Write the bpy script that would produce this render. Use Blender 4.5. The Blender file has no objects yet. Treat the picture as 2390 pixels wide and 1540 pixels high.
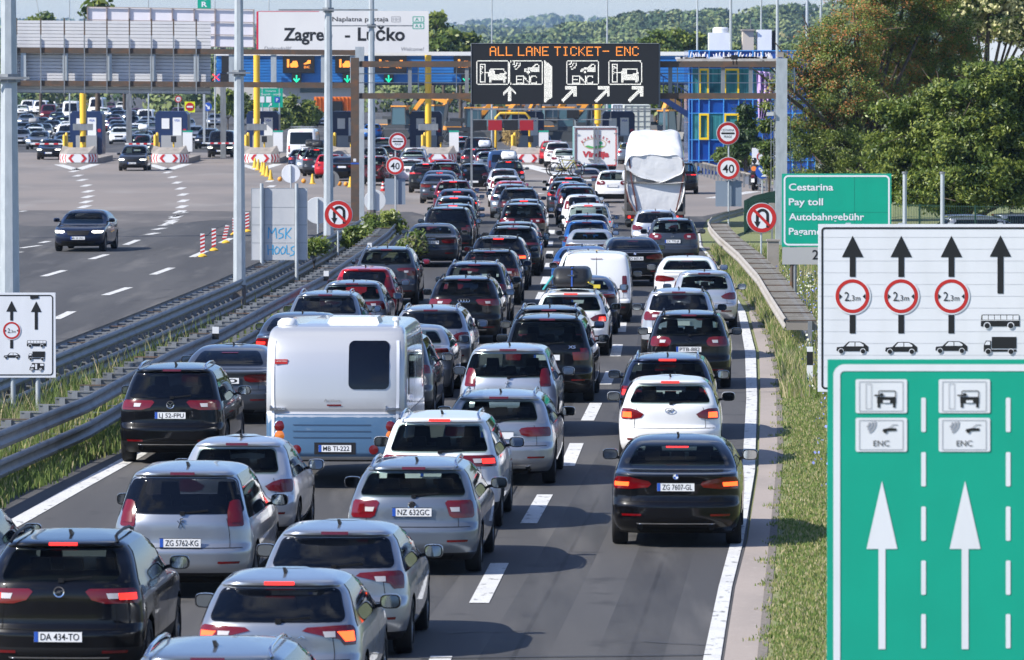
import bpy, bmesh, math, random
import numpy as np
from mathutils import Vector, Matrix
R = math.radians
random.seed(7)
RNG = np.random.default_rng(11)
D = bpy.data
SC = bpy.context.scene
COL = SC.collection

# ------------------------------------------------------------------ camera, sky, sun, exposure
F, HC, YH, CX, CY = 13278.0, 6.75, 152.0, 1195.0, 770.0     # 200 mm lens on a bridge 6.75 m above the road
PITCH = math.atan((CY - YH) / F)
cam = D.cameras.new("camera"); camo = D.objects.new("camera", cam); COL.objects.link(camo)
cam.sensor_width = 36.0; cam.lens = F / 2390.0 * 36.0
cam.clip_start = 1.0; cam.clip_end = 20000.0
camo.location = (0, 0, HC); camo.rotation_euler = (R(90) - PITCH, 0, 0)
cam.dof.use_dof = True; cam.dof.focus_distance = 118.0; cam.dof.aperture_fstop = 8.0
SC.camera = camo

SUN_EL, SUN_AZ = R(39), R(24)      # sun on the left, a little behind the camera
w = D.worlds.new("World"); SC.world = w; w.use_nodes = True
nt = w.node_tree; nt.nodes.clear()
sky = nt.nodes.new("ShaderNodeTexSky"); sky.sky_type = 'NISHITA'; sky.sun_disc = False
sky.sun_elevation = SUN_EL; sky.sun_rotation = R(270) - SUN_AZ
sky.air_density = 1.0; sky.dust_density = 0.2; sky.ozone_density = 3.0
bg = nt.nodes.new("ShaderNodeBackground"); bg.inputs[1].default_value = 0.092
out = nt.nodes.new("ShaderNodeOutputWorld")
tint = nt.nodes.new("ShaderNodeMix"); tint.data_type = 'RGBA'; tint.blend_type = 'MULTIPLY'; tint.inputs[0].default_value = 1.0
tint.inputs[7].default_value = (.90, .985, 1.27, 1); nt.links.new(sky.outputs[0], tint.inputs[6]); 
# fair weather clouds high in the sky (they show in the rear windows)
tcw = nt.nodes.new("ShaderNodeTexCoord"); cn = nt.nodes.new("ShaderNodeTexNoise"); cn.inputs["Scale"].default_value = 3.4; cn.inputs["Detail"].default_value = 9; cn.inputs["Roughness"].default_value = .62
cr_ = nt.nodes.new("ShaderNodeMapRange"); cr_.inputs[1].default_value = .53; cr_.inputs[2].default_value = .66; sx_ = nt.nodes.new("ShaderNodeSeparateXYZ"); er_ = nt.nodes.new("ShaderNodeMapRange"); er_.inputs[1].default_value = .16; er_.inputs[2].default_value = .34
ml_ = nt.nodes.new("ShaderNodeMath"); ml_.operation = 'MULTIPLY'; cm_ = nt.nodes.new("ShaderNodeMix"); cm_.data_type = 'RGBA'; cm_.inputs[7].default_value = (6.0, 6.3, 6.9, 1)
nt.links.new(tcw.outputs["Generated"], cn.inputs["Vector"]); nt.links.new(cn.outputs[0], cr_.inputs[0]); nt.links.new(tcw.outputs["Generated"], sx_.inputs[0]); nt.links.new(sx_.outputs[2], er_.inputs[0])
nt.links.new(cr_.outputs[0], ml_.inputs[0]); nt.links.new(er_.outputs[0], ml_.inputs[1]); nt.links.new(ml_.outputs[0], cm_.inputs[0]); nt.links.new(tint.outputs[2], cm_.inputs[6]); nt.links.new(cm_.outputs[2], bg.inputs[0]); nt.links.new(bg.outputs[0], out.inputs[0])
sun = D.lights.new("sun", 'SUN'); suno = D.objects.new("sun", sun); COL.objects.link(suno)
sun.energy = 5.0; sun.angle = R(0.5); sun.color = (1.0, 0.95, 0.86)
sd = Vector((math.cos(SUN_EL) * math.cos(SUN_AZ), math.cos(SUN_EL) * math.sin(SUN_AZ), -math.sin(SUN_EL)))
suno.rotation_euler = sd.to_track_quat('-Z', 'Y').to_euler(); suno.location = (-60, 60, 60)
SC.view_settings.view_transform = 'Standard'; SC.view_settings.look = 'None'
SC.view_settings.exposure = 0.58; SC.view_settings.gamma = 1.0
SC.render.engine = 'CYCLES'
SC.cycles.use_denoising = True
SC.cycles.max_bounces = 6; SC.cycles.diffuse_bounces = 2; SC.cycles.glossy_bounces = 4
SC.cycles.transparent_max_bounces = 8; SC.cycles.volume_bounces = 0
SC.cycles.sample_clamp_indirect = 4.0

# ------------------------------------------------------------------ picture measurements -> places
def ray(x, y):
    dx = (x - CX) / F; dy = -(y - CY) / F
    return dx, math.cos(PITCH) + dy * math.sin(PITCH), -math.sin(PITCH) + dy * math.cos(PITCH)
def P(x, y, Y):                      # the point seen at (x, y) that lies Y metres ahead
    a, b, c = ray(x, y); t = Y / b
    return Vector((a * t, Y, HC + c * t))
def G(x, y, z=0.0):                  # the ground point seen at (x, y)
    a, b, c = ray(x, y); t = (HC - z) / -c
    return Vector((a * t, b * t, z))
def ZS(s): return F / s              # distance at which one metre spans s pixels

# ------------------------------------------------------------------ materials
MATS = {}
def mat(name, col=(.5, .5, .5), rough=.5, metal=0.0, coat=0.0, emit=None, estr=1.0, spec=.5, noise=None, bump=None, trans=0.0):
    if name in MATS: return MATS[name]
    m = D.materials.new(name); m.use_nodes = True; MATS[name] = m
    n = m.node_tree.nodes; l = m.node_tree.links; b = n["Principled BSDF"]
    b.inputs["Base Color"].default_value = (*col, 1); b.inputs["Roughness"].default_value = rough
    b.inputs["Metallic"].default_value = metal; b.inputs["Coat Weight"].default_value = coat
    b.inputs["Coat Roughness"].default_value = .03
    b.inputs["Specular IOR Level"].default_value = spec
    if emit is not None:
        b.inputs["Emission Color"].default_value = (*emit, 1); b.inputs["Emission Strength"].default_value = estr
    if noise:                        # noise = list of (scale, detail, colour, low, high, stretch)
        tc = n.new("ShaderNodeTexCoord"); prev = None
        for (sc, det, c2, lo, hi, st) in noise:
            mp = n.new("ShaderNodeMapping"); mp.inputs["Scale"].default_value = st
            l.new(tc.outputs["Object"], mp.inputs[0])
            t = n.new("ShaderNodeTexNoise"); t.inputs["Scale"].default_value = sc; t.inputs["Detail"].default_value = det
            l.new(mp.outputs[0], t.inputs["Vector"])
            r = n.new("ShaderNodeMapRange"); r.inputs[1].default_value = lo; r.inputs[2].default_value = hi
            l.new(t.outputs[0], r.inputs[0])
            mx = n.new("ShaderNodeMix"); mx.data_type = 'RGBA'
            l.new(r.outputs[0], mx.inputs[0])
            if prev is None: mx.inputs[6].default_value = (*col, 1)
            else: l.new(prev, mx.inputs[6])
            mx.inputs[7].default_value = (*c2, 1); prev = mx.outputs[2]
        l.new(prev, b.inputs["Base Color"])
    if bump:
        tc = n.new("ShaderNodeTexCoord"); t = n.new("ShaderNodeTexNoise"); t.inputs["Scale"].default_value = bump[0]; t.inputs["Detail"].default_value = 4
        l.new(tc.outputs["Object"], t.inputs["Vector"])
        bp = n.new("ShaderNodeBump"); bp.inputs["Strength"].default_value = bump[1]; bp.inputs["Distance"].default_value = bump[2]
        l.new(t.outputs[0], bp.inputs["Height"]); l.new(bp.outputs[0], b.inputs["Normal"])
    if trans:
        tr = n.new("ShaderNodeBsdfTranslucent"); ms = n.new("ShaderNodeMixShader"); ms.inputs[0].default_value = trans
        tr.inputs[0].default_value = (*[min(1, c * 1.6) for c in col], 1)
        l.new(b.outputs[0], ms.inputs[1]); l.new(tr.outputs[0], ms.inputs[2]); l.new(ms.outputs[0], n["Material Output"].inputs[0])
    return m

# car paint takes its colour from the object that wears it (alpha = how metallic it is)
def make_paint():
    m = D.materials.new("car_paint"); m.use_nodes = True; MATS["car_paint"] = m
    n = m.node_tree.nodes; l = m.node_tree.links; b = n["Principled BSDF"]
    oi = n.new("ShaderNodeObjectInfo"); l.new(oi.outputs["Color"], b.inputs["Base Color"])
    l.new(oi.outputs["Alpha"], b.inputs["Metallic"])
    b.inputs["Specular IOR Level"].default_value = .08; b.inputs["Roughness"].default_value = .34; b.inputs["Coat Weight"].default_value = 1.0
    b.inputs["Coat Roughness"].default_value = .04; b.inputs["Coat IOR"].default_value = 1.40
    tc = n.new("ShaderNodeTexCoord"); t = n.new("ShaderNodeTexNoise"); t.inputs["Scale"].default_value = 2.2; t.inputs["Detail"].default_value = 3
    l.new(tc.outputs["Object"], t.inputs["Vector"])
    bp = n.new("ShaderNodeBump"); bp.inputs["Strength"].default_value = .12; bp.inputs["Distance"].default_value = .02
    l.new(t.outputs[0], bp.inputs["Height"]); l.new(bp.outputs[0], b.inputs["Coat Normal"])
    return m
PAINT = make_paint()
GLASS = mat("tinted_glass", (.003, .004, .008), .04, coat=0, spec=.45)
def see_through(name, clear, tint):
    m = mat(name, (.002, .003, .006), .04, spec=.45); n = m.node_tree.nodes; l = m.node_tree.links
    t = n.new("ShaderNodeBsdfTransparent"); t.inputs[0].default_value = (*tint, 1); x = n.new("ShaderNodeMixShader"); x.inputs[0].default_value = clear
    l.new(n["Principled BSDF"].outputs[0], x.inputs[1]); l.new(t.outputs[0], x.inputs[2]); l.new(x.outputs[0], n["Material Output"].inputs[0]); return m
REARG = see_through("rear_glass", .74, (.72, .82, .78)); PRIVG = see_through("privacy_glass", .16, (.5, .5, .55)); FRONTG = see_through("windscreen_glass", .72, (.80, .90, .86))
SEATM = mat("seat_cloth", (.03, .03, .033), .8)
PLASTIC = mat("black_plastic", (.008, .008, .009), .5, spec=.3)
UNDER = mat("dark_underbody", (.006, .006, .006), .8, spec=.2)
TYRE = mat("tyre_rubber", (.012, .012, .013), .75, spec=.3)
RIM = mat("alloy_rim", (.35, .36, .38), .3, .9)
DIMRED = mat("dark_red_lens", (.10, .004, .006), .15, coat=1)
REDL = mat("red_lens", (.13, .002, .004), .14, coat=.6)
REDON = mat("lit_red_lens", (.4, .01, .01), .2, emit=(1.0, .03, .02), estr=1.6)
REDHOT = mat("lit_brake_lamp", (.5, .05, .02), .2, emit=(1.0, .085, .015), estr=2.6)
CLEAR = mat("clear_lens", (.55, .52, .52), .12, coat=1)
AMBER = mat("amber_lens", (.75, .20, .02), .15, coat=1)
CHROME = mat("chrome", (.75, .76, .78), .12, 1.0)
MIRROR = mat("mirror_glass", (.62, .68, .70), .03, 1.0)
WHITE = mat("white_plate", (.78, .79, .80), .35)
BLACK = mat("black_paint", (.012, .012, .013), .45)
EUBLUE = mat("blue_band", (.02, .09, .45), .4)
RED = mat("sign_red", (.50, .022, .018), .4)
SIGNW = mat("sign_white", (.74, .76, .80), .4, noise=[(3, 4, (.68, .70, .73), .45, .75, (1, 1, .3))])
SIGNG = mat("sign_green", (.0, .36, .24), .4, noise=[(1.5, 4, (.0, .33, .22), .4, .7, (1, 1, 1))])
GALV = mat("galvanised_steel", (.46, .50, .53), .5, .3, noise=[(6, 4, (.38, .42, .45), .4, .7, (1, 1, .4)), (40, 2, (.55, .58, .60), .6, .8, (1, 1, .2))])
RAIL = mat("crash_rail", (.21, .22, .235), .5, .2, noise=[(1.5, 5, (.13, .135, .145), .45, .7, (1, 1, 1)), (9, 4, (.28, .27, .25), .6, .8, (1, 1, .5))])
GALVD = mat("dull_galvanised_steel", (.25, .27, .29), .6, .3, noise=[(4, 5, (.17, .18, .20), .4, .7, (1, 1, .3))])
RUST = mat("rusty_steel", (.10, .075, .058), .7, .1, noise=[(5, 5, (.16, .085, .05), .45, .7, (.6, 1, 1)), (2, 4, (.07, .06, .055), .5, .75, (.5, 1, 1))])
CONC = mat("concrete", (.31, .28, .25), .85, noise=[(3, 6, (.22, .20, .18), .45, .75, (1, 1, 1))])
YEL = mat("yellow_paint", (.80, .50, .04), .4, noise=[(1.2, 5, (.68, .42, .05), .45, .7, (1, 1, .3))])
DKBLUE = mat("dark_blue_panel", (.012, .03, .10), .35)
BLUEP = mat("bright_blue_panel", (.02, .17, .55), .35)
LEDBLK = mat("led_board", (.010, .011, .014), .55)
LEDW = mat("led_white", (.8, .8, .75), .4, emit=(1, .97, .88), estr=.62)
LEDO = mat("led_amber", (.8, .3, .05), .4, emit=(1, .27, .03), estr=.85)
LEDR = mat("led_red", (.8, .05, .05), .4, emit=(1, .02, .07), estr=.8)
LEDG = mat("led_green", (.05, .8, .4), .4, emit=(0, .78, .42), estr=.6)
HEADON = mat("lit_headlamp", (.9, .9, .85), .2, emit=(1, .95, .8), estr=2.5)
WPAINT = mat("road_paint_white", (.62, .62, .60), .7, noise=[(1.2, 3, (.5, .5, .49), .5, .8, (1, 1, 1)), (7, 8, (.20, .20, .20), .58, .68, (1, .35, 1)), (40, 3, (.35, .35, .34), .55, .75, (1, 1, 1))])

# ------------------------------------------------------------------ mesh building
def tag(o, label=None, cat=None, group=None, kind=None):
    if label: o["label"] = label
    if cat: o["category"] = cat
    if group: o["group"] = group
    if kind: o["kind"] = kind
    return o
def link(name, data, parent=None, loc=None, rz=0.0, color=None):
    o = D.objects.new(name, data); COL.objects.link(o)
    if parent is not None: o.parent = parent
    if loc is not None: o.location = loc
    if rz: o.rotation_euler[2] = rz
    if color is not None: o.color = color
    return o
def empty(name, loc=(0, 0, 0), rz=0.0, label=None, cat=None, group=None):
    o = link(name, None, None, loc, rz); o.empty_display_size = .3
    return tag(o, label, cat, group)
ORI = Vector((0, 0, 0))
class MB:
    def __init__(s): s.v = []; s.f = []; s.m = []; s.mats = []; s.cur = 0
    def use(s, m):
        if m not in s.mats: s.mats.append(m)
        s.cur = s.mats.index(m); return s
    def add(s, vs, fs):
        o = len(s.v); s.v += [tuple(v) for v in vs]
        for f in fs: s.f.append(tuple(i + o for i in f)); s.m.append(s.cur)
        return s
    def box(s, c, d, rz=0.0, rx=0.0, ry=0.0, taper=1.0):
        M = Matrix.Rotation(rz, 3, 'Z') @ Matrix.Rotation(ry, 3, 'Y') @ Matrix.Rotation(rx, 3, 'X')
        vs = []
        for k in (-1, 1):
            t = taper if k > 0 else 1.0
            for (i, j) in ((-1, -1), (1, -1), (1, 1), (-1, 1)):
                vs.append(M @ Vector((i * d[0] / 2 * t, j * d[1] / 2 * t, k * d[2] / 2)) + Vector(c))
        return s.add(vs, [(3, 2, 1, 0), (4, 5, 6, 7), (0, 1, 5, 4), (1, 2, 6, 5), (2, 3, 7, 6), (3, 0, 4, 7)])
    def bar(s, p, q, w, h=None, up=(0, 0, 1)):
        p, q = Vector(p), Vector(q); d = (q - p).normalized(); u = Vector(up)
        a = d.cross(u)
        if a.length < 1e-4: a = d.cross(Vector((0, 1, 0)))
        a.normalize(); b = a.cross(d); h = h or w
        vs = []
        for e in (p, q):
            for (i, j) in ((-1, -1), (1, -1), (1, 1), (-1, 1)): vs.append(e + a * i * w / 2 + b * j * h / 2)
        return s.add(vs, [(0, 1, 2, 3), (7, 6, 5, 4), (4, 5, 1, 0), (5, 6, 2, 1), (6, 7, 3, 2), (7, 4, 0, 3)])
    def tube(s, pts, rad, n=8, cap=True):
        pts = [Vector(p) for p in pts]; k = len(pts)
        rad = [rad] * k if not hasattr(rad, '__len__') else rad
        vs = []; ref = Vector((0, 0, 1))
        for i, p in enumerate(pts):
            d = (pts[min(i + 1, k - 1)] - pts[max(i - 1, 0)]).normalized()
            a = d.cross(ref)
            if a.length < .05: a = d.cross(Vector((0, 1, 0)))
            a.normalize(); b = a.cross(d)
            for j in range(n):
                t = 2 * math.pi * (j + .5) / n
                vs.append(p + (a * math.cos(t) + b * math.sin(t)) * rad[i])
        fs = [(i * n + j, i * n + (j + 1) % n, (i + 1) * n + (j + 1) % n, (i + 1) * n + j) for i in range(k - 1) for j in range(n)]
        if cap: fs += [tuple(range(n - 1, -1, -1)), tuple(range((k - 1) * n, k * n))]
        return s.add(vs, fs)
    def lathe(s, prof, c, axis='Z', n=20, a0=0.0, a1=2 * math.pi):
        full = abs(a1 - a0 - 2 * math.pi) < 1e-6; k = n if full else n + 1; vs = []
        for (r, h) in prof:
            for j in range(k):
                t = a0 + (a1 - a0) * j / n; x, y = r * math.cos(t), r * math.sin(t)
                v = (x, y, h) if axis == 'Z' else ((h, x, y) if axis == 'X' else (x, h, y))
                vs.append(Vector(v) + Vector(c))
        fs = []
        for i in range(len(prof) - 1):
            for j in range(n):
                j2 = (j + 1) % k if full else j + 1
                fs.append((i * k + j, i * k + j2, (i + 1) * k + j2, (i + 1) * k + j))
        return s.add(vs, fs)
    def poly(s, pts): return s.add(pts, [tuple(range(len(pts)))])
    def prism(s, pts, off):          # closed outline pushed along off
        n = len(pts); off = Vector(off); pts = [Vector(p) for p in pts]
        return s.add(pts + [p + off for p in pts], [tuple(range(n - 1, -1, -1)), tuple(range(n, 2 * n))] + [(i, (i + 1) % n, n + (i + 1) % n, n + i) for i in range(n)])
    def grid(s, rows):
        k = len(rows[0]); vs = [p for r in rows for p in r]
        return s.add(vs, [(i * k + j, i * k + j + 1, (i + 1) * k + j + 1, (i + 1) * k + j) for i in range(len(rows) - 1) for j in range(k - 1)])
    def mesh(s, name, smooth=None):
        me = D.meshes.new(name); me.from_pydata(s.v, [], s.f)
        for m in s.mats: me.materials.append(m)
        me.polygons.foreach_set("material_index", s.m)
        if smooth is not None:
            me.polygons.foreach_set("use_smooth", [True] * len(s.f)); me.update()
            me.set_sharp_from_angle(angle=R(smooth))
        me.update(); return me
    def obj(s, name, parent=None, smooth=None, loc=None, rz=0.0, color=None):
        return link(name, s.mesh(name, smooth), parent, loc, rz, color)
def recalc(me):
    b = bmesh.new(); b.from_mesh(me); bmesh.ops.recalc_face_normals(b, faces=b.faces); b.to_mesh(me); b.free(); return me
def big_mesh(name, V, Fq, mats, mi=None, smooth=False):       # fast path for foliage and grass (quads or triangles)
    me = D.meshes.new(name); k = Fq.shape[1]
    me.vertices.add(len(V)); me.vertices.foreach_set("co", V.astype(np.float32).ravel())
    me.loops.add(Fq.size); me.loops.foreach_set("vertex_index", Fq.astype(np.int32).ravel())
    me.polygons.add(len(Fq)); me.polygons.foreach_set("loop_start", np.arange(0, Fq.size, k, dtype=np.int32))
    try: me.polygons.foreach_set("loop_total", np.full(len(Fq), k, dtype=np.int32))
    except Exception: pass
    for m in mats: me.materials.append(m)
    if mi is not None: me.polygons.foreach_set("material_index", mi.astype(np.int32))
    if smooth: me.polygons.foreach_set("use_smooth", np.ones(len(Fq), dtype=bool))
    me.update(); me.validate(); return me

# ------------------------------------------------------------------ lettering
_TX = {}
def text2d(s, bold=0.0, shear=0.0, spacing=1.0):
    key = (s, bold, shear, spacing)
    if key in _TX: return _TX[key]
    c = D.curves.new("lettering", 'FONT'); c.body = s; c.size = 1.0; c.offset = bold; c.shear = shear
    c.space_character = spacing; c.resolution_u = 3; c.fill_mode = 'FRONT'
    o = D.objects.new("lettering", c); me = o.to_mesh()
    v = [(p.co.x, p.co.y) for p in me.vertices]; f = [tuple(p.vertices) for p in me.polygons]
    o.to_mesh_clear(); D.objects.remove(o); D.curves.remove(c)
    _TX[key] = (v, f); return v, f
def text_pts(s, x, y, h, w=None, align='C', **k):            # h = height of a capital; returns 2-D points and faces
    v, f = text2d(s, **k); a = np.array(v); cap = .729
    x0, x1 = a[:, 0].min(), a[:, 0].max(); sc = h / cap
    sx = sc if w is None else w / (x1 - x0)
    ax = {'L': x0, 'C': (x0 + x1) / 2, 'R': x1}[align]
    return [(x + (p[0] - ax) * sx, y + p[1] * sc) for p in v], f
# ------------------------------------------------------------------ cars
def pchip(xs, ys):
    xs = np.array(xs, float); ys = np.array(ys, float); h = np.diff(xs); d = np.diff(ys) / h
    m = np.zeros_like(ys); m[0], m[-1] = d[0], d[-1]
    for i in range(1, len(xs) - 1):
        if d[i - 1] * d[i] > 0:
            w1, w2 = 2 * h[i] + h[i - 1], h[i] + 2 * h[i - 1]; m[i] = (w1 + w2) / (w1 / d[i - 1] + w2 / d[i])
    def f(x):
        x = min(max(x, xs[0]), xs[-1]); i = min(max(int(np.searchsorted(xs, x)) - 1, 0), len(xs) - 2)
        t = (x - xs[i]) / h[i]
        return ((1 + 2 * t) * (1 - t) ** 2 * ys[i] + t * (1 - t) ** 2 * h[i] * m[i] + t * t * (3 - 2 * t) * ys[i + 1] + t * t * (t - 1) * h[i] * m[i + 1])
    return f

class Shell:
    """A car body as a stack of rounded outlines: rear, front and half width are curves of the height."""
    def __init__(s, rear, front, width, L, H, dr=.42, df=.55, n=2.7, ng=2.9, taper=.05, zb=1.0):
        s.L, s.H, s.n0, s.n1, s.tp, s.zb = L, H, n, ng, taper, zb
        s.yr = pchip(*zip(*rear)); s.yf = pchip(*zip(*front)); s.w = pchip(*zip(*width))
        s.dr0, s.df0 = dr, df
        zs = sorted(set([p[0] for p in rear] + [p[0] for p in front] + [p[0] for p in width])); s.zc = [zs[0]]
        for a, b in zip(zs[:-1], zs[1:]):
            k = 3 if b - a > .06 else (2 if b - a > .015 else 1)
            s.zc += [a + (b - a) * i / k for i in range(1, k + 1)]
    def par(s, z):
        yr, yf, w = s.yr(z), s.yf(z), s.w(z); ln = yf - yr
        k = min(max((z - s.zb) / .25, 0), 1); n = s.n0 + (s.n1 - s.n0) * k
        return yr, yf, w, min(s.dr0, ln * .42), min(s.df0, ln * .42), n
    def tx(s, x, y): return x * (1 - s.tp * ((y - s.L * .5) / (s.L * .5)) ** 2)
    def half(s, z, nr=9, ns=9, nf=8):
        yr, yf, w, dr, df, n = s.par(z); pts = []
        for i in range(nr + 1):
            t = math.pi / 2 * i / nr
            pts.append((w * math.sin(t) ** (2 / n), yr + dr * (1 - math.cos(t) ** (2 / n) if t < 1.57 else 1)))
        for i in range(1, ns): pts.append((w, yr + dr + (yf - df - yr - dr) * i / ns))
        for i in range(nf + 1):
            t = math.pi / 2 * (1 - i / nf)
            pts.append((w * math.sin(t) ** (2 / n) if t > 1e-6 else 0.0, yf - df * (1 - math.cos(t) ** (2 / n) if t < 1.57 else 1)))
        return [(s.tx(x, y), y) for x, y in pts]
    def rear(s, x, z):
        yr, yf, w, dr, df, n = s.par(z); q = min(abs(x) / w, .999)
        y = yr + dr * (1 - (1 - q ** n) ** (1 / n)); return Vector((s.tx(x, y), y, z))
    def front(s, x, z):
        yr, yf, w, dr, df, n = s.par(z); q = min(abs(x) / w, .999)
        y = yf - df * (1 - (1 - q ** n) ** (1 / n)); return Vector((s.tx(x, y), y, z))
    def side(s, y, z, sg=1):
        yr, yf, w, dr, df, n = s.par(z); x = w
        if y < yr + dr: t = max(0, 1 - (y - yr) / dr); x = w * max(0, 1 - t ** n) ** (1 / n)
        elif y > yf - df: t = max(0, 1 - (yf - y) / df); x = w * max(0, 1 - t ** n) ** (1 / n)
        return Vector((sg * s.tx(x, y), y, z))
    def arc(s, z, a, sg=1):          # a = metres along the skin from the rear corner (negative: towards the middle)
        pts = s._poly(z); c = pts[1]; L0 = pts[2]
        d = min(max(L0 + a, 0), c[-1]); i = min(max(int(np.searchsorted(c, d)) - 1, 0), len(c) - 2)
        t = (d - c[i]) / max(c[i + 1] - c[i], 1e-9); p, q = pts[0][i], pts[0][i + 1]
        return Vector((sg * (p[0] + (q[0] - p[0]) * t), p[1] + (q[1] - p[1]) * t, z))
    def _poly(s, z):
        key = round(z, 5)
        if not hasattr(s, 'cache'): s.cache = {}
        if key in s.cache: return s.cache[key]
        p = s.half(z, 28, 6, 8); c = [0.0]
        for a, b in zip(p[:-1], p[1:]): c.append(c[-1] + math.hypot(b[0] - a[0], b[1] - a[1]))
        k = int(28 * .62); s.cache[key] = (p, c, c[k]); return s.cache[key]
    def mesh(s, plastic_z, arches, name="body", cabin=None):
        loops = []
        for z in s.zc:
            h = s.half(z); loop = [(x, y, z) for x, y in h] + [(-x, y, z) for x, y in h[-2:0:-1]]; loops.append(loop)
        k = len(loops[0]); vs = [v for l in loops for v in l]; fs = []; mi = []
        for i in range(len(loops) - 1):
            for j in range(k):
                fs.append((i * k + j, i * k + (j + 1) % k, (i + 1) * k + (j + 1) % k, (i + 1) * k + j))
                mi.append(1 if (s.zc[i] + s.zc[i + 1]) / 2 < plastic_z else 0)
        fs.append(tuple(range(k - 1, -1, -1))); mi.append(1); fs.append(tuple(range((len(loops) - 1) * k, len(loops) * k))); mi.append(0)
        me = D.meshes.new(name); me.from_pydata(vs, [], fs)
        me.materials.append(PAINT); me.materials.append(PLASTIC); me.materials.append(UNDER)
        me.polygons.foreach_set("material_index", mi); me.update()
        c = MB().use(PAINT).use(PLASTIC).use(UNDER)
        for (y, r, x0, zc) in arches:
            for sg in (-1, 1):
                n = 28; ring = [(y + r * math.cos(2 * math.pi * t / n), zc + r * math.sin(2 * math.pi * t / n)) for t in range(n)]
                pts = [(sg * x0, a, b) for a, b in ring]
                c.prism(pts if sg < 0 else pts[::-1], (sg * .8, 0, 0))
        if cabin:
            rows, y1 = cabin; pts = [(b_, -.6, z) for z, a, b_ in rows] + [(a, -.6, z) for z, a, b_ in rows[::-1]]; c.prism(pts, (0, y1 + .6, 0))
        cm = c.mesh("arch"); recalc(cm)
        bo = D.objects.new("tmp", me); co = D.objects.new("tmp_cut", cm); COL.objects.link(bo); COL.objects.link(co)
        md = bo.modifiers.new("b", 'BOOLEAN'); md.operation = 'DIFFERENCE'; md.object = co; md.solver = 'EXACT'
        try: md.material_mode = 'TRANSFER'
        except Exception: pass
        dg = bpy.context.evaluated_depsgraph_get(); dg.update()
        res = D.meshes.new_from_object(bo.evaluated_get(dg)); res.name = name
        D.objects.remove(bo); D.objects.remove(co); D.meshes.remove(me); D.meshes.remove(cm)
        res.polygons.foreach_set("use_smooth", [True] * len(res.polygons)); res.set_sharp_from_angle(angle=R(34)); res.update()
        return res

def rowpts(rows, k):                 # refine rows of (z, a, b)
    out = []
    for r0, r1 in zip(rows[:-1], rows[1:]):
        for i in range(k): t = i / k; out.append(tuple(r0[j] + (r1[j] - r0[j]) * t for j in range(3)))
    out.append(rows[-1]); return out
def skin(mb, fn, rows, nx=8, k=2, off=.005, sg=1):
    """A patch lying off metres proud of the shell; fn(a, z) gives the skin point."""
    rr = rowpts(rows, k); g = []; c = Vector((0, 2.2, .7))
    for z, a, b in rr:
        line = []
        for i in range(nx + 1):
            t = a + (b - a) * i / nx; p = fn(t, z); e = .012
            du = fn(t + e, z) - fn(t - e, z); dv = fn(t, z + e) - fn(t, z - e)
            nrm = du.cross(dv)
            if nrm.length < 1e-9: nrm = p - c
            nrm.normalize()
            if nrm.dot(p - c) < 0: nrm = -nrm
            line.append(p + nrm * off)
        g.append(line)
    # make every face look outwards
    p0, p1, p2 = g[0][0], g[0][1], g[1][0]; nn = (p1 - p0).cross(p2 - p0)
    if nn.dot(p0 - c) < 0: g = g[::-1]
    mb.grid(g); return mb
def round_rows(z0, z1, w0, w1, r, n=4):
    zs = [z0 + r * (1 - math.cos(math.pi / 2 * i / n)) for i in range(n + 1)] + [z1 - r * (1 - math.cos(math.pi / 2 * i / n)) for i in range(n, -1, -1)]
    out = []
    for z in zs:
        w = w0 + (w1 - w0) * (z - z0) / (z1 - z0); d = min(z - z0, z1 - z)
        if d < r: w -= r * (1 - math.sqrt(max(0, 1 - ((r - d) / r) ** 2)))
        out.append((z, -w, w))
    return out

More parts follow.
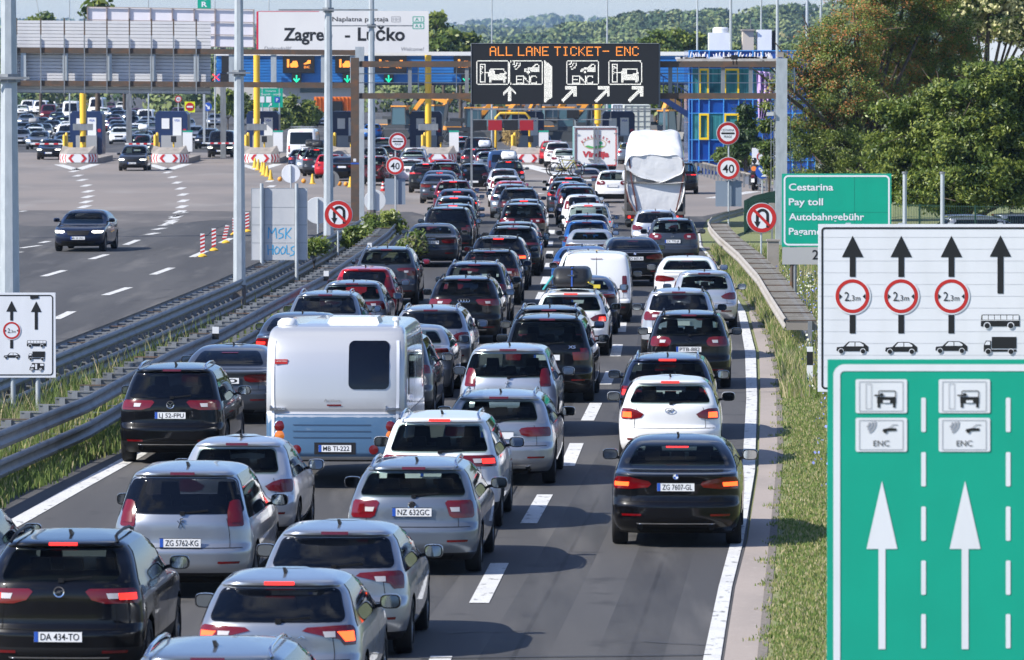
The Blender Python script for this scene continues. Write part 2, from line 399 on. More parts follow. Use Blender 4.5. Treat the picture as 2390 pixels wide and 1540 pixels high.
LIGHTS = {   # rows (z, a, b) along the skin from the rear corner; second list = inner lamp
 'blade':  ([(.83, -.16, .12), (.855, -.40, .15), (.90, -.44, .17), (.945, -.40, .16), (.985, -.18, .14), (1.0, -.10, .10)], [(.87, -.12, .12), (.93, -.12, .13)]),
 'trap':   ([(.80, -.30, .09), (.83, -.40, .12), (.90, -.42, .14), (.935, -.38, .13), (.95, -.28, .10)], [(.83, -.08, .10), (.92, -.10, .11)]),
 'block':  ([(.77, -.22, .05), (.80, -.27, .09), (.97, -.30, .10), (1.0, -.26, .07)], [(.83, -.10, .05), (.95, -.10, .06)]),
 'wedge':  ([(.80, -.04, .10), (.86, -.08, .12), (.90, -.26, .13), (.95, -.46, .14), (.985, -.40, .12), (1.0, -.1, .08)], [(.84, -.03, .09), (.94, -.10, .10)]),
 'tall':   ([(.92, -.15, .03), (.94, -.165, .06), (1.10, -.13, .09), (1.22, -.08, .08), (1.245, -.03, .06)], [(.97, -.12, .03), (1.10, -.08, .05)]),
 'wide':   ([(.93, -.28, .11), (.97, -.42, .13), (1.06, -.47, .13), (1.09, -.42, .08)], [(.97, -.12, .09), (1.04, -.12, .10)]),
 'ell':    ([(.86, -.26, .03), (.88, -.27, .06), (1.02, -.28, .08), (1.03, -.10, .08), (1.10, -.10, .07)], [(.90, -.10, .05), (1.0, -.10, .06)]),
 'round':  ([(.90, -.30, .04), (.93, -.36, .09), (1.01, -.37, .11), (1.08, -.30, .10), (1.10, -.2, .06)], [(.94, -.11, .05), (1.06, -.11, .06)]),
 'drop':   ([(.88, -.10, .09), (.91, -.26, .13), (.97, -.30, .15), (1.03, -.18, .16), (1.06, -.06, .14)], [(.91, -.10, .09), (1.0, -.08, .10)]),
 'slim':   ([(1.00, -.50, .10), (1.02, -.54, .13), (1.055, -.54, .14), (1.075, -.46, .11)], [(1.02, -.20, .10), (1.055, -.20, .11)]),
 'hook':   ([(.84, -.12, .08), (.86, -.16, .10), (.96, -.20, .12), (.97, -.40, .12), (1.04, -.44, .12), (1.06, -.30, .08)], [(.88, -.10, .07), (.97, -.12, .09)]),
 'post':   ([(.80, -.10, .015), (.82, -.115, .03), (1.22, -.09, .03), (1.24, -.07, .015)], [(1.06, -.09, .015), (1.16, -.08, .015)]),
}
TYPES = dict(
 # L, W, H, zb = bottom of rear glass, tail = notch | hatch, gs = lean of the rear glass, gw = half widths of the rear glass, zp = plate height
 sedan  =dict(L=4.92, W=1.87, H=1.475, zb=1.08, tail='notch', deck=.42, gs=.78, gw=(.72, .57), zp=.86, light='blade', wr=.335, pl=.24),
 saloon =dict(L=4.70, W=1.83, H=1.43, zb=1.05, tail='notch', deck=.40, gs=.80, gw=(.70, .55), zp=.83, light='trap', wr=.325, pl=.24),
 oldsed =dict(L=4.40, W=1.70, H=1.42, zb=1.04, tail='notch', deck=.48, gs=.55, gw=(.62, .50), zp=.80, light='trap', wr=.30, pl=.30),
 estate =dict(L=4.67, W=1.82, H=1.47, zb=1.01, tail='hatch', gs=.36, gw=(.74, .62), zp=.85, light='block', wr=.325, pl=.31, rails=1),
 avant  =dict(L=4.90, W=1.87, H=1.46, zb=1.00, tail='hatch', gs=.52, gw=(.68, .58), zp=.82, light='trap', wr=.335, pl=.24, rails=1),
 hatch  =dict(L=4.36, W=1.79, H=1.47, zb=1.00, tail='hatch', gs=.42, gw=(.74, .62), zp=.66, light='wedge', wr=.32, pl=.31),
 compact=dict(L=4.30, W=1.78, H=1.47, zb=1.02, tail='hatch', gs=.44, gw=(.72, .58), zp=.50, light='drop', wr=.32, pl=.26),
 small  =dict(L=4.00, W=1.74, H=1.48, zb=.98, tail='hatch', gs=.36, gw=(.64, .55), zp=.62, light='drop', wr=.305, pl=.26),
 mpv    =dict(L=4.50, W=1.84, H=1.64, zb=1.04, tail='hatch', gs=.26, gw=(.82, .68), zp=.74, light='tall', wr=.33, pl=.34),
 suv    =dict(L=4.48, W=1.84, H=1.65, zb=1.09, tail='hatch', gs=.30, gw=(.75, .62), zp=.84, light='wide', wr=.35, pl=.42, rails=1),
 coupe  =dict(L=4.48, W=1.85, H=1.61, zb=1.13, tail='hatch', gs=.40, gw=(.68, .58), zp=.58, light='wide', wr=.35, pl=.46, rails=1),
 boxy   =dict(L=4.70, W=1.89, H=1.73, zb=1.14, tail='hatch', gs=.24, gw=(.76, .66), zp=.93, light='ell', wr=.36, pl=.36, rails=1),
 cross  =dict(L=4.18, W=1.79, H=1.60, zb=1.08, tail='hatch', gs=.28, gw=(.72, .60), zp=.84, light='round', wr=.335, pl=.46, rails=1),
 van    =dict(L=4.38, W=1.81, H=1.84, zb=1.10, tail='van', gs=.07, gw=(.66, .60), zp=.62, light='post', wr=.32, pl=.52),
 bigvan =dict(L=5.40, W=2.02, H=2.45, zb=1.35, tail='van', gs=.06, gw=(.80, .76), zp=.60, light='post', wr=.345, pl=.50),
 caravelle=dict(L=4.89, W=1.90, H=1.97, zb=1.20, tail='van', gs=.14, gw=(.74, .68), zp=.62, light='post', wr=.34, pl=.40),
)
for k_, b_, d_ in (('suv2', 'suv', dict(H=1.62, gs=.44, light='hook', zb=1.12)), ('suv3', 'suv', dict(H=1.68, gs=.24, light='slim', zb=1.10, gw=(.78, .66), zp=.62)), ('estate2', 'estate', dict(gs=.26, light='drop', H=1.50)), ('small2', 'small', dict(gs=.22, light='tall', H=1.50, zb=1.0)),
                   ('compact2', 'compact', dict(light='trap', gs=.34, H=1.46, zp=.80)), ('compact3', 'compact', dict(light='hook', zb=1.05, gs=.5)), ('coupe2', 'coupe', dict(light='slim', gs=.58, H=1.58)), ('saloon2', 'saloon', dict(light='slim', zb=1.06, H=1.44)), ('cross2', 'cross', dict(light='hook', H=1.56, gs=.34))): TYPES[k_] = dict(TYPES[b_], base=b_, **d_)
for k_ in list(TYPES): TYPES[k_].setdefault('base', k_)
# the slim and hooked lamps sit lower on low cars
def make_shell(T):
    L, W, H, zb = T['L'], T['W'], T['H'], T['zb']; w2 = W / 2; gs = T['gs']; van = T['tail'] == 'van'
    if T['tail'] == 'notch':
        dk = T['deck']; zd = zb - .035
        rear = [(.20, .20), (.30, .05), (.44, .0), (.60, .0), (.655, .035), (.74, .06), (.90, .055), (zd - .035, .02), (zd - .012, .025), (zd, .07), (zb - .012, dk * .72), (zb, dk),
                (zb + (H - .09 - zb) * .5, dk + gs * .44), (H - .085, dk + gs), (H - .045, dk + gs + .2), (H - .015, dk + gs + .52), (H, dk + gs + 1.0)]
    elif van:
        rear = [(.22, .14), (.32, .02), (.45, .0), (.58, .0), (.64, .04), (zb, .06), (H - .25, .06 + gs), (H - .10, .10 + gs), (H - .045, .17 + gs), (H - .015, .34 + gs), (H, .8 + gs)]
    else:
        rear = [(.20, .20), (.31, .05), (.44, .0), (.60, .0), (.66, .03), (.72, .065), (zb - .10, .075), (zb, .10), (zb + (H - .12 - zb) * .5, .10 + gs * .46), (H - .115, .10 + gs),
                (H - .085, .10 + gs - .05), (H - .06, .10 + gs - .055), (H - .04, .10 + gs + .06), (H - .022, .10 + gs + .40), (H - .008, .10 + gs + .8), (H, .10 + gs + 1.25)]
    zh = .98 if H < 1.55 else (1.08 if H < 1.8 else 1.14); ws = .95 if H < 1.5 else .82; hl = 1.12 if not van else .82
    front = [(.20, L - .26), (.34, L - .04), (.5, L), (.66, L - .03), (zh - .20, L - .14), (zh - .10, L - .50), (zh, L - hl), (H - .10, L - hl - ws), (H - .04, L - hl - ws - .22), (H - .012, L - hl - ws - .5), (H, L - hl - ws - .72)]
    if van: front[-4:] = [(zh + .45, L - hl - .45), (H - .10, L - hl - .75), (H - .03, L - hl - 1.0), (H, L - hl - 1.2)]
    rw = .70 if not van else .86
    width = [(.20, w2 * .88), (.32, w2 * .955), (.48, w2 * .99), (.70, w2), (zb - .18, w2 * .985), (zb - .05, w2 * .95), (zb + .02, w2 * .92), ((zb + H) / 2, w2 * (.92 + rw) / 2 * 1.02),
             (H - .10, w2 * (rw + .03)), (H - .055, w2 * (rw - .04)), (H - .03, w2 * (rw - .12)), (H - .012, w2 * (rw - .28)), (H, w2 * .2)]
    if van: width = [(.20, w2 * .9), (.32, w2 * .965), (.48, w2 * .995), (.8, w2), (zb, w2 * .985), (H - .2, w2 * .91), (H - .09, w2 * .85), (H - .045, w2 * .74), (H - .015, w2 * .5), (H, w2 * .2)]
    return Shell(rear, front, width, L, H, dr=.40 if not van else .16, df=.6, n=2.8 if not van else 3.0, ng=3.0, taper=.05 if not van else .015, zb=zb)

PROTO = {}
def wheel_mesh(r):
    t = MB().use(TYRE); wd = .215
    t.lathe([(r * .66, -wd / 2), (r * .93, -wd / 2), (r * .985, -wd / 2 + .02), (r, -wd * .3), (r, wd * .3), (r * .985, wd / 2 - .02), (r * .93, wd / 2), (r * .66, wd / 2)], ORI, 'X', 26)
    k = MB().use(RIM); k.lathe([(r * .67, .06), (r * .67, wd / 2 - .01), (r * .61, wd / 2 - .012), (r * .60, .05)], ORI, 'X', 26)
    for i in range(10):
        a = 2 * math.pi * i / 10; c, s = math.cos(a), math.sin(a)
        k.bar((wd / 2 - .035, c * r * .12, s * r * .12), (wd / 2 - .03, c * r * .62, s * r * .62), .03, .03, up=(1, 0, 0))
    k.lathe([(0, wd / 2 - .02), (r * .16, wd / 2 - .02), (r * .17, wd / 2 - .05)], ORI, 'X', 14)
    k.use(UNDER).lathe([(0, .045), (r * .62, .045)], ORI, 'X', 20)
    return t.mesh("tyre", 40), k.mesh("rim", 40)

def build_proto(kind):
    """Returns a list of parts: (name, mesh, location, [sub-parts], flags)"""
    T = TYPES[kind]; S = make_shell(T); L, W, H, zb = T['L'], T['W'], T['H'], T['zb']; w2 = W / 2; van = T['tail'] == 'van'
    base = T['base']; parts = []; wr = T['wr']; ya, yb = (.86 if not van else .78), L - .86
    if kind == 'bigvan': ya = 1.05
    body = S.mesh(T['pl'], [(ya, wr + .055, w2 - .30, wr), (yb, wr + .055, w2 - .30, wr)], cabin=(round_rows(zb + .055, (H - .105 if T['tail'] != 'notch' else H - .085) - .03, T['gw'][0] - .03, T['gw'][1] - .03, .06), L - .9) if not van else None)
    parts.append(("body", body, None, [], 'P'))
    zt = H - .105 if T['tail'] != 'notch' else H - .085
    if van: zt = H - .24
    # rear glass in a black surround
    if T.get('noglass') is None:
        g = MB().use(GLASS if van else REARG); rows = round_rows(zb + .035, zt - .012, T['gw'][0], T['gw'][1], .07); skin(g, S.rear, rows, 12, 2, .006)
        parts.append(("rear_window", g.mesh("rear_window", 60), None, [], 'G'))
    # windscreen and side glass
    zh = .98 if H < 1.55 else (1.08 if H < 1.8 else 1.14)
    g = MB().use(GLASS if van else FRONTG); skin(g, S.front, [(zh + .02, -w2 * .80, w2 * .80), (H - .11, -w2 * .64, w2 * .64)], 10, 6, .006)
    parts.append(("windscreen", g.mesh("windscreen", 60), None, [], ''))
    def sider(y0f, y1f, z0, z1):
        rows = []
        for i in range(7):
            z = z0 + (z1 - z0) * i / 6; yr, yf, w, dr, df, n = S.par(z); rows.append((z, y0f(yr, dr, z), y1f(yf, df, z)))
        return rows
    zs0, zs1 = (zb - .03 if not van else zb), H - .10
    yB = L * .53
    for sg in (-1, 1):
        if not (van and kind != 'caravelle'):
            g = MB().use(GLASS); skin(g, lambda a, z: S.side(a, z, sg), sider(lambda yr, dr, z: max(yr + dr * .62 + .10, .42), lambda yf, df, z: yB - .04, zs0, zs1), 8, 1, .005)
            parts.append(("side_window", g.mesh("side_window", 60), None, [], ''))
        g = MB().use(GLASS); skin(g, lambda a, z: S.side(a, z, sg), sider(lambda yr, dr, z: yB + .04, lambda yf, df, z: max(yf - df * .55 - .12, yB + .3), zs0, zs1 - .01), 8, 1, .005)
        parts.append(("side_window", g.mesh("side_window", 60), None, [], ''))
    if not van:
        zf = zb + .04
        for sg in (-1, 1):
            m = MB().use(SEATM); m.box((sg * .37, L * .50, zf + .02), (.46, .13, .12)); m.box((sg * .37, L * .50 - .02, zf + .16), (.25, .11, .19), taper=.85); parts.append(("seat", m.mesh("seat"), None, [], 'R'))
        m = MB().use(SEATM); yb_ = L * .30; m.box((0, yb_, zf - .01), (1.16, .12, .06))
        for x in (-.36, .0, .36): m.box((x, yb_, zf + .08), (.22, .10, .14), taper=.85)
        parts.append(("rear_bench", m.mesh("rear_bench"), None, [], 'R'))
    # tail lights with a lamp inside
    lr, inner = LIGHTS[T['light']]; dz = min(0, zb - .04 - max(r_[0] for r_ in lr)) if T['light'] in ('slim', 'hook', 'drop') else 0
    if kind == 'bigvan': dz = .05
    for sg in (-1, 1):
        fn = lambda a, z: S.arc(z, a, sg)
        lm = MB().use(REDL); skin(lm, fn, [(z + dz, a, b) for z, a, b in lr], 8, 2, .010)
        if T['light'] in ('block', 'round', 'wide', 'wedge', 'hook'):
            zc = sum(r[0] for r in lr) / len(lr); lm.use(CLEAR); skin(lm, fn, [(zc + dz - .03, -.24, -.13), (zc + dz + .028, -.25, -.12)], 4, 1, .014)
        im = MB().use(REDL); skin(im, fn, [(z + dz, a, b) for z, a, b in inner], 5, 1, .015)
        parts.append(("tail_light", lm.mesh("tail_light", 50), None, [("brake_lamp", im.mesh("brake_lamp", 50))], 'T'))
    # high brake light
    zk = H - .075 if T['tail'] == 'hatch' else (zt - .055 if T['tail'] == 'notch' else H - .17)
    b = MB().use(DIMRED); skin(b, S.rear, [(zk, -.16, .16), (zk + .016, -.16, .16)], 6, 1, .016); parts.append(("high_brake_light", b.mesh("high_brake_light"), None, [], 'H'))
    # shut lines, bumper reflectors, lower trim
    t = MB().use(UNDER); skin(t, S.rear, [(.650, -w2 * .88, w2 * .88), (.658, -w2 * .88, w2 * .88)], 14, 1, .004)
    for sg in (-1, 1): skin(t, lambda a, z: S.arc(z, a, sg), [(.66, -.16 if not van else -.08, -.153 if not van else -.073), (zb - .02, -.16 if not van else -.06, -.153 if not van else -.053)], 1, 6, .004)
    if van: skin(t, S.rear, [(.64, -.006, .006), (H - .12, -.006, .006)], 1, 8, .004)
    for y in (yB, L * .335, L * .72):
        if van and y < yB: continue
        for sg in (-1, 1): skin(t, lambda a, z: S.side(a, z, sg), [(.34, y - .005, y + .005), (zb - .06, y - .005, y + .005)], 1, 5, .003)
    bm = bmesh.new(); bm.from_mesh(body); vv = [bm.verts.new(v) for v in t.v]
    for f in t.f: q = bm.faces.new([vv[i] for i in f]); q.material_index = 2
    bm.to_mesh(body); bm.free()
    for sg in (-1, 1):
        t = MB().use(REDL); skin(t, lambda a, z: S.arc(z, a, sg), [(.455 if T['pl'] < .4 else .40, -.30, -.02), (.485 if T['pl'] < .4 else .43, -.30, -.01)], 5, 1, .008)
        parts.append(("reflector", t.mesh("reflector"), None, [], 'R'))
    t = MB().use(UNDER); skin(t, S.rear, [(.22, -.52, .52), (.285, -.58, .58)], 8, 2, .010); parts.append(("diffuser", t.mesh("diffuser"), None, [], 'R'))
    if base in ('sedan', 'suv', 'coupe', 'avant'): t = MB().use(CHROME); skin(t, S.rear, [(.345, -.56, .56), (.362, -.58, .58)], 10, 1, .012); parts.append(("bumper_trim", t.mesh("bumper_trim"), None, [], 'R'))
    # exhausts
    for sg in ((-1, 1) if base in ('sedan', 'avant') else (-1,)):
        t = MB().use(CHROME); p = S.rear(sg * .52, .32); t.lathe([(.038, -.02), (.042, -.03), (.042, .10)], (p.x, p.y, .30), 'Y', 14); t.use(UNDER).lathe([(0, .0), (.038, .0)], (p.x, p.y, .30), 'Y', 12)
        parts.append(("exhaust_pipe", t.mesh("exhaust_pipe", 40), None, [], 'R'))
    # mirrors
    ym = L - (1.75 if not van else 1.35); zm = zb - .03 if not van else 1.12
    for sg in (-1, 1):
        p = S.side(ym, zm, sg); m = MB().use(PAINT); c = Vector((p.x + sg * .15, ym, zm + .06)); hx, hy, hz = .115, .075, .08
        ring = []
        for (yy, k) in ((.10, .45), (.07, .8), (.02, .97), (-.05, 1.0), (-.075, .96)):
            ring.append([c + Vector((hx * k * math.copysign(abs(math.cos(a)) ** .6, math.cos(a)), yy, hz * k * math.copysign(abs(math.sin(a)) ** .6, math.sin(a)))) for a in [2 * math.pi * i / 16 for i in range(17)]])
        m.grid(ring); m.use(PLASTIC).bar(p + Vector((-sg * .03, .03, 0)), c + Vector((-sg * .04, .02, -.04)), .05, .04)
        m.poly([v + Vector((0, -.001, 0)) for v in ring[-1][:-1]])
        gm = MB().use(MIRROR); gm.poly([c + Vector(((v - c).x * .86, -.080, (v - c).z * .84)) for v in ring[-1][:-1]])
        parts.append(("wing_mirror", recalc(m.mesh("wing_mirror", 50)), None, [("mirror_glass", gm.mesh("mirror_glass"))], 'P'))
    # wheels
    ty, rm = PROTO.setdefault(('w', wr), wheel_mesh(wr))
    for (x, y) in ((-1, ya), (1, ya), (-1, yb), (1, yb)):
        parts.append(("wheel", ty, (x * (w2 - .135), y, wr, 0 if x > 0 else math.pi), [("rim", rm)], 'W'))
    # aerial
    t = MB().use(PLASTIC); yt = S.yr(H - .02) + .18
    t.prism([(0.018, yt - .06, H - .012), (.018, yt + .14, H - .012), (.004, yt + .0, H + .045), (.004, yt - .04, H + .045)][::1], (-.03, 0, 0)); parts.append(("aerial", recalc(t.mesh("aerial")), None, [], 'R'))
    # roof rails
    if T.get('rails'):
        for sg in (-1, 1):
            y0, y1 = S.yr(H - .06) + .12, S.yf(H - .06) - .35; x = w2 * (.70 - .10)
            pts = [(sg * (x + .03), y0 - .03, H - .05), (sg * x, y0 + .05, H + .012), (sg * x, y0 + .25, H + .03), (sg * x, (y0 + y1) / 2, H + .04), (sg * x, y1 - .25, H + .02), (sg * x, y1, H - .02)]
            t = MB().use(CHROME if base in ('suv', 'avant', 'estate') else PLASTIC).tube(pts, .018, 8); parts.append(("roof_rail", t.mesh("roof_rail", 60), None, [], ''))
    # wiper
    if T['tail'] != 'notch':
        t = MB().use(PLASTIC); p0 = S.rear(.02, zb + .05) + Vector((0, -.02, 0)); p1 = S.rear(.36, zb + .085) + Vector((0, -.02, 0)); t.bar(p0, p1, .022, .016, up=(0, 1, 0)); t.box(p0, (.06, .04, .045)); parts.append(("wiper", t.mesh("wiper"), None, [], 'R'))
    # front lamps and grille (seen on the oncoming cars)
    for sg in (-1, 1):
        t = MB().use(CLEAR); skin(t, lambda a, z: S.front(a, z), [(.68, sg * w2 * .62, sg * w2 * .92), (.72, sg * w2 * .54, sg * w2 * .96), (.765, sg * w2 * .60, sg * w2 * .97)], 6, 2, .010); parts.append(("headlight", t.mesh("headlight"), None, [], 'F'))
    t = MB().use(PLASTIC); skin(t, S.front, [(.60, -w2 * .40, w2 * .40), (.76, -w2 * .48, w2 * .48)], 8, 2, .008); skin(t, S.front, [(.26, -w2 * .62, w2 * .62), (.40, -w2 * .70, w2 * .70)], 8, 2, .008)
    parts.append(("grille", t.mesh("grille"), None, [], 'F'))
    return dict(S=S, T=T, parts=parts)

COLS = dict(black=(.003, .003, .004, 0), jet=(.005, .005, .007, .2), dgrey=(.030, .033, .040, .5), grey=(.095, .105, .12, .65), blugrey=(.05, .06, .08, .5), silver=(.36, .38, .41, .8),
            lsilver=(.55, .57, .60, .7), white=(.76, .77, .78, 0), navy=(.008, .013, .036, .4), blue=(.014, .085, .28, .4), midblue=(.04, .085, .19, .5), red=(.42, .012, .02, .1), dred=(.11, .006, .012, .3),
            beige=(.45, .38, .31, .6), steel=(.20, .23, .27, .7))
def plate_parts(text, S, zp, root, w=.52):
    p = S.rear(0, zp); y = min(S.rear(0, zp - .055).y, S.rear(0, zp + .055).y) - .014
    m = MB().use(WHITE); m.box((0, y, zp), (w, .012, .112)); m.use(BLACK)
    for zz in (-.058, .058): m.box((0, y, zp + zz), (w + .012, .015, .006))
    m.use(EUBLUE).box((-w / 2 + .022, y - .007, zp), (.042, .004, .108))
    o = m.obj("licence_plate", root)
    if text:
        v, f = text_pts(text, .02, zp - .036, .076, w=.42, bold=.008); t = MB().use(BLACK).add([(a, y - .0085, b) for a, b in v], f); t.obj("lettering", o)
    return o
def ring_bm(mb, c, r, t, n=20): mb.lathe([(r - t, -.004), (r, -.008), (r + .0, .0), (r - t, .002)], c, 'Y', n)
def emblem(kind, S, z, root):
    m = MB().use(CHROME); y = S.rear(0, z).y - .012
    if kind == 'rings':
        for i in range(4): ring_bm(m, (-.10 + i * .067, y, z), .045, .010)
    elif kind == 'quarter':
        ring_bm(m, (0, y, z), .041, .008)
        for q in range(4):
            m.use(WHITE if q % 2 else EUBLUE); a = [q * math.pi / 2 + i * math.pi / 12 for i in range(7)]; m.poly([(0, y - .004, z)] + [(.033 * math.cos(t), y - .004, z + .033 * math.sin(t)) for t in a])
    elif kind == 'vee':
        ring_bm(m, (0, y, z), .065, .008); m.bar((-.045, y, z + .04), (0, y, z - .005), .011, .006); m.bar((.045, y, z + .04), (0, y, z - .005), .011, .006)
        m.bar((-.055, y, z + .0), (-.02, y, z - .055), .011, .006); m.bar((.055, y, z), (.02, y, z - .055), .011, .006); m.bar((-.02, y, z - .055), (0, y, z - .015), .011, .006); m.bar((.02, y, z - .055), (0, y, z - .015), .011, .006)
    elif kind == 'slant':
        m.lathe([(.052, -.004), (.062, -.008), (.062, 0)], (0, y, z), 'Y', 24); m.v = [(a * 1.35, b, z + (c - z) * .75) for a, b, c in m.v]
        m.bar((-.035, y, z - .03), (-.015, y, z + .03), .012, .006); m.bar((.015, y, z - .03), (.035, y, z + .03), .012, .006); m.bar((-.02, y, z - .006), (.02, y, z + .006), .010, .006)
    elif kind == 'ess':
        for a, b in (((-.06, .02), (.02, .055)), ((.02, .055), (.06, .03)), ((-.06, .02), (.055, -.025)), ((.055, -.025), (-.02, -.06)), ((-.02, -.06), (-.06, -.035))): m.bar((a[0], y, z + a[1]), (b[0], y, z + b[1]), .022, .006)
    elif kind == 'bolt':
        ring_bm(m, (0, y, z), .06, .012); m.bar((-.045, y, z - .012), (.02, y, z - .005), .014, .006); m.bar((-.02, y, z + .005), (.045, y, z + .012), .014, .006)
    elif kind == 'lion':
        for a, b in (((-.03, -.06), (.0, .01)), ((.03, -.06), (.01, .0)), ((.0, .0), (-.005, .05)), ((-.005, .05), (.03, .06)), ((.0, .02), (.045, .015)), ((-.01, -.01), (-.04, .03))): m.bar((a[0], y, z + a[1]), (b[0], y, z + b[1]), .022, .008)
    elif kind.startswith('t:'):
        v, f = text_pts(kind[2:], 0, z - .03, .055, bold=.02); m.add([(a, y, b) for a, b in v], f)
    else: ring_bm(m, (0, y, z), .055, .014); m.use(BLACK).lathe([(0, -.003), (.042, -.003)], (0, y, z), 'Y', 16)
    return m.obj("badge", root)
YAW = lambda Z: R(max(-.2, 3.0 - .0108 * (Z - 65)))          # the road bends gently to the left
BAL = {}
def car(kind, col, xc, yroof, label, cat=None, yaw=0.0, plate=None, lit=0, badge=None, group=None, front=False, lod=0, s=None, dx=0, name=None, zp=None, extra=None, light=None):
    if kind not in PROTO: PROTO[kind] = build_proto(kind)
    pr = PROTO[kind]; S, T = pr['S'], pr['T']; H = T['H']
    if s is None: s = (yroof - YH) / (HC - H)
    if front:
        L = T['L']; rz = math.pi - R(yaw); Zf = ZS(s) - .55 * L; X = (xc - CX) / F * Zf + math.sin(rz) * L; Z = Zf - math.cos(rz) * L
    else:
        Z = ZS(s) - 1.7; X = (xc - CX) / F * Z; rz = -(YAW(Z) + R(yaw))
    col = COLS[col] if isinstance(col, str) else col
    kb = T['base']; c0 = {'sedan': 'car', 'van': 'van', 'bigvan': 'van', 'caravelle': 'van'}.get(kb, 'car')
    root = empty(name or {'sedan': 'saloon_car', 'saloon': 'saloon_car', 'oldsed': 'saloon_car', 'estate': 'estate_car', 'avant': 'estate_car', 'hatch': 'hatchback_car', 'compact': 'hatchback_car', 'small': 'hatchback_car', 'mpv': 'people_carrier',
                          'suv': 'suv_car', 'coupe': 'suv_car', 'boxy': 'suv_car', 'cross': 'suv_car', 'van': 'delivery_van', 'bigvan': 'delivery_van', 'caravelle': 'passenger_van'}[kb], (X, Z, 0), rz, label, cat or c0, group)
    for (nm, me, loc, subs, fl) in pr['parts']:
        if lod and nm in ('bumper_trim', 'seat', 'rear_bench', 'diffuser', 'exhaust_pipe', 'aerial', 'wiper', 'reflector'): continue
        if front and fl in ('T', 'H', 'R'): continue
        if not front and fl == 'F': continue
        if kind == 'van' and nm == 'rear_window' and col[0] > .7: continue
        if lod > 1 and nm in ('roof_rail', 'wing_mirror'): continue
        o = link(nm, me, root, color=col)
        if loc: o.location = loc[:3]; o.rotation_euler[2] = loc[3]
        if nm == 'rear_window' and (sum(map(ord, label)) % 5 < 2) and T['tail'] != 'van': o.material_slots[0].link = 'OBJECT'; o.material_slots[0].material = PRIVG
        if fl == 'H' and lit: o.material_slots[0].link = 'OBJECT'; o.material_slots[0].material = REDON
        if fl == 'F' and nm == 'headlight' and lit: o.material_slots[0].link = 'OBJECT'; o.material_slots[0].material = HEADON
        if lod > 1: continue
        for (sn, sm) in subs:
            if lod and sn == 'rim': continue
            so = link(sn, sm, o, color=col)
            if sn == 'brake_lamp' and lit: so.material_slots[0].link = 'OBJECT'; so.material_slots[0].material = REDHOT if lit > 1 else REDON
    if not front and lod < 2: plate_parts(plate, S, zp or T['zp'], root)
    if front and lod < 2:
        p = S.front(0, .5); m = MB().use(WHITE); m.box((0, p.y + .012, .5), (.52, .012, .11)); m.use(EUBLUE).box((.238, p.y + .02, .5), (.042, .004, .108)); lp = m.obj("licence_plate", root)
        if plate: v, f = text_pts(plate, 0, .465, .07, w=.42, bold=.008); MB().use(BLACK).add([(-a, p.y + .022, b) for a, b in v], f).obj("lettering", lp)
    if badge: emblem(badge, S, (T['zb'] - .07), root)
    root["Z"] = Z
    BAL[label] = (root, S, T)
    return root
# ------------------------------------------------------------------ ground, roads, markings
ASPH = mat("asphalt", (.074, .072, .071), .82, noise=[(.22, 5, (.050, .049, .050), .44, .58, (2.4, .14, 1)), (.7, 5, (.118, .113, .108), .54, .70, (1.5, .10, 1)), (2.2, 6, (.042, .041, .042), .60, .70, (.6, .4, 1)), (60, 2, (.105, .104, .102), .52, .85, (1, 1, 1)), (85, 2, (.030, .030, .031), .55, .8, (1, 1, 1))], bump=(90, .5, .01))
APRON = mat("worn_asphalt", (.225, .196, .176), .85, noise=[(.12, 5, (.16, .147, .138), .42, .7, (1, .4, 1)), (.4, 5, (.27, .25, .232), .55, .8, (.7, .16, 1)), (1.6, 4, (.14, .13, .124), .6, .8, (.3, 1, 1))])
GUTTER = mat("gutter_concrete", (.34, .29, .255), .85, noise=[(.7, 5, (.27, .235, .21), .45, .7, (1, .3, 1)), (9, 4, (.40, .35, .31), .55, .8, (1, 1, 1)), (50, 2, (.22, .19, .17), .6, .85, (1, 1, 1))])
EARTH = mat("dry_earth", (.13, .115, .085), .95, noise=[(.5, 6, (.075, .085, .03), .45, .6, (1, 1, 1)), (12, 4, (.20, .175, .14), .6, .8, (1, 1, 1))])
MEAD = mat("meadow", (.15, .185, .055), .95, noise=[(.02, 5, (.20, .20, .08), .45, .65, (1, 1, 1)), (.9, 5, (.11, .15, .04), .45, .7, (1, 1, 1)), (7, 4, (.27, .24, .13), .6, .8, (1, 1, 1)), (24, 4, (.33, .29, .18), .5, .68, (1, 1, 1)), (30, 3, (.09, .12, .04), .55, .75, (1, 1, 1))])
def sheet(name, pts, m, z, kind='structure'):
    b = MB().use(m); b.poly([(p[0], p[1], z) for p in pts]); me = b.mesh(name)
    bm = bmesh.new(); bm.from_mesh(me); bmesh.ops.triangulate(bm, faces=bm.faces); bmesh.ops.recalc_face_normals(bm, faces=bm.faces)
    for f in bm.faces:
        if f.normal.z < 0: f.normal_flip()
    bm.to_mesh(me); bm.free(); o = link(name, me); o["kind"] = kind; return o
def GL(pts): return [G(*p) for p in pts]
b = MB().use(MEAD); b.poly([(-6000, -200, -.02), (6000, -200, -.02), (6000, 12000, -.02), (-6000, 12000, -.02)]); b.obj("ground")["kind"] = 'structure'
right_edge = [(1690, 1700), (1704, 1540), (1742, 1263), (1768, 1000), (1770, 900), (1752, 790), (1735, 720), (1690, 640), (1642, 575), (1634, 545), (1650, 512), (1700, 494), (1800, 484), (1990, 476), (2120, 440), (1990, 437), (1800, 430), (1700, 404), (1640, 388), (1600, 380), (1560, 376)]
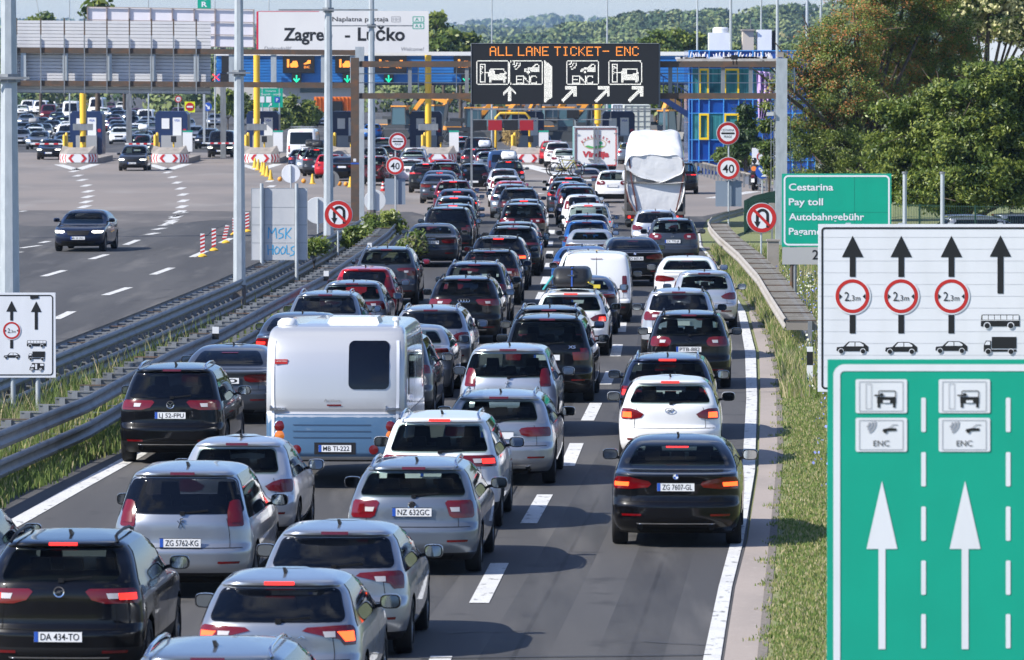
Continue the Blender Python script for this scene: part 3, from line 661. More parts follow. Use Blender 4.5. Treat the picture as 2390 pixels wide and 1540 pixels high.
sheet("road", GL(right_edge) + [Vector((12.5, 420, 0)), Vector((22, 700, 0)), Vector((22, 1300, 0)), Vector((-110, 1300, 0)), Vector((-45, 420, 0)), Vector((-30, 200, 0)), Vector((-26, 40, 0)), Vector((5.5, 40, 0))], ASPH, 0.0)
sheet("plaza_apron", [Vector((-43, 268, 0)), Vector((-4.6, 262, 0))] + [G(1000, 505), G(1640, 505)] + GL([(1700, 492), (1800, 482), (1985, 474), (2100, 441), (1985, 439), (1800, 432), (1700, 406), (1640, 390), (1600, 382)]) + [Vector((12.2, 400, 0)), Vector((12.2, 440, 0)), Vector((-46, 440, 0))], APRON, .004)
strip = [(1700, 1700), (1690, 1540), (1716, 1372), (1744, 1264), (1770, 1100), (1775, 931), (1772, 823), (1748, 729), (1752, 722), (1790, 790), (1810, 880), (1815, 1061), (1795, 1264), (1767, 1540), (1752, 1700)]
sheet("gutter", GL(strip), GUTTER, .008)
verge = [(1752, 1700), (1767, 1540), (1795, 1264), (1815, 1061), (1810, 880), (1790, 790), (1752, 722), (1690, 640), (1642, 577), (1636, 548), (1650, 515), (1700, 497), (1800, 486), (1990, 478), (2700, 470), (2700, 1700)]
sheet("verge", GL(verge), MEAD, .004)
# gravelly seam between the gutter and the grass
seam = [(1752, 1700), (1767, 1540), (1795, 1264), (1815, 1061), (1810, 880), (1790, 790), (1752, 722), (1690, 640), (1642, 577), (1655, 577), (1705, 640), (1770, 715), (1806, 790), (1824, 880), (1828, 1061), (1812, 1264), (1790, 1540), (1776, 1700)]
sheet("gravel_edge", GL(seam), mat("gravel", (.19, .165, .14), .95, noise=[(14, 5, (.10, .09, .075), .45, .7, (1, 1, 1)), (70, 2, (.32, .29, .26), .55, .8, (1, 1, 1))]), .012)
# the median strip and its barriers; lines run along the road as (X, Y)
NEAR = [G(-150, 1068, .95), G(0, 1004, .95), G(200, 925, .95), G(390, 822, .95), G(520, 765, .95), G(640, 700, .95), G(760, 640, .95), G(850, 580, .95), G(905, 540, .95), G(935, 507, .95)]
FAR = [G(-150, 940, .95), G(0, 880, .95), G(131, 826, .95), G(350, 739, .95), G(542, 660, .95), G(641, 615, .95), G(740, 566, .95), G(840, 513, .95)]
def xat(line, Y):
    ys = [p.y for p in line]; xs = [p.x for p in line]; return float(np.interp(Y, ys, xs))
MED = [Vector((xat(NEAR, y) + .42 + .10 * math.sin(y * .9), y, 0)) for y in range(70, 222, 3)] + [Vector((xat(FAR, y) - .45, y, 0)) for y in range(228, 69, -3)]
sheet("median", MED, EARTH, .004)
sheet("patched_asphalt", [Vector((-36, 243 + 5 * math.sin(0), 0))] + [Vector((x, 243 + 6 * math.sin(x * .45) + 3 * math.sin(x * 1.3), 0)) for x in np.arange(-35, -5.5, 1.0)] + [Vector((-5.0, 262, 0)), Vector((-4.6, 267, 0)), Vector((-43, 272, 0))], mat("patched_asphalt", (.125, .113, .105), .85, noise=[(.3, 5, (.085, .079, .075), .42, .62, (1, .25, 1)), (.9, 5, (.17, .155, .142), .55, .75, (.8, .2, 1))]), .002)
# polished wheel tracks of the right lane
m_ = mat("wheel_track", (.050, .049, .050), .6); n_ = m_.node_tree.nodes; l_ = m_.node_tree.links; tc_ = n_.new("ShaderNodeTexCoord"); mp_ = n_.new("ShaderNodeMapping"); mp_.inputs["Scale"].default_value = (1.6, .12, 1)
tn_ = n_.new("ShaderNodeTexNoise"); tn_.inputs["Scale"].default_value = 1.2; tn_.inputs["Detail"].default_value = 5; rg_ = n_.new("ShaderNodeMapRange"); rg_.inputs[1].default_value = .35; rg_.inputs[2].default_value = .7; rg_.inputs[3].default_value = 0; rg_.inputs[4].default_value = .34
tr_ = n_.new("ShaderNodeBsdfTransparent"); mx_ = n_.new("ShaderNodeMixShader"); l_.new(tc_.outputs["Object"], mp_.inputs[0]); l_.new(mp_.outputs[0], tn_.inputs["Vector"]); l_.new(tn_.outputs[0], rg_.inputs[0]); l_.new(rg_.outputs[0], mx_.inputs[0])
l_.new(tr_.outputs[0], mx_.inputs[1]); l_.new(n_["Principled BSDF"].outputs[0], mx_.inputs[2]); l_.new(mx_.outputs[0], n_["Material Output"].inputs[0])
La = [(980, 1640), (1023, 1537), (1142, 1360), (1253, 1188), (1335, 1062), (1381, 962), (1420, 882), (1440, 818), (1451, 760)]; Lb = [(1630, 1640), (1641, 1540), (1680, 1360), (1718, 1188), (1735, 1062), (1741, 962), (1740, 882), (1738, 818), (1728, 760)]
TRK = [[(a[0] + (c[0] - a[0]) * f, a[1]) for a, c in zip(La, Lb)] for f in (.22, .34, .66, .78)] + [[(a[0] - (c[0] - a[0]) * f, a[1]) for a, c in zip(La, Lb)] for f in (.25, .70)]
# markings
PAINTED = []
def mark(name, quads, z=.008, m=WPAINT):
    b = MB().use(m)
    for q in quads: b.poly([(p[0], p[1], z) for p in q])
    me = b.mesh(name); bm = bmesh.new(); bm.from_mesh(me); bmesh.ops.triangulate(bm, faces=bm.faces)
    for f in bm.faces:
        f.normal_update()
        if f.normal.z < 0: f.normal_flip()
    bm.to_mesh(me); bm.free(); o = link(name, me); o["kind"] = 'structure'; return o
def dash(a, c, w=.24):
    a, c = G(*a), G(*c); d = (c - a).normalized(); n = Vector((d.y, -d.x, 0)) * w / 2
    return [a - n, a + n, c + n, c - n]
def band(pts, w):
    p = [G(*q) for q in pts]; out = []
    for a, c in zip(p[:-1], p[1:]):
        d = (c - a).normalized(); n = Vector((d.y, -d.x, 0)) * w / 2; out.append([a - n, a + n, c + n, c - n])
    return out
D23 = [((1000, 1620), (1030, 1532)), ((1118, 1408), (1166, 1315)), ((1234, 1222), (1272, 1155)), ((1324, 1088), (1346, 1035)), ((1371, 982), (1391, 941)), ((1413, 898), (1427, 867)), ((1436, 832), (1442, 804)), ((1449, 775), (1452, 750))]
D12 = [((1258, 700), (1266, 682)), ((1270, 663), (1276, 646)), ((1278, 629), (1282, 614)), ((1281, 598), (1284, 586)), ((1282, 574), (1284, 562)), ((1287, 546), (1288, 537)), ((990, 1120), (1020, 1070)), ((1068, 985), (1090, 945)), ((1123, 880), (1146, 850)), ((1180, 805), (1205, 775)), ((870, 1290), (905, 1220)), ((730, 1500), (780, 1415))]
FARD = [((1006, 505), (1004, 498)), ((1243, 500), (1240, 494)), ((1225, 468), (1222, 463)), ((1210, 440), (1208, 436)), ((1437, 425), (1440, 421))]
LEFTD = [((130, 745), (168, 727)), ((245.5, 689), (301, 671)), ((357, 641), (401, 625)), ((448, 600), (480, 586)), ((516, 567), (540, 556)), ((102, 645), (150, 631)), ((213, 605), (249, 594)), ((293, 571.6), (322, 560)), ((-20, 690), (30, 670)), ((49, 579), (93, 573)), ((95, 567), (114, 563)), ((12, 593), (50, 588)), ((45, 494), (60, 492))]
mark("lane_markings", [dash(a, c, .25) for a, c in D23 + D12 + FARD])
mark("left_lane_markings", [dash(a, c, .26) for a, c in LEFTD])
edge = [((1630, 1640), (1674, 1640)), ((1641, 1540), (1682, 1540)), ((1677, 1372), (1708, 1372)), ((1706, 1264), (1735, 1264)), ((1732, 1100), (1762, 1100)), ((1742, 931), (1767, 931)), ((1739, 823), (1764, 823)), ((1723, 729), (1740, 729)), ((1662, 610), (1671, 610)), ((1629, 573), (1637, 573)), ((1628, 545), (1634, 545))]
q = [[G(*a), G(*b_), G(*d), G(*c)] for (a, b_), (c, d) in zip(edge[:-1], edge[1:])]
mark("edge_line", q, .012)
mark("left_edge_line", band([(-120, 1310), (-40, 1262), (60, 1207), (180, 1139), (305, 1070), (420, 1000), (560, 905), (700, 808), (820, 715), (930, 615), (985, 545), (1000, 505)], .30), .008)
curveA = [(1145, 1180), (1182, 1212), (1212, 1250), (1237, 1290), (1252, 1332), (1254, 1375), (1246, 1415), (1230, 1450), (1205, 1485), (1165, 1525)]
curveB = [(505, 1172), (533, 1202), (562, 1232), (590, 1270), (603, 1310), (600, 1347), (590, 1382), (578, 1415), (545, 1470), (500, 1520)]
qs = []
for crv in (curveA, curveB):
    for (x, y) in crv: a = G(x * .341, y * .341); qs.append([a + Vector((-.20, -2.6, 0)), a + Vector((.20, -2.6, 0)), a + Vector((.20, 2.6, 0)), a + Vector((-.20, 2.6, 0))])
for (x, y) in ((1242, 2), (1204, 25), (1176, 55), (1136, 84), (1090, 112), (1042, 146)):
    a = G(x * .341, 496 + y * .341); qs.append([a + Vector((-.30, -1.3, 0)), a + Vector((.02, -1.3, 0)), a + Vector((.30, 1.3, 0)), a + Vector((-.02, 1.3, 0))])
for (x, y) in ((1845, 1240), (1858, 1275), (1866, 1300)): a = G(x * .341, y * .341); qs.append([a + Vector((-.2, -2.2, 0)), a + Vector((.2, -2.2, 0)), a + Vector((.2, 2.2, 0)), a + Vector((-.2, 2.2, 0))])
mark("toll_lane_markings", qs)
vs = []
for c in (181, 394, 607, 1021): vs += band([(c - 44, 384), (c - 2, 396.5)], .7) + band([(c - 4, 397), (c + 42, 383)], .7)
mark("island_chevrons", vs, .013)
mark("far_road_lines", band([(1000, 498), (1062, 497.5)], .9) + band([(860, 472), (905, 468)], .8) + band([(1222, 385), (1300, 405)], 1.2) + band([(1288, 395), (1332, 402)], 1.6) + band([(1662, 463), (1760, 447)], .8) + band([(1240, 454), (1262, 451)], .6), .013)
mark("wheel_tracks", [q for i_, t_ in enumerate(TRK) for q in band(t_, .42 if i_ < 4 else .6)], .0035, MATS["wheel_track"])
CRACK_LINE = mat("crack_and_line_dark", (.038, .038, .039), .6)
cr = []
rr = random.Random(3)
for (x, y, n, dx, dy) in ((1120, 1335, 6, 16, -40), (1040, 1480, 4, 60, -3), (470, 556, 5, 14, -9), (300, 700, 4, 30, -2), (1500, 1500, 4, 55, 3), (420, 800, 4, -24, 14)):
    pts = [(x + dx * i + rr.uniform(-4, 4), y + dy * i + rr.uniform(-3, 3)) for i in range(n)]
    cr += band(pts, .035)
cr += band([(980, 1538), (1180, 1535), (1400, 1533), (1660, 1530)], .07)  # thin dark line straight across the lanes, drawn along with the cracks
ln = [(1652, 1540), (1690, 1372), (1717, 1264), (1744, 1100), (1752, 931), (1749, 823)]
mark("road_cracks_and_line", cr, .0135, CRACK_LINE)

# ------------------------------------------------------------------ crash barriers
def resample(line, step, y0=None, y1=None):
    pts = [line[0]]; out = []; d = []
    acc = [0]
    for a, c in zip(line[:-1], line[1:]): acc.append(acc[-1] + (c - a).length)
    n = int(acc[-1] / step); 
    for i in range(n + 1):
        t = i * acc[-1] / n; k = max(j for j in range(len(acc)) if acc[j] <= t + 1e-9); k = min(k, len(line) - 2)
        u = (t - acc[k]) / (acc[k + 1] - acc[k]); out.append(line[k].lerp(line[k + 1], u))
    return out
WPROF = [(.0, .155), (.035, .14), (.05, .115), (.05, .075), (.012, .045), (.0, 0), (.012, -.045), (.05, -.075), (.05, -.115), (.035, -.14), (.0, -.155)]
def wbeam(mb, pts, zc, side, off):
    rows = []
    for i, p in enumerate(pts):
        d = (pts[min(i + 1, len(pts) - 1)] - pts[max(i - 1, 0)]); d.z = 0; d.normalize(); n = Vector((d.y, -d.x, 0)) * side
        rows.append([p + n * (off + a) + Vector((0, 0, zc + h)) for a, h in WPROF])
    mb.grid(rows)
BEIGE_ = mat("weathered_rail", (.38, .355, .32), .65, .15, noise=[(3, 4, (.27, .24, .21), .45, .75, (1, 1, .4))]); BEIGE_SHADE = mat("rail_web_shade", (.25, .225, .20), .7)  # second, darker beige puts shade into the colour of the bracket plates
def barrier(name, line, side, label, back=True, ztop=.95, width=.55, cat="crash barrier", step=2.0, m=RAIL, low=True):
    root = empty(name, (line[0].x, line[0].y, 0), 0, label, cat, None); inv = Matrix.Translation(-root.location)
    L0 = [p - Vector((0, 0, p.z)) - root.location for p in line]; pts = resample(L0, 1.33)
    def put(nm, b): return b.obj(nm, root, 40)
    b = MB().use(m); wbeam(b, pts, ztop - .155, side, 0); put("upper_rail", b)
    if low: b = MB().use(m); wbeam(b, pts, ztop - .62, side, 0); put("lower_rail", b)
    if back: b = MB().use(m); wbeam(b, pts, ztop - .155, -side, width); put("upper_rail", b); b = MB().use(m); wbeam(b, pts, ztop - .62, -side, width); put("lower_rail", b)
    for i, p in enumerate(resample(L0, step)):
        if i > 95: break
        q = resample(L0, step); d = (q[min(i + 1, len(q) - 1)] - q[max(i - 1, 0)]).normalized(); n = Vector((d.y, -d.x, 0)) * side
        b = MB().use(m if i % 5 else RUST); z = ztop - .06
        b.bar(p - n * (width - .02) + Vector((0, 0, z)), p - n * .01 + Vector((0, 0, z)), .055, .022)
        b.use(m if m is not BEIGE_ else BEIGE_SHADE); b.bar(p - n * (width - .02) + Vector((0, 0, z - .12)), p - n * .01 + Vector((0, 0, z - .12)), .02, .20)
        b.use(GALVD); mid = p - n * (width * .5 if back else width * .75); b.bar(mid + Vector((0, 0, 0)), mid + Vector((0, 0, z - .01)), .10, .16, up=tuple(d))
        if low: b.use(m); b.bar(p - n * (width - .02 if back else width * .75) + Vector((0, 0, ztop - .56)), p - n * .01 + Vector((0, 0, ztop - .56)), .11, .02)
        b.obj("post_bracket", root)
    return root
barrier("crash_barrier", NEAR, 1, "grey double steel crash barrier with shelf brackets beside the left queue lane", back=False, width=.62)
barrier("crash_barrier", FAR, 1, "grey double sided steel crash barrier edging the empty oncoming carriageway", back=True, step=1.5)
RB = [G(1834, 742, .85), G(1797, 685, .85), G(1770, 640, .85), G(1725, 590, .85), G(1680, 552, .85), G(1660, 530, .85), G(1654, 518, .85), G(1662, 506, .85), G(1690, 496, .85), G(1738, 484, .85)]
BEIGE = mat("weathered_rail", (.52, .48, .42), .65, .15, noise=[(3, 4, (.30, .26, .22), .45, .75, (1, 1, .4))])
barrier("crash_barrier", RB, -1, "curved beige crash barrier with ladder like brackets on the right verge", back=False, width=.75, step=.85, m=BEIGE, ztop=.85, low=False)
RB2 = [G(1560, 366, .8), G(1605, 371, .8), G(1650, 379, .8), G(1700, 392, .8), G(1760, 405, .8), G(1830, 414, .8), G(1990, 424, .8)]
barrier("crash_barrier", RB2[::-1], 1, "long beige crash barrier in front of the blue building", back=False, width=.5, step=3.0, m=BEIGE, ztop=.8, low=False)
for (x, y, zz) in ((510, 783, .5), (760, 648, .5), (931, 580, .5)):
    p = G(x, y, 1.0) if False else None
    t = empty("reflector_post", tuple(Vector((xat(NEAR, ZS((y - YH) / 5.85)) + .05, ZS((y - YH) / 5.85), .78))), 0, "white reflector fin on the near median barrier" + {510: " beside the grey saloon", 760: " behind the red hatchback", 931: " left of the F AS 1559 saloon"}[x], "reflector", "reflector fins on the median barrier")
    b = MB().use(WHITE).box((.06, 0, .18), (.14, .03, .26)); b.obj("fin", t); b = MB().use(BLACK).box((.06, -.002, .10), (.144, .034, .13)); b.obj("black_band", t)
# ------------------------------------------------------------------ signs
def fl(mb, pts, Y): return mb.poly([P(x, y, Y) for x, y in pts])
def flr(mb, x0, y0, x1, y1, Y): return fl(mb, [(x0, y0), (x1, y0), (x1, y1), (x0, y1)], Y)
def slab(mb, x0, y0, x1, y1, Y, t=.06):
    a, c = P(x0, y0, Y), P(x1, y1, Y); return mb.box(((a.x + c.x) / 2, Y + t / 2, (a.z + c.z) / 2), (abs(c.x - a.x), t, abs(a.z - c.z)))
def disc(mb, x, y, r, Y, n=36, r0=0.0):
    if r0 <= 0: return fl(mb, [(x + r * math.cos(2 * math.pi * i / n), y + r * math.sin(2 * math.pi * i / n)) for i in range(n)], Y)
    for i in range(n):
        a, c = 2 * math.pi * i / n, 2 * math.pi * (i + 1) / n
        fl(mb, [(x + r0 * math.cos(a), y + r0 * math.sin(a)), (x + r * math.cos(a), y + r * math.sin(a)), (x + r * math.cos(c), y + r * math.sin(c)), (x + r0 * math.cos(c), y + r0 * math.sin(c))], Y)
    return mb
def write(mb, s, x, y, h, Y, w=None, align='C', **k):
    v, f = text_pts(s, x, 0, h, w, align, **k); return mb.add([P(a, y - b, Y) for a, b in v], f)
def rr_pts(x0, y0, x1, y1, r, n=6):
    o = []
    for cx, cy, a0 in ((x1 - r, y0 + r, -90), (x1 - r, y1 - r, 0), (x0 + r, y1 - r, 90), (x0 + r, y0 + r, 180)):
        o += [(cx + r * math.cos(R(a0 + 90 * i / n)), cy + r * math.sin(R(a0 + 90 * i / n))) for i in range(n + 1)]
    return o
def frame(mb, x0, y0, x1, y1, r, t, Y):
    a, c = rr_pts(x0, y0, x1, y1, r), rr_pts(x0 + t, y0 + t, x1 - t, y1 - t, max(r - t, .3)); n = len(a)
    for i in range(n): fl(mb, [a[i], a[(i + 1) % n], c[(i + 1) % n], c[i]], Y)
def thing(name, label, cat, loc, group=None): return empty(name, loc, 0, label, cat, group)
def child(mb, name, root, smooth=None):        # mesh given in world coordinates, kept in place under root
    mb.v = [tuple(Vector(v) - root.location) for v in mb.v]; return mb.obj(name, root, smooth)
def pole(root, x, y0, y1, Y, r=.04, name="pole", m=GALV, zb=None):
    a, c = P(x, y0, Y), P(x, y1, Y); z0 = 0.0 if zb is None else zb
    return child(MB().use(m).tube([(a.x, Y + .07, z0), (a.x, Y + .07, a.z)], r, 10), name, root, 60)
def car_icon(mb, x, y, k, Y, bg):              # small side view of a hatchback facing left, k = pixel scale
    o = [(0, 8.6), (.6, 5.2), (6.6, 4.6), (11.5, 0), (22, 0), (25.5, 1.2), (29.8, 4.6), (29.8, 9.0), (27.6, 9), (2, 9)]
    fl(mb.use(BLACK), [(x + a * k, y + c * k) for a, c in o], Y); mb.use(bg)
    fl(mb, [(x + a * k, y + c * k) for a, c in ((9, 4.4), (12.4, .7), (17, .7), (17, 4.4))], Y - .004); fl(mb, [(x + a * k, y + c * k) for a, c in ((17.8, 4.4), (17.8, .7), (22, .7), (25.4, 3.0), (25.4, 4.4))], Y - .004)
    for cx in (4.4, 24.8):
        disc(mb.use(bg), x + cx * k, y + 9 * k, 2.7 * k, Y - .004, 18); disc(mb.use(BLACK), x + cx * k, y + 9 * k, 2.1 * k, Y - .007, 18)
def bus_icon(mb, x, y, k, Y, bg):
    fl(mb.use(BLACK), [(x + a * k, y + c * k) for a, c in ((.8, .4), (2, 0), (35.5, 0), (36.2, 1.2), (36.4, 11), (0, 11), (.2, 6))], Y); mb.use(bg)
    for i in range(6): a = 1.6 + i * 5.75; flr(mb, x + a * k, y + .7 * k, x + (a + 5.2) * k, y + 4.8 * k, Y - .004)
    flr(mb, x + .2 * k, y + 5.2 * k, x + 36.2 * k, y + 5.7 * k, Y - .004)
    for cx in (6, 28): disc(mb.use(bg), x + cx * k, y + 10.3 * k, 3.3 * k, Y - .007, 18); disc(mb.use(BLACK), x + cx * k, y + 10.3 * k, 2.5 * k, Y - .010, 18)
def lorry_icon(mb, x, y, k, Y, bg):
    mb.use(BLACK); flr(mb, x + 7.6 * k, y, x + 31 * k, y + 11 * k, Y); fl(mb, [(x + a * k, y + c * k) for a, c in ((0, 14), (0, 8), (2, 3.6), (6.8, 3.6), (6.8, 12), (31, 12), (31, 14))], Y)
    mb.use(bg); fl(mb, [(x + a * k, y + c * k) for a, c in ((.8, 7.6), (2.6, 4.3), (6, 4.3), (6, 7.6))], Y - .004)
    for cx in (4.2, 25.8): disc(mb.use(bg), x + cx * k, y + 14 * k, 2.9 * k, Y - .007, 18); disc(mb.use(BLACK), x + cx * k, y + 14 * k, 2.3 * k, Y - .010, 18)
def camper_icon(mb, x, y, k, Y, bg):
    mb.use(BLACK); fl(mb, [(x + a * k, y + c * k) for a, c in ((0, 9), (.6, 5.6), (3.4, 1.6), (3, 0), (19, 0), (19, 9))], Y)
    mb.use(bg); flr(mb, x + 7.6 * k, y + 1 * k, x + 10 * k, y + 8 * k, Y - .004); flr(mb, x + 14 * k, y + .8 * k, x + 18.4 * k, y + 3.6 * k, Y - .004); fl(mb, [(x + a * k, y + c * k) for a, c in ((1.4, 5.2), (3.8, 2), (6.4, 2), (6.4, 5.2))], Y - .004)
    for cx in (3.2, 14.6): disc(mb.use(bg), x + cx * k, y + 8.8 * k, 2.3 * k, Y - .007, 16); disc(mb.use(BLACK), x + cx * k, y + 8.8 * k, 1.7 * k, Y - .010, 16); disc(mb.use(bg), x + cx * k, y + 8.8 * k, .9 * k, Y - .012, 12)
def arrow(mb, x, y0, y1, hw, hh, sw, Y):
    fl(mb, [(x, y0), (x + hw, y0 + hh), (x + sw, y0 + hh), (x + sw, y1), (x - sw, y1), (x - sw, y0 + hh), (x - hw, y0 + hh)], Y)
def width_limit(mb, x, y, r, Y, bg):
    disc(mb.use(bg), x, y, r * 1.09, Y - .002); disc(mb.use(RED), x, y, r, Y - .005, 40, r * .80); mb.use(BLACK)
    for sg in (-1, 1): fl(mb, [(x + sg * r * .60, y + r * .02), (x + sg * r * .77, y - r * .14), (x + sg * r * .77, y + r * .18)], Y - .006)
    write(mb, "2", x - r * .33, y + r * .28, r * .56, Y - .007, w=r * .28); write(mb, ",", x - r * .13, y + r * .27, r * .36, Y - .007); write(mb, "3", x + r * .04, y + r * .27, r * .34, Y - .007, w=r * .17); write(mb, "m", x + r * .33, y + r * .27, r * .34, Y - .007, w=r * .27)

# near green sign, cut by the right edge of the picture
Y0 = 45.0; t = thing("lane_sign", "near big green lane sign with white arrows and toll pictograms, lower right", "road sign", tuple(P(2180, 1200, Y0)) )
t.location.z = 0
child(slab(MB().use(SIGNG), 1932, 839, 2600, 1640, Y0, .04), "panel", t)
b = MB().use(SIGNW); frame(b, 1945, 850, 2586, 1640, 26, 16, Y0 - .004); child(b, "border", t)
for x in (2155.5, 2353, 2548):
    for y in (938, 1065, 1192, 1318, 1443, 1570): child(fl(MB().use(SIGNW), rr_pts(x - 5.4, y - 10, x + 5.4, y + 70, 3), Y0 - .004), "lane_dash", t)
for x in (2058.5, 2252.5, 2450): b = MB().use(SIGNW); arrow(b, x, 1122, 1515, 36, 159, 8, Y0 - .004); child(b, "lane_arrow", t)
DG = mat("grey_ink", (.36, .37, .40), .5)
for x in (2057, 2251):
    b = MB().use(SIGNW); fl(b, rr_pts(x - 60, 885, x + 60, 964, 4), Y0 - .006); b.use(DG); frame(b, x - 52, 890, x + 51, 960, 2, 1.4, Y0 - .009)
    b.use(DG); frame(b, x - 37, 895, x - 23, 954, 1, 1.2, Y0 - .010); b.use(BLACK)
    fl(b, [(x - 10, 926), (x + 34, 926), (x + 34, 941), (x - 10, 941)], Y0 - .010); frame(b, x - 7, 911, x + 34, 928, 4, 2, Y0 - .011); flr(b, x - 9, 941, x - 3, 951, Y0 - .010); flr(b, x + 27, 941, x + 33, 951, Y0 - .010); flr(b, x - 17, 921, x + 2, 924, Y0 - .012); disc(b, x + 1, 921, 4, Y0 - .013, 12)
    b.use(SIGNW); flr(b, x + 4, 934, x + 20, 940, Y0 - .014); child(b, "toll_pictogram", t)
    b = MB().use(SIGNW); fl(b, rr_pts(x - 60, 975, x + 60, 1054, 4), Y0 - .006); b.use(DG); frame(b, x - 52, 980, x + 51, 1050, 2, 1.4, Y0 - .009)
    for rw in (8, 15, 22):
        for i in range(6):
            a0, a1 = R(-10 + i * 13), R(-10 + (i + 1) * 13); cx, cy = x - 38, 987
            fl(b, [(cx + rw * math.cos(a0), cy + rw * math.sin(a0)), (cx + (rw + 4) * math.cos(a0), cy + (rw + 4) * math.sin(a0)), (cx + (rw + 4) * math.cos(a1), cy + (rw + 4) * math.sin(a1)), (cx + rw * math.cos(a1), cy + rw * math.sin(a1))], Y0 - .010)
    b.use(BLACK); fl(b, [(x + 2, 1006), (x + 5, 1001), (x + 16, 999), (x + 35, 999), (x + 35, 1005), (x + 14, 1006), (x + 12, 1009)], Y0 - .010); disc(b, x + 9, 1007, 4, Y0 - .012, 14)
    b.use(DG); fl(b, [(x + 16, 999), (x + 27, 990), (x + 38, 990), (x + 38, 992), (x + 28, 992), (x + 20, 999)], Y0 - .010)
    b.use(BLACK); write(b, "ENC", x, 1041, 14, Y0 - .010, w=37); child(b, "toll_pictogram", t)
for x in (2060, 2480): pole(t, x, 1000, 1700, Y0, .07, "post")

# white lane sign with width limits
Y1 = 75.0; t = thing("lane_sign", "white lane sign with four black arrows, red 2,3m rings and vehicle icons", "road sign", (P(2170, 700, Y1).x, Y1, 0))
SEAMS = mat("sign_joint", (.55, .56, .58), .5)
b = slab(MB().use(SIGNW), 1910, 523, 2462, 914, Y1, .05); child(b, "panel", t)
b = MB().use(BLACK); frame(b, 1917, 530, 2455, 908, 9, 4.2, Y1 - .004); child(b, "border", t)
b = MB().use(SEAMS)
for i in range(12): y = 553 + i * 27.5; flr(b, 1911, y, 2461, y + .7, Y1 - .003)
child(b, "panel_joints", t)
for x in (1990, 2103.5, 2220.5): b = MB().use(BLACK); arrow(b, x, 550, 646, 25, 50, 6.8, Y1 - .005); flr(b, x - 7, 735, x + 6.6, 778, Y1 - .005); child(b, "lane_arrow", t)
b = MB().use(BLACK); arrow(b, 2335, 549, 685, 25, 50, 7, Y1 - .005); child(b, "lane_arrow", t); b = MB().use(BLACK); arrow(b, 2430, 549, 685, 18, 50, 7, Y1 - .005); child(b, "lane_arrow", t)
for x in (1989.5, 2103, 2220.5): b = MB(); width_limit(b, x, 691, 39.5, Y1 - .006, SIGNW); child(b, "width_limit", t)
for fn, x, y, k_, nm in ((car_icon, 1952, 797, 2.5, "car_icon"), (car_icon, 2066, 798, 2.5, "car_icon"), (car_icon, 2183, 796, 2.5, "car_icon"), (bus_icon, 2289, 734, 2.5, "bus_icon"), (lorry_icon, 2296, 786, 2.46, "lorry_icon")): b = MB(); fn(b, x, y, k_, Y1 - .005, SIGNW); child(b, nm, t)
b = MB().use(GALV)
for x in (1980, 2103, 2220, 2335): slab(b, x - 6, 520, x + 6, 523.4, Y1 + .01, .04)
child(b, "clips", t)
for x in (1990, 2380): pole(t, x, 525, 1000, Y1, .06, "post")

# white lane sign at the left edge
Y2 = 104.0; t = thing("lane_sign", "white lane sign with bus, lorry and camper icons, cut by the left edge", "road sign", (P(40, 780, Y2).x, Y2, 0))
child(slab(MB().use(SIGNW), -60, 683, 130, 881, Y2, .05), "panel", t)
b = MB().use(BLACK); frame(b, -55, 688, 124, 876, 8, 2.6, Y2 - .004); child(b, "border", t); b = MB().use(BLACK); arrow(b, 27, 702, 748, 12.5, 25, 3.4, Y2 - .005); flr(b, 23.5, 792, 30.5, 813, Y2 - .005); child(b, "lane_arrow", t); b = MB().use(BLACK); arrow(b, 84.5, 703, 769, 12.5, 25, 3.6, Y2 - .005); child(b, "lane_arrow", t)
b = MB(); width_limit(b, 27, 771, 20, Y2 - .006, SIGNW); child(b, "width_limit", t)
for fn, x, y, k_, nm in ((car_icon, 8.5, 823, 1.27, "car_icon"), (bus_icon, 62.5, 794, 1.25, "bus_icon"), (lorry_icon, 66, 820, 1.26, "lorry_icon"), (camper_icon, 68.5, 847, 1.8, "camper_icon")): b = MB(); fn(b, x, y, k_, Y2 - .005, SIGNW); child(b, nm, t)
b = MB().use(BLACK); fl(b, [(70, 690), (90, 688.5), (90.5, 696), (71, 698)], Y2 - .009); child(b, "sticker", t)
for x in (29, 87): pole(t, x, 684, 1000, Y2, .045, "post")

# green toll sign
Y3 = 160.0; t = thing("toll_sign", "green sign reading Cestarina, Pay toll, Autobahngebühr beside the steel gantry post", "road sign", (P(1950, 500, Y3).x, Y3, 0))
child(slab(MB().use(SIGNG), 1825, 405, 2080, 576, Y3, .05), "panel", t)
b = MB().use(SIGNW); frame(b, 1829, 408.5, 2077, 573, 11, 4.2, Y3 - .005); child(b, "border", t)
b = MB().use(SIGNW)
for s, y, w_ in (("Cestarina", 444, 104), ("Pay toll", 478.5, 80), ("Autobahngebühr", 513.5, 176), ("Pagamento", 547.5, 112)): write(b, s, 1841, y, 16.5, Y3 - .006, w=w_, align='L', bold=.02)
child(b, "lettering", t)
b = MB().use(mat("sign_line", (0, .22, .15), .5))
for x in (1909, 1994): flr(b, x, 406, x + .9, 575, Y3 - .003)
flr(b, 1826, 495, 2079, 495.8, Y3 - .003); child(b, "panel_joints", t)
GREYP = mat("grey_tab", (.42, .42, .42), .5)
child(slab(MB().use(GREYP), 1826, 577, 2079, 617, Y3 + .002, .04), "distance_tab", t)
b = MB().use(BLACK); write(b, "200 m", 1896, 605, 23, Y3 - .004, align='L', bold=.01); child(b, "lettering", t)
for x in (1849, 1856, 2040): pole(t, x, 410, 710, Y3, .055, "post", RUST if x == 1849 else GALVD)

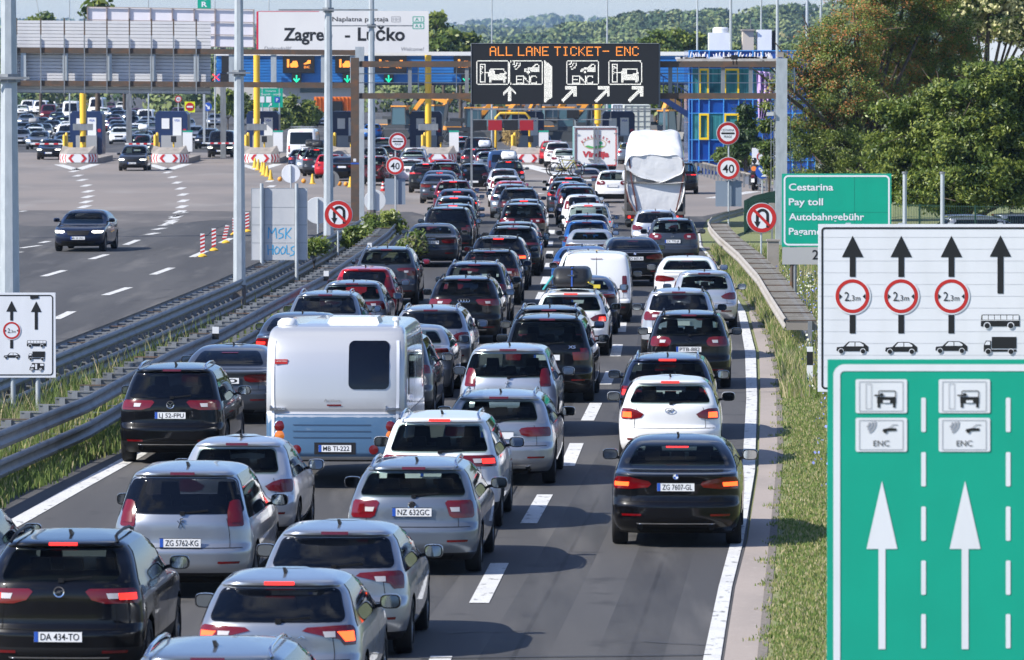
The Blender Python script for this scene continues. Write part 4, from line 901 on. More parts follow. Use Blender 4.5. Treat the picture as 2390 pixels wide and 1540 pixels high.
# round signs
def no_u_turn(x, y, r, base, label):
    s = (base - YH) / HC; Y = ZS(s); t = thing("no_u_turn_sign", label, "road sign", (P(x, y, Y).x, Y, 0), "no u-turn signs")
    a = P(x, y, Y); rm = r / s
    child(MB().use(GALV).lathe([(0, .03), (rm, .03), (rm * 1.02, .015), (rm, 0), (0, 0)], (a.x, Y, a.z), 'Y', 40), "disc", t, 30)
    b = MB().use(RED); disc(b, x, y, r * .97, Y - .004, 40, r * .70); b.use(SIGNW); disc(b, x, y, r * .71, Y - .003, 36); child(b, "face", t)
    b = MB().use(BLACK); k = r / 33
    for i in range(10):
        a0, a1 = R(180 + i * 18), R(198 + i * 18); cx, cy, ro, ri = x + 1.5 * k, y - 6 * k, 14.5 * k, 8.2 * k
        fl(b, [(cx + ri * math.cos(a0), cy + ri * math.sin(a0)), (cx + ro * math.cos(a0), cy + ro * math.sin(a0)), (cx + ro * math.cos(a1), cy + ro * math.sin(a1)), (cx + ri * math.cos(a1), cy + ri * math.sin(a1))], Y - .008)
    flr(b, x + 9.7 * k, y - 6 * k, x + 16 * k, y + 21 * k, Y - .008); flr(b, x - 13 * k, y - 6 * k, x - 6.7 * k, y + 9 * k, Y - .008); fl(b, [(x - 17 * k, y + 8 * k), (x - 2.6 * k, y + 8 * k), (x - 9.8 * k, y + 22 * k)], Y - .008); child(b, "turn_arrow", t)
    b = MB().use(RED); d = .707; ww = 3.1 * k; L = .72 * r
    fl(b, [(x - d * L - d * ww, y - d * L + d * ww), (x - d * L + d * ww, y - d * L - d * ww), (x + d * L + d * ww, y + d * L - d * ww), (x + d * L - d * ww, y + d * L + d * ww)], Y - .012); child(b, "slash", t)
    pole(t, x - 1, y, base, Y, .035)
no_u_turn(1778, 508.5, 35, 622, "round no u-turn sign beside the curved beige barrier, in front of the concrete stump")
no_u_turn(790, 500.5, 33, 625, "round no u-turn sign on the median between the lamp poles, above bushes")
def speed_pair(x1, y1, x2, y2, r, base, tab, label):
    s = (base - YH) / HC; Y = ZS(s); t = thing("speed_sign", label, "road sign", (P(x2, y2, Y).x, Y, 0), "toll and speed limit sign posts")
    for (x, y, nm) in ((x1, y1, "toll_disc"), (x2, y2, "speed_disc")):
        a = P(x, y, Y); rm = r / s
        o = child(MB().use(GALV).lathe([(0, .03), (rm, .03), (rm * 1.02, .015), (rm, 0), (0, 0)], (a.x, Y, a.z), 'Y', 36), nm, t, 30)
        def sub(b, nm2): b.v = [tuple(Vector(v) - t.location) for v in b.v]; b.obj(nm2, o)
        b = MB().use(RED if nm == "speed_disc" else mat("sign_dark_red", (.36, .015, .018), .4)); disc(b, x, y, r * .96, Y - .004, 36, r * .70); b.use(SIGNW); disc(b, x, y, r * .71, Y - .003, 30); sub(b, "face")
        b = MB().use(BLACK)
        if nm == "toll_disc":
            write(b, "CESTARINA", x, y - r * .18, r * .22, Y - .007, w=r * 1.12); write(b, "PEAGE", x, y + r * .40, r * .22, Y - .007, w=r * .68); fl(b, rr_pts(x - r * .60, y - r * .08, x + r * .60, y + r * .08, r * .07), Y - .007)
        else: write(b, "40", x, y + r * .38, r * .76, Y - .007, w=r * 1.02, bold=.01)
        sub(b, "lettering")
    for x0, x1_ in ((tab[0], (tab[0] + tab[2]) / 2 - 1), ((tab[0] + tab[2]) / 2 + 1, tab[2])): child(slab(MB().use(mat("blue_grey_sheet", (.20, .25, .32), .5)), x0, tab[1], x1_, tab[3], Y + .16, .02), "back_panel", t)
    pole(t, x2 + 1, y1 - r, base, Y, .035)
speed_pair(928.4, 330, 922, 386.8, 21, 500, (898, 416.5, 946, 477), "post with round cestarina peage and 40 discs at the median barrier end")
speed_pair(1699, 311, 1700, 393, 26.6, 542, (1670, 422, 1731, 481.5), "post with round cestarina peage and 40 discs in front of the blue building")
# backs of signs seen from behind
Y4 = 168.0; t = thing("reversed_road_sign", "grey back of a rectangular road sign with blue graffiti MSK HOOLS", "road sign", (P(650, 520, Y4).x, Y4, 0))
child(slab(MB().use(mat("sheet_back", (.52, .53, .55), .5, noise=[(2, 4, (.44, .46, .49), .45, .75, (1, 1, 1))])), 586, 438.5, 718, 607.5, Y4, .03), "panel", t)
b = MB().use(mat("seam_grey", (.30, .32, .34), .5))
for y in (483, 524, 566): flr(b, 586.5, y, 717.5, y + 1.3, Y4 - .003)
flr(b, 617, 439, 618.2, 607, Y4 - .003); flr(b, 687, 439, 688, 607, Y4 - .003); frame(b, 586.3, 438.8, 717.7, 607.3, 1, 1.2, Y4 - .0035); child(b, "panel_joints", t)
GRAF = mat("blue_spray_paint", (.05, .38, .68), .5)
b = MB().use(GRAF)
def stroke(pts, w=2.2):
    for (a, c) in zip(pts[:-1], pts[1:]):
        dx, dy = c[0] - a[0], c[1] - a[1]; l = math.hypot(dx, dy) or 1; nx, ny = -dy / l * w / 2, dx / l * w / 2
        fl(b, [(a[0] + nx, a[1] + ny), (a[0] - nx, a[1] - ny), (c[0] - nx, c[1] - ny), (c[0] + nx, c[1] + ny)], Y4 - .006)
STR = ([(626, 557), (627, 530), (634, 545), (643, 531), (645, 556)], [(662, 532), (652, 536), (650, 543), (660, 546), (660, 553), (650, 557)], [(667, 531), (666, 557)], [(680, 531), (668, 546), (679, 556)],
           [(625, 571), (626, 595)], [(626, 583), (637, 582)], [(637, 571), (637, 594)], [(646, 575), (640, 583), (643, 593), (650, 590), (652, 580), (646, 575)], [(660, 575), (654, 583), (657, 593), (664, 590), (666, 580), (660, 575)], [(669, 572), (669, 592), (676, 592)], [(687, 574), (679, 578), (680, 584), (687, 587), (685, 594), (676, 597)])
for part in (STR[:4], STR[4:]):
    b = MB().use(GRAF)
    for st in part: stroke(st)
    child(b, "graffiti_lettering", t)

pole(t, 610.5, 428, 700, Y4 - .15, .055, "post"); pole(t, 692, 428, 660, Y4 - .15, .055, "post")
def sign_back(x, y, r, base, label, m=SIGNW, top=None):
    s = (base - YH) / HC; Y = ZS(s); t = thing("reversed_road_sign", label, "road sign", (P(x, y, Y).x, Y, 0), "backs of round road signs"); a = P(x, y, Y); rm = r / s
    child(MB().use(m).lathe([(0, .02), (rm, .02), (rm * 1.015, .01), (rm, 0), (0, 0)], (a.x, Y, a.z), 'Y', 36), "disc", t, 30)
    p = MB().use(GALV).tube([(a.x, Y - .05, 0), (a.x, Y - .05, a.z + rm * .9)], .035, 8); child(p, "pole", t, 60)
SHB = mat("sheet_back_light", (.60, .62, .64), .5)
sign_back(679, 405, 21.5, 470, "round white sign back beyond the graffiti sign, on a thin pole", SIGNW)
sign_back(742, 491, 31, 600, "round grey sign back between the graffiti sign and the lamp pole", SHB)
sign_back(772, 418, 20, 472, "round shaded sign back half hidden behind the third lamp pole", mat("shade_grey_sheet", (.18, .18, .18), .6))  # the shade on this disc is put into its dark grey
sign_back(875, 468, 25, 520, "round white sign back behind the fourth lamp pole above the bushes", SHB)

# ------------------------------------------------------------------ lamp poles on the median and at the plaza
def lamp_pole(x, base, wpx, label, top=-60, group="octagonal lamp poles on the median", dark=True, clamp=None):
    s = (base - YH) / HC; Y = ZS(s); a = P(x, base, Y); t = thing("lamp_pole", label, "lamp pole", (a.x, Y, 0), group); r = wpx / s / 2
    hgt = 12.5 if dark else 18.0
    lo = [(0, 0, .78 if dark else 0), (0, 0, hgt)]
    b = MB().use(GALV).tube(lo, [r, r * .52], 8); b.obj("shaft", t)
    if dark: MB().use(mat("dark_pole_base", (.13, .115, .11), .7, noise=[(3, 4, (.24, .23, .23), .5, .7, (1, 1, .3))])).tube([(0, 0, 0), (0, 0, .78)], [r * 1.05, r * 1.02], 8).obj("pole_base", t)
    if clamp:
        z = P(x, clamp[0], Y).z; b = MB().use(GALVD)
        b.lathe([(r * 1.02, -.08), (r * 1.02, .08)], (0, 0, z), 'Z', 8); b.bar((-clamp[1], -r, z), (clamp[1], -r, z), .05, .05); b.obj("clamp", t)
    b = MB().use(GALV).tube([(0, 0, hgt - .1), (.6, 0, hgt + .3), (1.8, 0, hgt + .5)], .05, 8); b.obj("lamp_arm", t); b = MB().use(GALVD).box((2.0, 0, hgt + .5), (.7, .3, .14)); b.obj("lamp_head", t)
lamp_pole(24, 960, 52, "thick octagonal lamp pole at the left edge behind the white lane sign", clamp=(182, .42))
lamp_pole(559, 731, 31, "octagonal lamp pole left of the graffiti sign back", clamp=(170, .32))
lamp_pole(767, 610, 25.5, "octagonal lamp pole directly left of the median no u-turn sign", clamp=(23, 1.7))
lamp_pole(867.5, 533, 21, "octagonal lamp pole rising from the bushes beside the gantry", clamp=(60, 1.7))
for i, (x, yb, w_, lb) in enumerate(((1148, 345, 4.6, "thin plaza lamp pole above the left part of the lane display"), (1417, 345, 5.6, "thin plaza lamp pole above the right part of the lane display"), (1627, 372, 6, "thin lamp pole at the left corner of the blue building"), (1705, 376, 9, "white lamp pole in front of the blue building"),
                             (1776, 366, 6, "thin lamp pole beside the box on the building roof"), (1813.5, 410, 9.5, "thin lamp pole just behind the right gantry post"), (1883, 400, 10, "lamp pole half hidden by the orange tinged tree"), (1915, 392, 8, "lamp pole deepest inside the orange tinged tree"),
                             (163, 330, 4, "thin lamp pole rising behind the left gantry panel above its first fin"), (502, 320, 4, "thin lamp pole above the billboard back, left of its middle"), (628, 318, 4, "thin lamp pole above the billboard back, right of its middle"), (760, 318, 4, "thin lamp pole behind the third median pole"), (347, 322, 4, "thin lamp pole at the left end of the billboard back"))):
    lamp_pole(x, yb, w_, lb, group="distant lamp poles around the toll plaza", dark=False)

# ------------------------------------------------------------------ gantries
YG = 214.0
def lattice(root, items, x0, y0, k, m, Y, pitch, name):
    """Lamps of a dot matrix board: every lattice point that falls in a shape gets one lamp. Shapes are given in units of 1/k pixel."""
    b = MB().use(m); pts = set()
    def inside(px, py, poly):
        c = False; n = len(poly)
        for i in range(n):
            (xa, ya), (xb, yb) = poly[i], poly[(i + 1) % n]
            if (ya > py) != (yb > py) and px < (xb - xa) * (py - ya) / (yb - ya) + xa: c = not c
        return c
    for it in items:
        if it[0] == 'P':
            xs = [p[0] for p in it[1]]; ys = [p[1] for p in it[1]]
            for i in range(int(min(xs) / pitch) - 1, int(max(xs) / pitch) + 2):
                for j in range(int(min(ys) / pitch) - 1, int(max(ys) / pitch) + 2):
                    if inside(i * pitch, j * pitch, it[1]): pts.add((i, j))
        elif it[0] == 'L':
            for (xa, ya), (xb, yb) in zip(it[1][:-1], it[1][1:]):
                n = max(1, int(math.hypot(xb - xa, yb - ya) / (pitch * .6)))
                for q in range(n + 1): pts.add((round((xa + (xb - xa) * q / n) / pitch), round((ya + (yb - ya) * q / n) / pitch)))
        elif it[0] == 'D': pts |= it[1]
    for (i, j) in sorted(pts):
        x, y, h = x0 + i * pitch * k, y0 + j * pitch * k, pitch * k * .37
        fl(b, [(x - h, y - h * .6), (x - h * .6, y - h), (x + h * .6, y - h), (x + h, y - h * .6), (x + h, y + h * .6), (x + h * .6, y + h), (x - h * .6, y + h), (x - h, y + h * .6)], Y)
    b.v = [tuple(Vector(v) - root.location) for v in b.v]; o = b.obj(name, root); return o
t = thing("sign_gantry", "rusty brown steel gantry spanning the queue lanes and carrying the black display", "gantry", (P(1320, 150, YG).x, YG, 0))
b = slab(MB().use(RUST), 818.5, 134.5, 838, 640, YG, .40); child(b, "brown_post", t)
a = P(829, 134, YG)
b = MB().use(GALV); slab(b, 1811.5, 136, 1836.5, 640, YG, .40); child(b, "steel_post", t)
b = MB().use(RUST); slab(b, 838.4, 142.5, 1100, 156.5, YG + .06, .3); slab(b, 1100, 142.5, 1538, 156.5, YG + .30, .1); slab(b, 1538, 142.5, 1811, 156.5, YG + .06, .3); child(b, "upper_beam", t)
b = MB().use(RUST); slab(b, 838.4, 217, 1100, 230.5, YG + .06, .3); slab(b, 1100, 217, 1538, 230.5, YG + .30, .1); slab(b, 1538, 217, 1811, 230.5, YG + .06, .3); child(b, "lower_beam", t)
for x in (952, 1085, 1560, 1683, 1748): child(slab(MB().use(GALVD), x, 156.8, x + 9, 216.8, YG + .12, .15), "strut", t)
b = MB().use(GALV)
for xa, xb, xs_ in ((838, 1100, (858, 975, 1064)), (1540, 1857, (1580, 1630, 1750, 1853))):
    b = MB().use(GALV)
    for y in (171, 192): slab(b, xa, y, xb, y + 2, YG + .45, .04)
    for x in xs_: slab(b, x, 157, x + 2.4, 216, YG + .43, .06)
    child(b, "handrail", t)
b = MB().use(GALVD)
for x in (1799, 1806, 1844): slab(b, x, 216, x + 1.2, 440, YG + .2, .03)
for y in (260, 295, 330, 365): slab(b, 1798, y, 1807, y + 2, YG + .18, .05)
child(b, "cage_ladder", t)
child(slab(MB().use(CONC), 1815, 121, 1829, 133, YG + .1, .25), "beacon_box", t)
b = slab(MB().use(BLACK), 1707, 128, 1722, 139, YG + .05, .3); slab(b, 1710, 139, 1712, 150, YG + .05, .03); slab(b, 1718, 139, 1720, 150, YG + .05, .03); child(b, "camera", t)
child(slab(MB().use(mat("floodlight", (.5, .52, .52), .4)), 1790, 262, 1806, 270, YG - .1, .3), "floodlight", t)
child(slab(MB().use(mat("floodlight", (.5, .52, .52), .4)), 840, 301, 858, 309, YG - .1, .3), "floodlight", t)
child(slab(MB().use(SIGNW), 824.5, 370, 831, 377, YG - .004, .003), "sticker", t); child(slab(MB().use(EUBLUE), 819, 379.5, 837.5, 383, YG - .004, .003), "sticker", t)

t = thing("lane_display", "black lane display reading ALL LANE TICKET - ENC with white pictograms", "display", (P(1318, 172, YG - .3).x, YG - .3, 0))
b = slab(MB().use(LEDBLK), 1100.5, 102, 1537.5, 243, YG - .28, .55); child(b, "cabinet", t)
b = MB().use(GALVD); slab(b, 1100, 100.6, 1538, 102, YG - .30, .6); slab(b, 1536.5, 103, 1541, 250, YG - .22, .4); slab(b, 1099, 103, 1100.5, 243, YG - .30, .5); child(b, "casing_edge", t)
FONT = dict(A="01110 10001 10001 11111 10001 10001 10001", L="10000 10000 10000 10000 10000 10000 11111", N="10001 11001 10101 10101 10011 10001 10001", E="11111 10000 10000 11110 10000 10000 11111", T="11111 00100 00100 00100 00100 00100 00100",
            I="01110 00100 00100 00100 00100 00100 01110", C="01110 10001 10000 10000 10000 10001 01110", K="10001 10010 10100 11000 10100 10010 10001")
FONT['-'] = "00000 00000 00000 11111 00000 00000 00000"
pitch = 9.2; dots = set()
for wd, x0 in (("ALL", 280), ("LANE", 470), ("TICKET", 722), ("-", 1053), ("ENC", 1142)):
    for i, ch in enumerate(wd):
        for j, row in enumerate(FONT[ch].split()):
            for k_, c in enumerate(row):
                if c == '1': dots.add((round(x0 / pitch) + i * 6 - (i // 6) + k_, 35 + j))
lattice(t, [('D', dots)], 1050.2, 0, .341, LEDO, YG - .285, pitch, "amber_text")
def rrect(x0, y0, x1, y1, r=18): p = rr_pts(x0, y0, x1, y1, r, 3); return ('L', p + [p[0]])
def ticket(dx): return [rrect(182 + dx, 417, 404 + dx, 580), ('L', [(206 + dx, 442), (240 + dx, 442), (240 + dx, 562), (206 + dx, 562), (206 + dx, 442)]), ('L', [(218 + dx, 455), (228 + dx, 463), (218 + dx, 471)]), ('L', [(218 + dx, 488), (228 + dx, 496), (218 + dx, 504)]),
        ('L', [(246 + dx, 495), (272 + dx, 495)]), ('P', [(262 + dx, 505), (275 + dx, 470), (300 + dx, 470), (308 + dx, 505), (380 + dx, 503), (386 + dx, 535), (380 + dx, 562), (362 + dx, 562), (362 + dx, 546), (285 + dx, 546), (285 + dx, 562), (268 + dx, 562)]), ('L', [(295 + dx, 470), (368 + dx, 470), (382 + dx, 505)])]
def enc(dx):
    o = [rrect(411 + dx, 417, 632 + dx, 580)]
    for rw in (18, 36, 56): o.append(('L', [(425 + dx + rw * math.cos(R(a)), 425 + rw * math.sin(R(a))) for a in range(5, 75, 10)]))
    o += [('P', [(505 + dx, 490), (507 + dx, 475), (520 + dx, 466), (556 + dx, 460), (588 + dx, 434), (613 + dx, 434), (613 + dx, 442), (592 + dx, 442), (575 + dx, 462), (606 + dx, 462), (606 + dx, 440), (614 + dx, 440), (614 + dx, 494), (556 + dx, 494), (552 + dx, 480), (540 + dx, 474), (528 + dx, 480), (522 + dx, 490)]),
          ('P', [(538 + dx + 13 * math.cos(R(a)), 492 + 13 * math.sin(R(a))) for a in range(0, 360, 30)])]
    for i, st in enumerate(([(42, 0), (0, 0), (0, 48), (42, 48)], [(0, 48), (0, 0), (42, 48), (42, 0)], [(42, 8), (34, 0), (8, 0), (0, 8), (0, 40), (8, 48), (34, 48), (42, 40)])): o.append(('L', [(456 + dx + i * 48 + a, 523 + c) for a, c in st]))
    o.append(('L', [(456 + dx, 546), (488 + dx, 546)])); return o
ups = [('P', [(410, 586), (454, 632), (454, 650), (423, 622), (423, 695), (397, 695), (397, 622), (368, 650), (368, 632)]), ('P', [(648, 412), (704, 455), (704, 662), (648, 702)])]
for dx in (0, 228, 456): ups.append(('P', [(786 + dx, 592), (868 + dx, 592), (868 + dx, 662), (848 + dx, 662), (848 + dx, 630), (777 + dx, 702), (760 + dx, 684), (832 + dx, 613), (786 + dx, 613)]))
lattice(t, ticket(0) + enc(0) + enc(386) + ticket(906) + ups, 1050.2, 0, .341, LEDW, YG - .285, 8.0, "white_pictograms")

YL = 222.0
t = thing("sign_gantry", "grey and rusty gantry over the oncoming carriageway with the ribbed panel back", "gantry", (P(430, 150, YL).x, YL, 0))
child(slab(MB().use(GALV), 829, 109, 850, 640, YL, .4), "steel_post", t)
child(slab(MB().use(GALV), 8, 100, 30, 640, YL, .4), "steel_post", t)
for nm, ya, yb in (("upper_beam", 110.5, 122.5), ("lower_beam", 187, 199.5)):
    b = MB().use(RUST)
    for xa, xb in ((30, 430), (430, 829)):
        o = (xa / 829) * 6.0, (xb / 829) * 6.0; p = [P(xa, ya + o[0], YL), P(xb, ya + o[1], YL), P(xb, yb + o[1], YL), P(xa, yb + o[0], YL)]; b.prism(p, (0, .3, 0))
    child(b, nm, t)
for i, x in enumerate((48, 146, 248, 350, 452, 534, 632, 749, 817)): o = x / 829 * 6; child(slab(MB().use(GALV), x, 122.8 + o, x + 13, 186.8 + o, YL + .05, .15), "strut", t)
p2 = thing("overhead_road_sign", "wide ribbed grey sign panel seen from behind, held by the left gantry", "road sign", (P(270, 130, YL + .35).x, YL + .35, 0))
RIB = mat("ribbed_sheet", (.66, .66, .68), .5, noise=[(1.2, 4, (.57, .57, .60), .45, .75, (1, 1, .5))])
b = MB().use(RIB); n = 21; ya, yb = 47.0, 216.0
def yy(x, y): return y + x / 829 * 6 * (1 if True else 0)
for i in range(n):
    y0, y1 = ya + (yb - ya) * i / n, ya + (yb - ya) * (i + 1) / n
    for xa, xb in ((38, 265), (265, 492)):
        r0, r1 = [P(xa, yy(xa, y0), YL + .40), P(xb, yy(xb, y0), YL + .40)], [P(xb, yy(xb, y0 + (y1 - y0) * .8), YL + .40), P(xa, yy(xa, y0 + (y1 - y0) * .8), YL + .40)]
        b.poly(r0 + r1); m_ = [P(xb, yy(xb, y1), YL + .40), P(xa, yy(xa, y1), YL + .40)]
        k1, k2 = Vector(r1[1]) + Vector((0, .05, .0)), Vector(r1[0]) + Vector((0, .05, 0)); b.poly([r1[1], r1[0], k2, k1]); b.poly([k1, k2, m_[0], m_[1]])
child(b, "sheet", p2)
for i, x in enumerate((38.5, 95, 150, 197, 249.5, 302, 353.5, 405, 458)):
    for (y0, y1, m_) in ((41, 80, RUST), (80, 217, GALVD)): child(slab(MB().use(m_), x - 1.6, yy(x, y0), x + 1.6, yy(x, y1), YL - .06, .06), "stiffener", p2)
# ------------------------------------------------------------------ toll plaza
YP = 402.0
SEABLUE = mat("canopy_blue", (.028, .20, .58), .4, noise=[(.4, 4, (.02, .13, .42), .4, .7, (1, 1, 2))])
t = thing("toll_canopy", "long blue ribbed toll plaza canopy with white top edge and lane displays", "toll canopy", (P(1060, 160, YP).x, YP, 0))
b = MB().use(SEABLUE)
ribs = 9
for i in range(ribs):
    y0, y1 = 130 + 62.0 * i / ribs, 130 + 62.0 * (i + 1) / ribs
    p = [P(505, y0, YP), P(1612, y0, YP), P(1612, y1 - 1.6, YP), P(505, y1 - 1.6, YP)]; b.prism(p, (0, .5, 0)); q = [P(505, y1 - 1.6, YP + .09), P(1612, y1 - 1.6, YP + .09), P(1612, y1, YP + .09), P(505, y1, YP + .09)]; b.prism(q, (0, .4, 0))
child(b, "fascia", t)
b = MB().use(mat("roof_white", (.74, .75, .76), .5)); slab(b, 503, 120.5, 1614, 129.6, YP - .15, 9.0)
child(b, "roof_edge", t)
b = MB().use(DKBLUE); slab(b, 505, 192.3, 1612, 198.5, YP + .2, 8.0); child(b, "soffit", t)
for i, x in enumerate((517, 660, 782, 875, 1059, 1240, 1400)):
    ww = 74 if i in (1, 3) else (66 if i else 18)
    if i == 0: ww = 17
    b = MB().use(LEDBLK); slab(b, x, 130.5, x + ww, 170, YP - .35, .3); slab(b, x + ww * .42 - 10, 171, x + ww * .42 + 12, 197, YP - .35, .3); o = child(b, "display_board", t)
    def lsub(b, nm): b.v = [tuple(Vector(v) - t.location) for v in b.v]; b.obj(nm, o)
    if i == 0:
        b = MB().use(LEDR); YY = YP - .37
        for s_ in (-1, 1): fl(b, [(504 - 8 * s_ - 1.4, 173), (504 - 8 * s_ + 1.4, 172), (504 + 8 * s_ + 1.4, 187), (504 + 8 * s_ - 1.4, 188)], YY)
        lsub(b, "red_cross"); continue
    b = MB().use(LEDO); YY = YP - .37
    cx = x + 10; flr(b, cx, 138, cx + 5, 157, YY); fl(b, [(cx + 7, 149), (cx + 11, 147), (cx + 14, 142), (cx + 23, 142), (cx + 25, 148), (cx + 26, 155), (cx + 23, 157), (cx + 8, 157)], YY)
    cx = x + 48
    if ww > 60: fl(b, [(cx, 149), (cx + 7, 145), (cx + 11, 140), (cx + 17, 140), (cx + 17, 148), (cx + 4, 150)], YY); write(b, "ENC", cx + 8, 159, 6, YY, w=13)
    lsub(b, "amber_symbols")
    b = MB().use(LEDG); cx = x + ww * .42 + 1; flr(b, cx - 1.6, 175, cx + 1.6, 191, YY); fl(b, [(cx - 8, 184), (cx - 6, 182), (cx, 188), (cx + 6, 182), (cx + 8, 184), (cx, 193)], YY); lsub(b, "green_arrow")
for i, (x, ya) in enumerate(((194, 128), (599.5, 128), (999.5, 128), (1395, 128))):
    s = 33.4; t = thing("canopy_column", ["yellow round canopy column at the leftmost toll island", "yellow round canopy column in front of the island with traffic cones", "yellow round canopy column left of the lane display", "yellow round canopy column behind the white box lorry"][i], "column", (P(x, 345, YP - 1).x, YP - 1, 0), "yellow canopy columns")
    b = MB().use(YEL); z = lambda y: P(x, y, YP - 1).z
    b.lathe([(.22, 0), (.22, 2.2), (.10, 2.22), (.10, 2.6), (.225, 2.65), (.225, 5.3), (.245, 5.32), (.245, 5.6), (.225, 5.62), (.225, z(ya)), (0, z(ya))], (0, 0, 0), 'Z', 18); b.obj("shaft", t, 40)
    if i < 3: MB().use(GALVD).box((0, -.1, 2.4), (1.4, .3, .45)).obj("camera_bracket", t)
# Zagreb sign on the canopy
YZ = YP - 3.0
t = thing("plaza_sign", "big white sign reading Zagreb - Lučko on the toll canopy roof", "sign", (P(800, 75, YZ).x, YZ, 0))
child(slab(MB().use(mat("billboard_white", (.70, .70, .70), .5, noise=[(.3, 4, (.64, .64, .65), .4, .7, (1, 1, 1))])), 598.5, 25.5, 1000.5, 123.5, YZ, .25), "panel", t)
b = MB().use(mat("billboard_red", (.60, .02, .06), .5)); flr(b, 598.6, 26.5, 603, 123, YZ - .006); flr(b, 602, 25.6, 745, 27, YZ - .006); child(b, "red_edge", t)
b = MB().use(BLACK); write(b, "Zagreb", 718.5, 94, 30, YZ - .008, w=114, bold=.028); child(b, "lettering", t); b = MB().use(BLACK); write(b, "-", 811, 94, 30, YZ - .008, w=12, bold=.02); child(b, "lettering", t); b = MB().use(BLACK); write(b, "Lučko", 890, 94, 31, YZ - .008, w=110, bold=.028); child(b, "lettering", t); b = MB().use(BLACK)
write(b, "Naplatna postaja", 841, 49.5, 11, YZ - .008, w=131, bold=.012); child(b, "lettering", t)
b = MB().use(mat("grey_print", (.20, .20, .21), .5)); write(b, "Dobrodošli!", 648, 116.5, 8.5, YZ - .008, w=63, shear=.2); write(b, "Welcome!", 963, 118.5, 9, YZ - .008, w=53, shear=.2); write(b, "101", 924.5, 48, 6.5, YZ - .008, w=15); frame(b, 913.5, 38.5, 935, 51.5, 2, .9, YZ - .008); child(b, "small_lettering", t)
b = MB().use(SIGNG); frame(b, 963, 38, 990, 52, 2, 1.6, YZ - .008); frame(b, 963, 53, 990, 67.5, 2, 1.6, YZ - .008); write(b, "A 1", 976.5, 48.5, 7.5, YZ - .009, w=15, bold=.02); write(b, "A 6", 976.5, 63.5, 7.5, YZ - .009, w=15, bold=.02); child(b, "motorway_numbers", t)
# billboard back on the left, green column sign
YB = YP + 14
t = thing("billboard_back", "back of a wide pale billboard in a rusty frame above the left gantry", "billboard", (P(400, 70, YB).x, YB, 0))
b = MB().use(mat("billboard_sheet", (.74, .72, .78), .55, noise=[(.5, 4, (.66, .65, .70), .4, .7, (1, 1, .5))])); b.prism([P(203, 15.5, YB), P(594, 22, YB), P(594, 110, YB), P(203, 103, YB)], (0, .15, 0)); child(b, "sheet", t)
FRM = mat("billboard_frame", (.30, .24, .22), .7)
for i, x in enumerate((204, 249, 301, 351.5, 402, 453, 502, 592)): yo = (x - 203) / 391 * 6.5; child(slab(MB().use(FRM), x - 1.2, 15 + yo, x + 1.2, 104 + yo, YB - .14, .12), "frame_post", t)
for y in (15, 45, 75, 103):
    b = MB().use(FRM); b.prism([P(203, y, YB - .16), P(594, y + 6.6, YB - .16), P(594, y + 8.2, YB - .16), P(203, y + 1.6, YB - .16)], (0, .1, 0)); child(b, "frame_rail", t)
for x in (300, 520): child(MB().use(GALVD).bar((P(x, 100, YB).x, YB + .3, 0), (P(x, 100, YB).x, YB + .3, P(x, 100, YB).z), .4), "post", t)
t = thing("banner_sign", "tall green column sign with white letters C R rising above the billboard back", "sign", (P(476, 10, YB + 25).x, YB + 25, 0))
child(slab(MB().use(SIGNG), 461, -40, 491.5, 33, YB + 25, .5), "panel", t)
b = MB().use(SIGNW); write(b, "C", 477, -1, 12, YB + 24.99, w=13, bold=.03); write(b, "R", 477, 15.5, 12, YB + 24.99, w=13, bold=.03); child(b, "lettering", t); child(slab(MB().use(GALV), 473, 33, 479, 335, YB + 25.1, .3), "post", t)

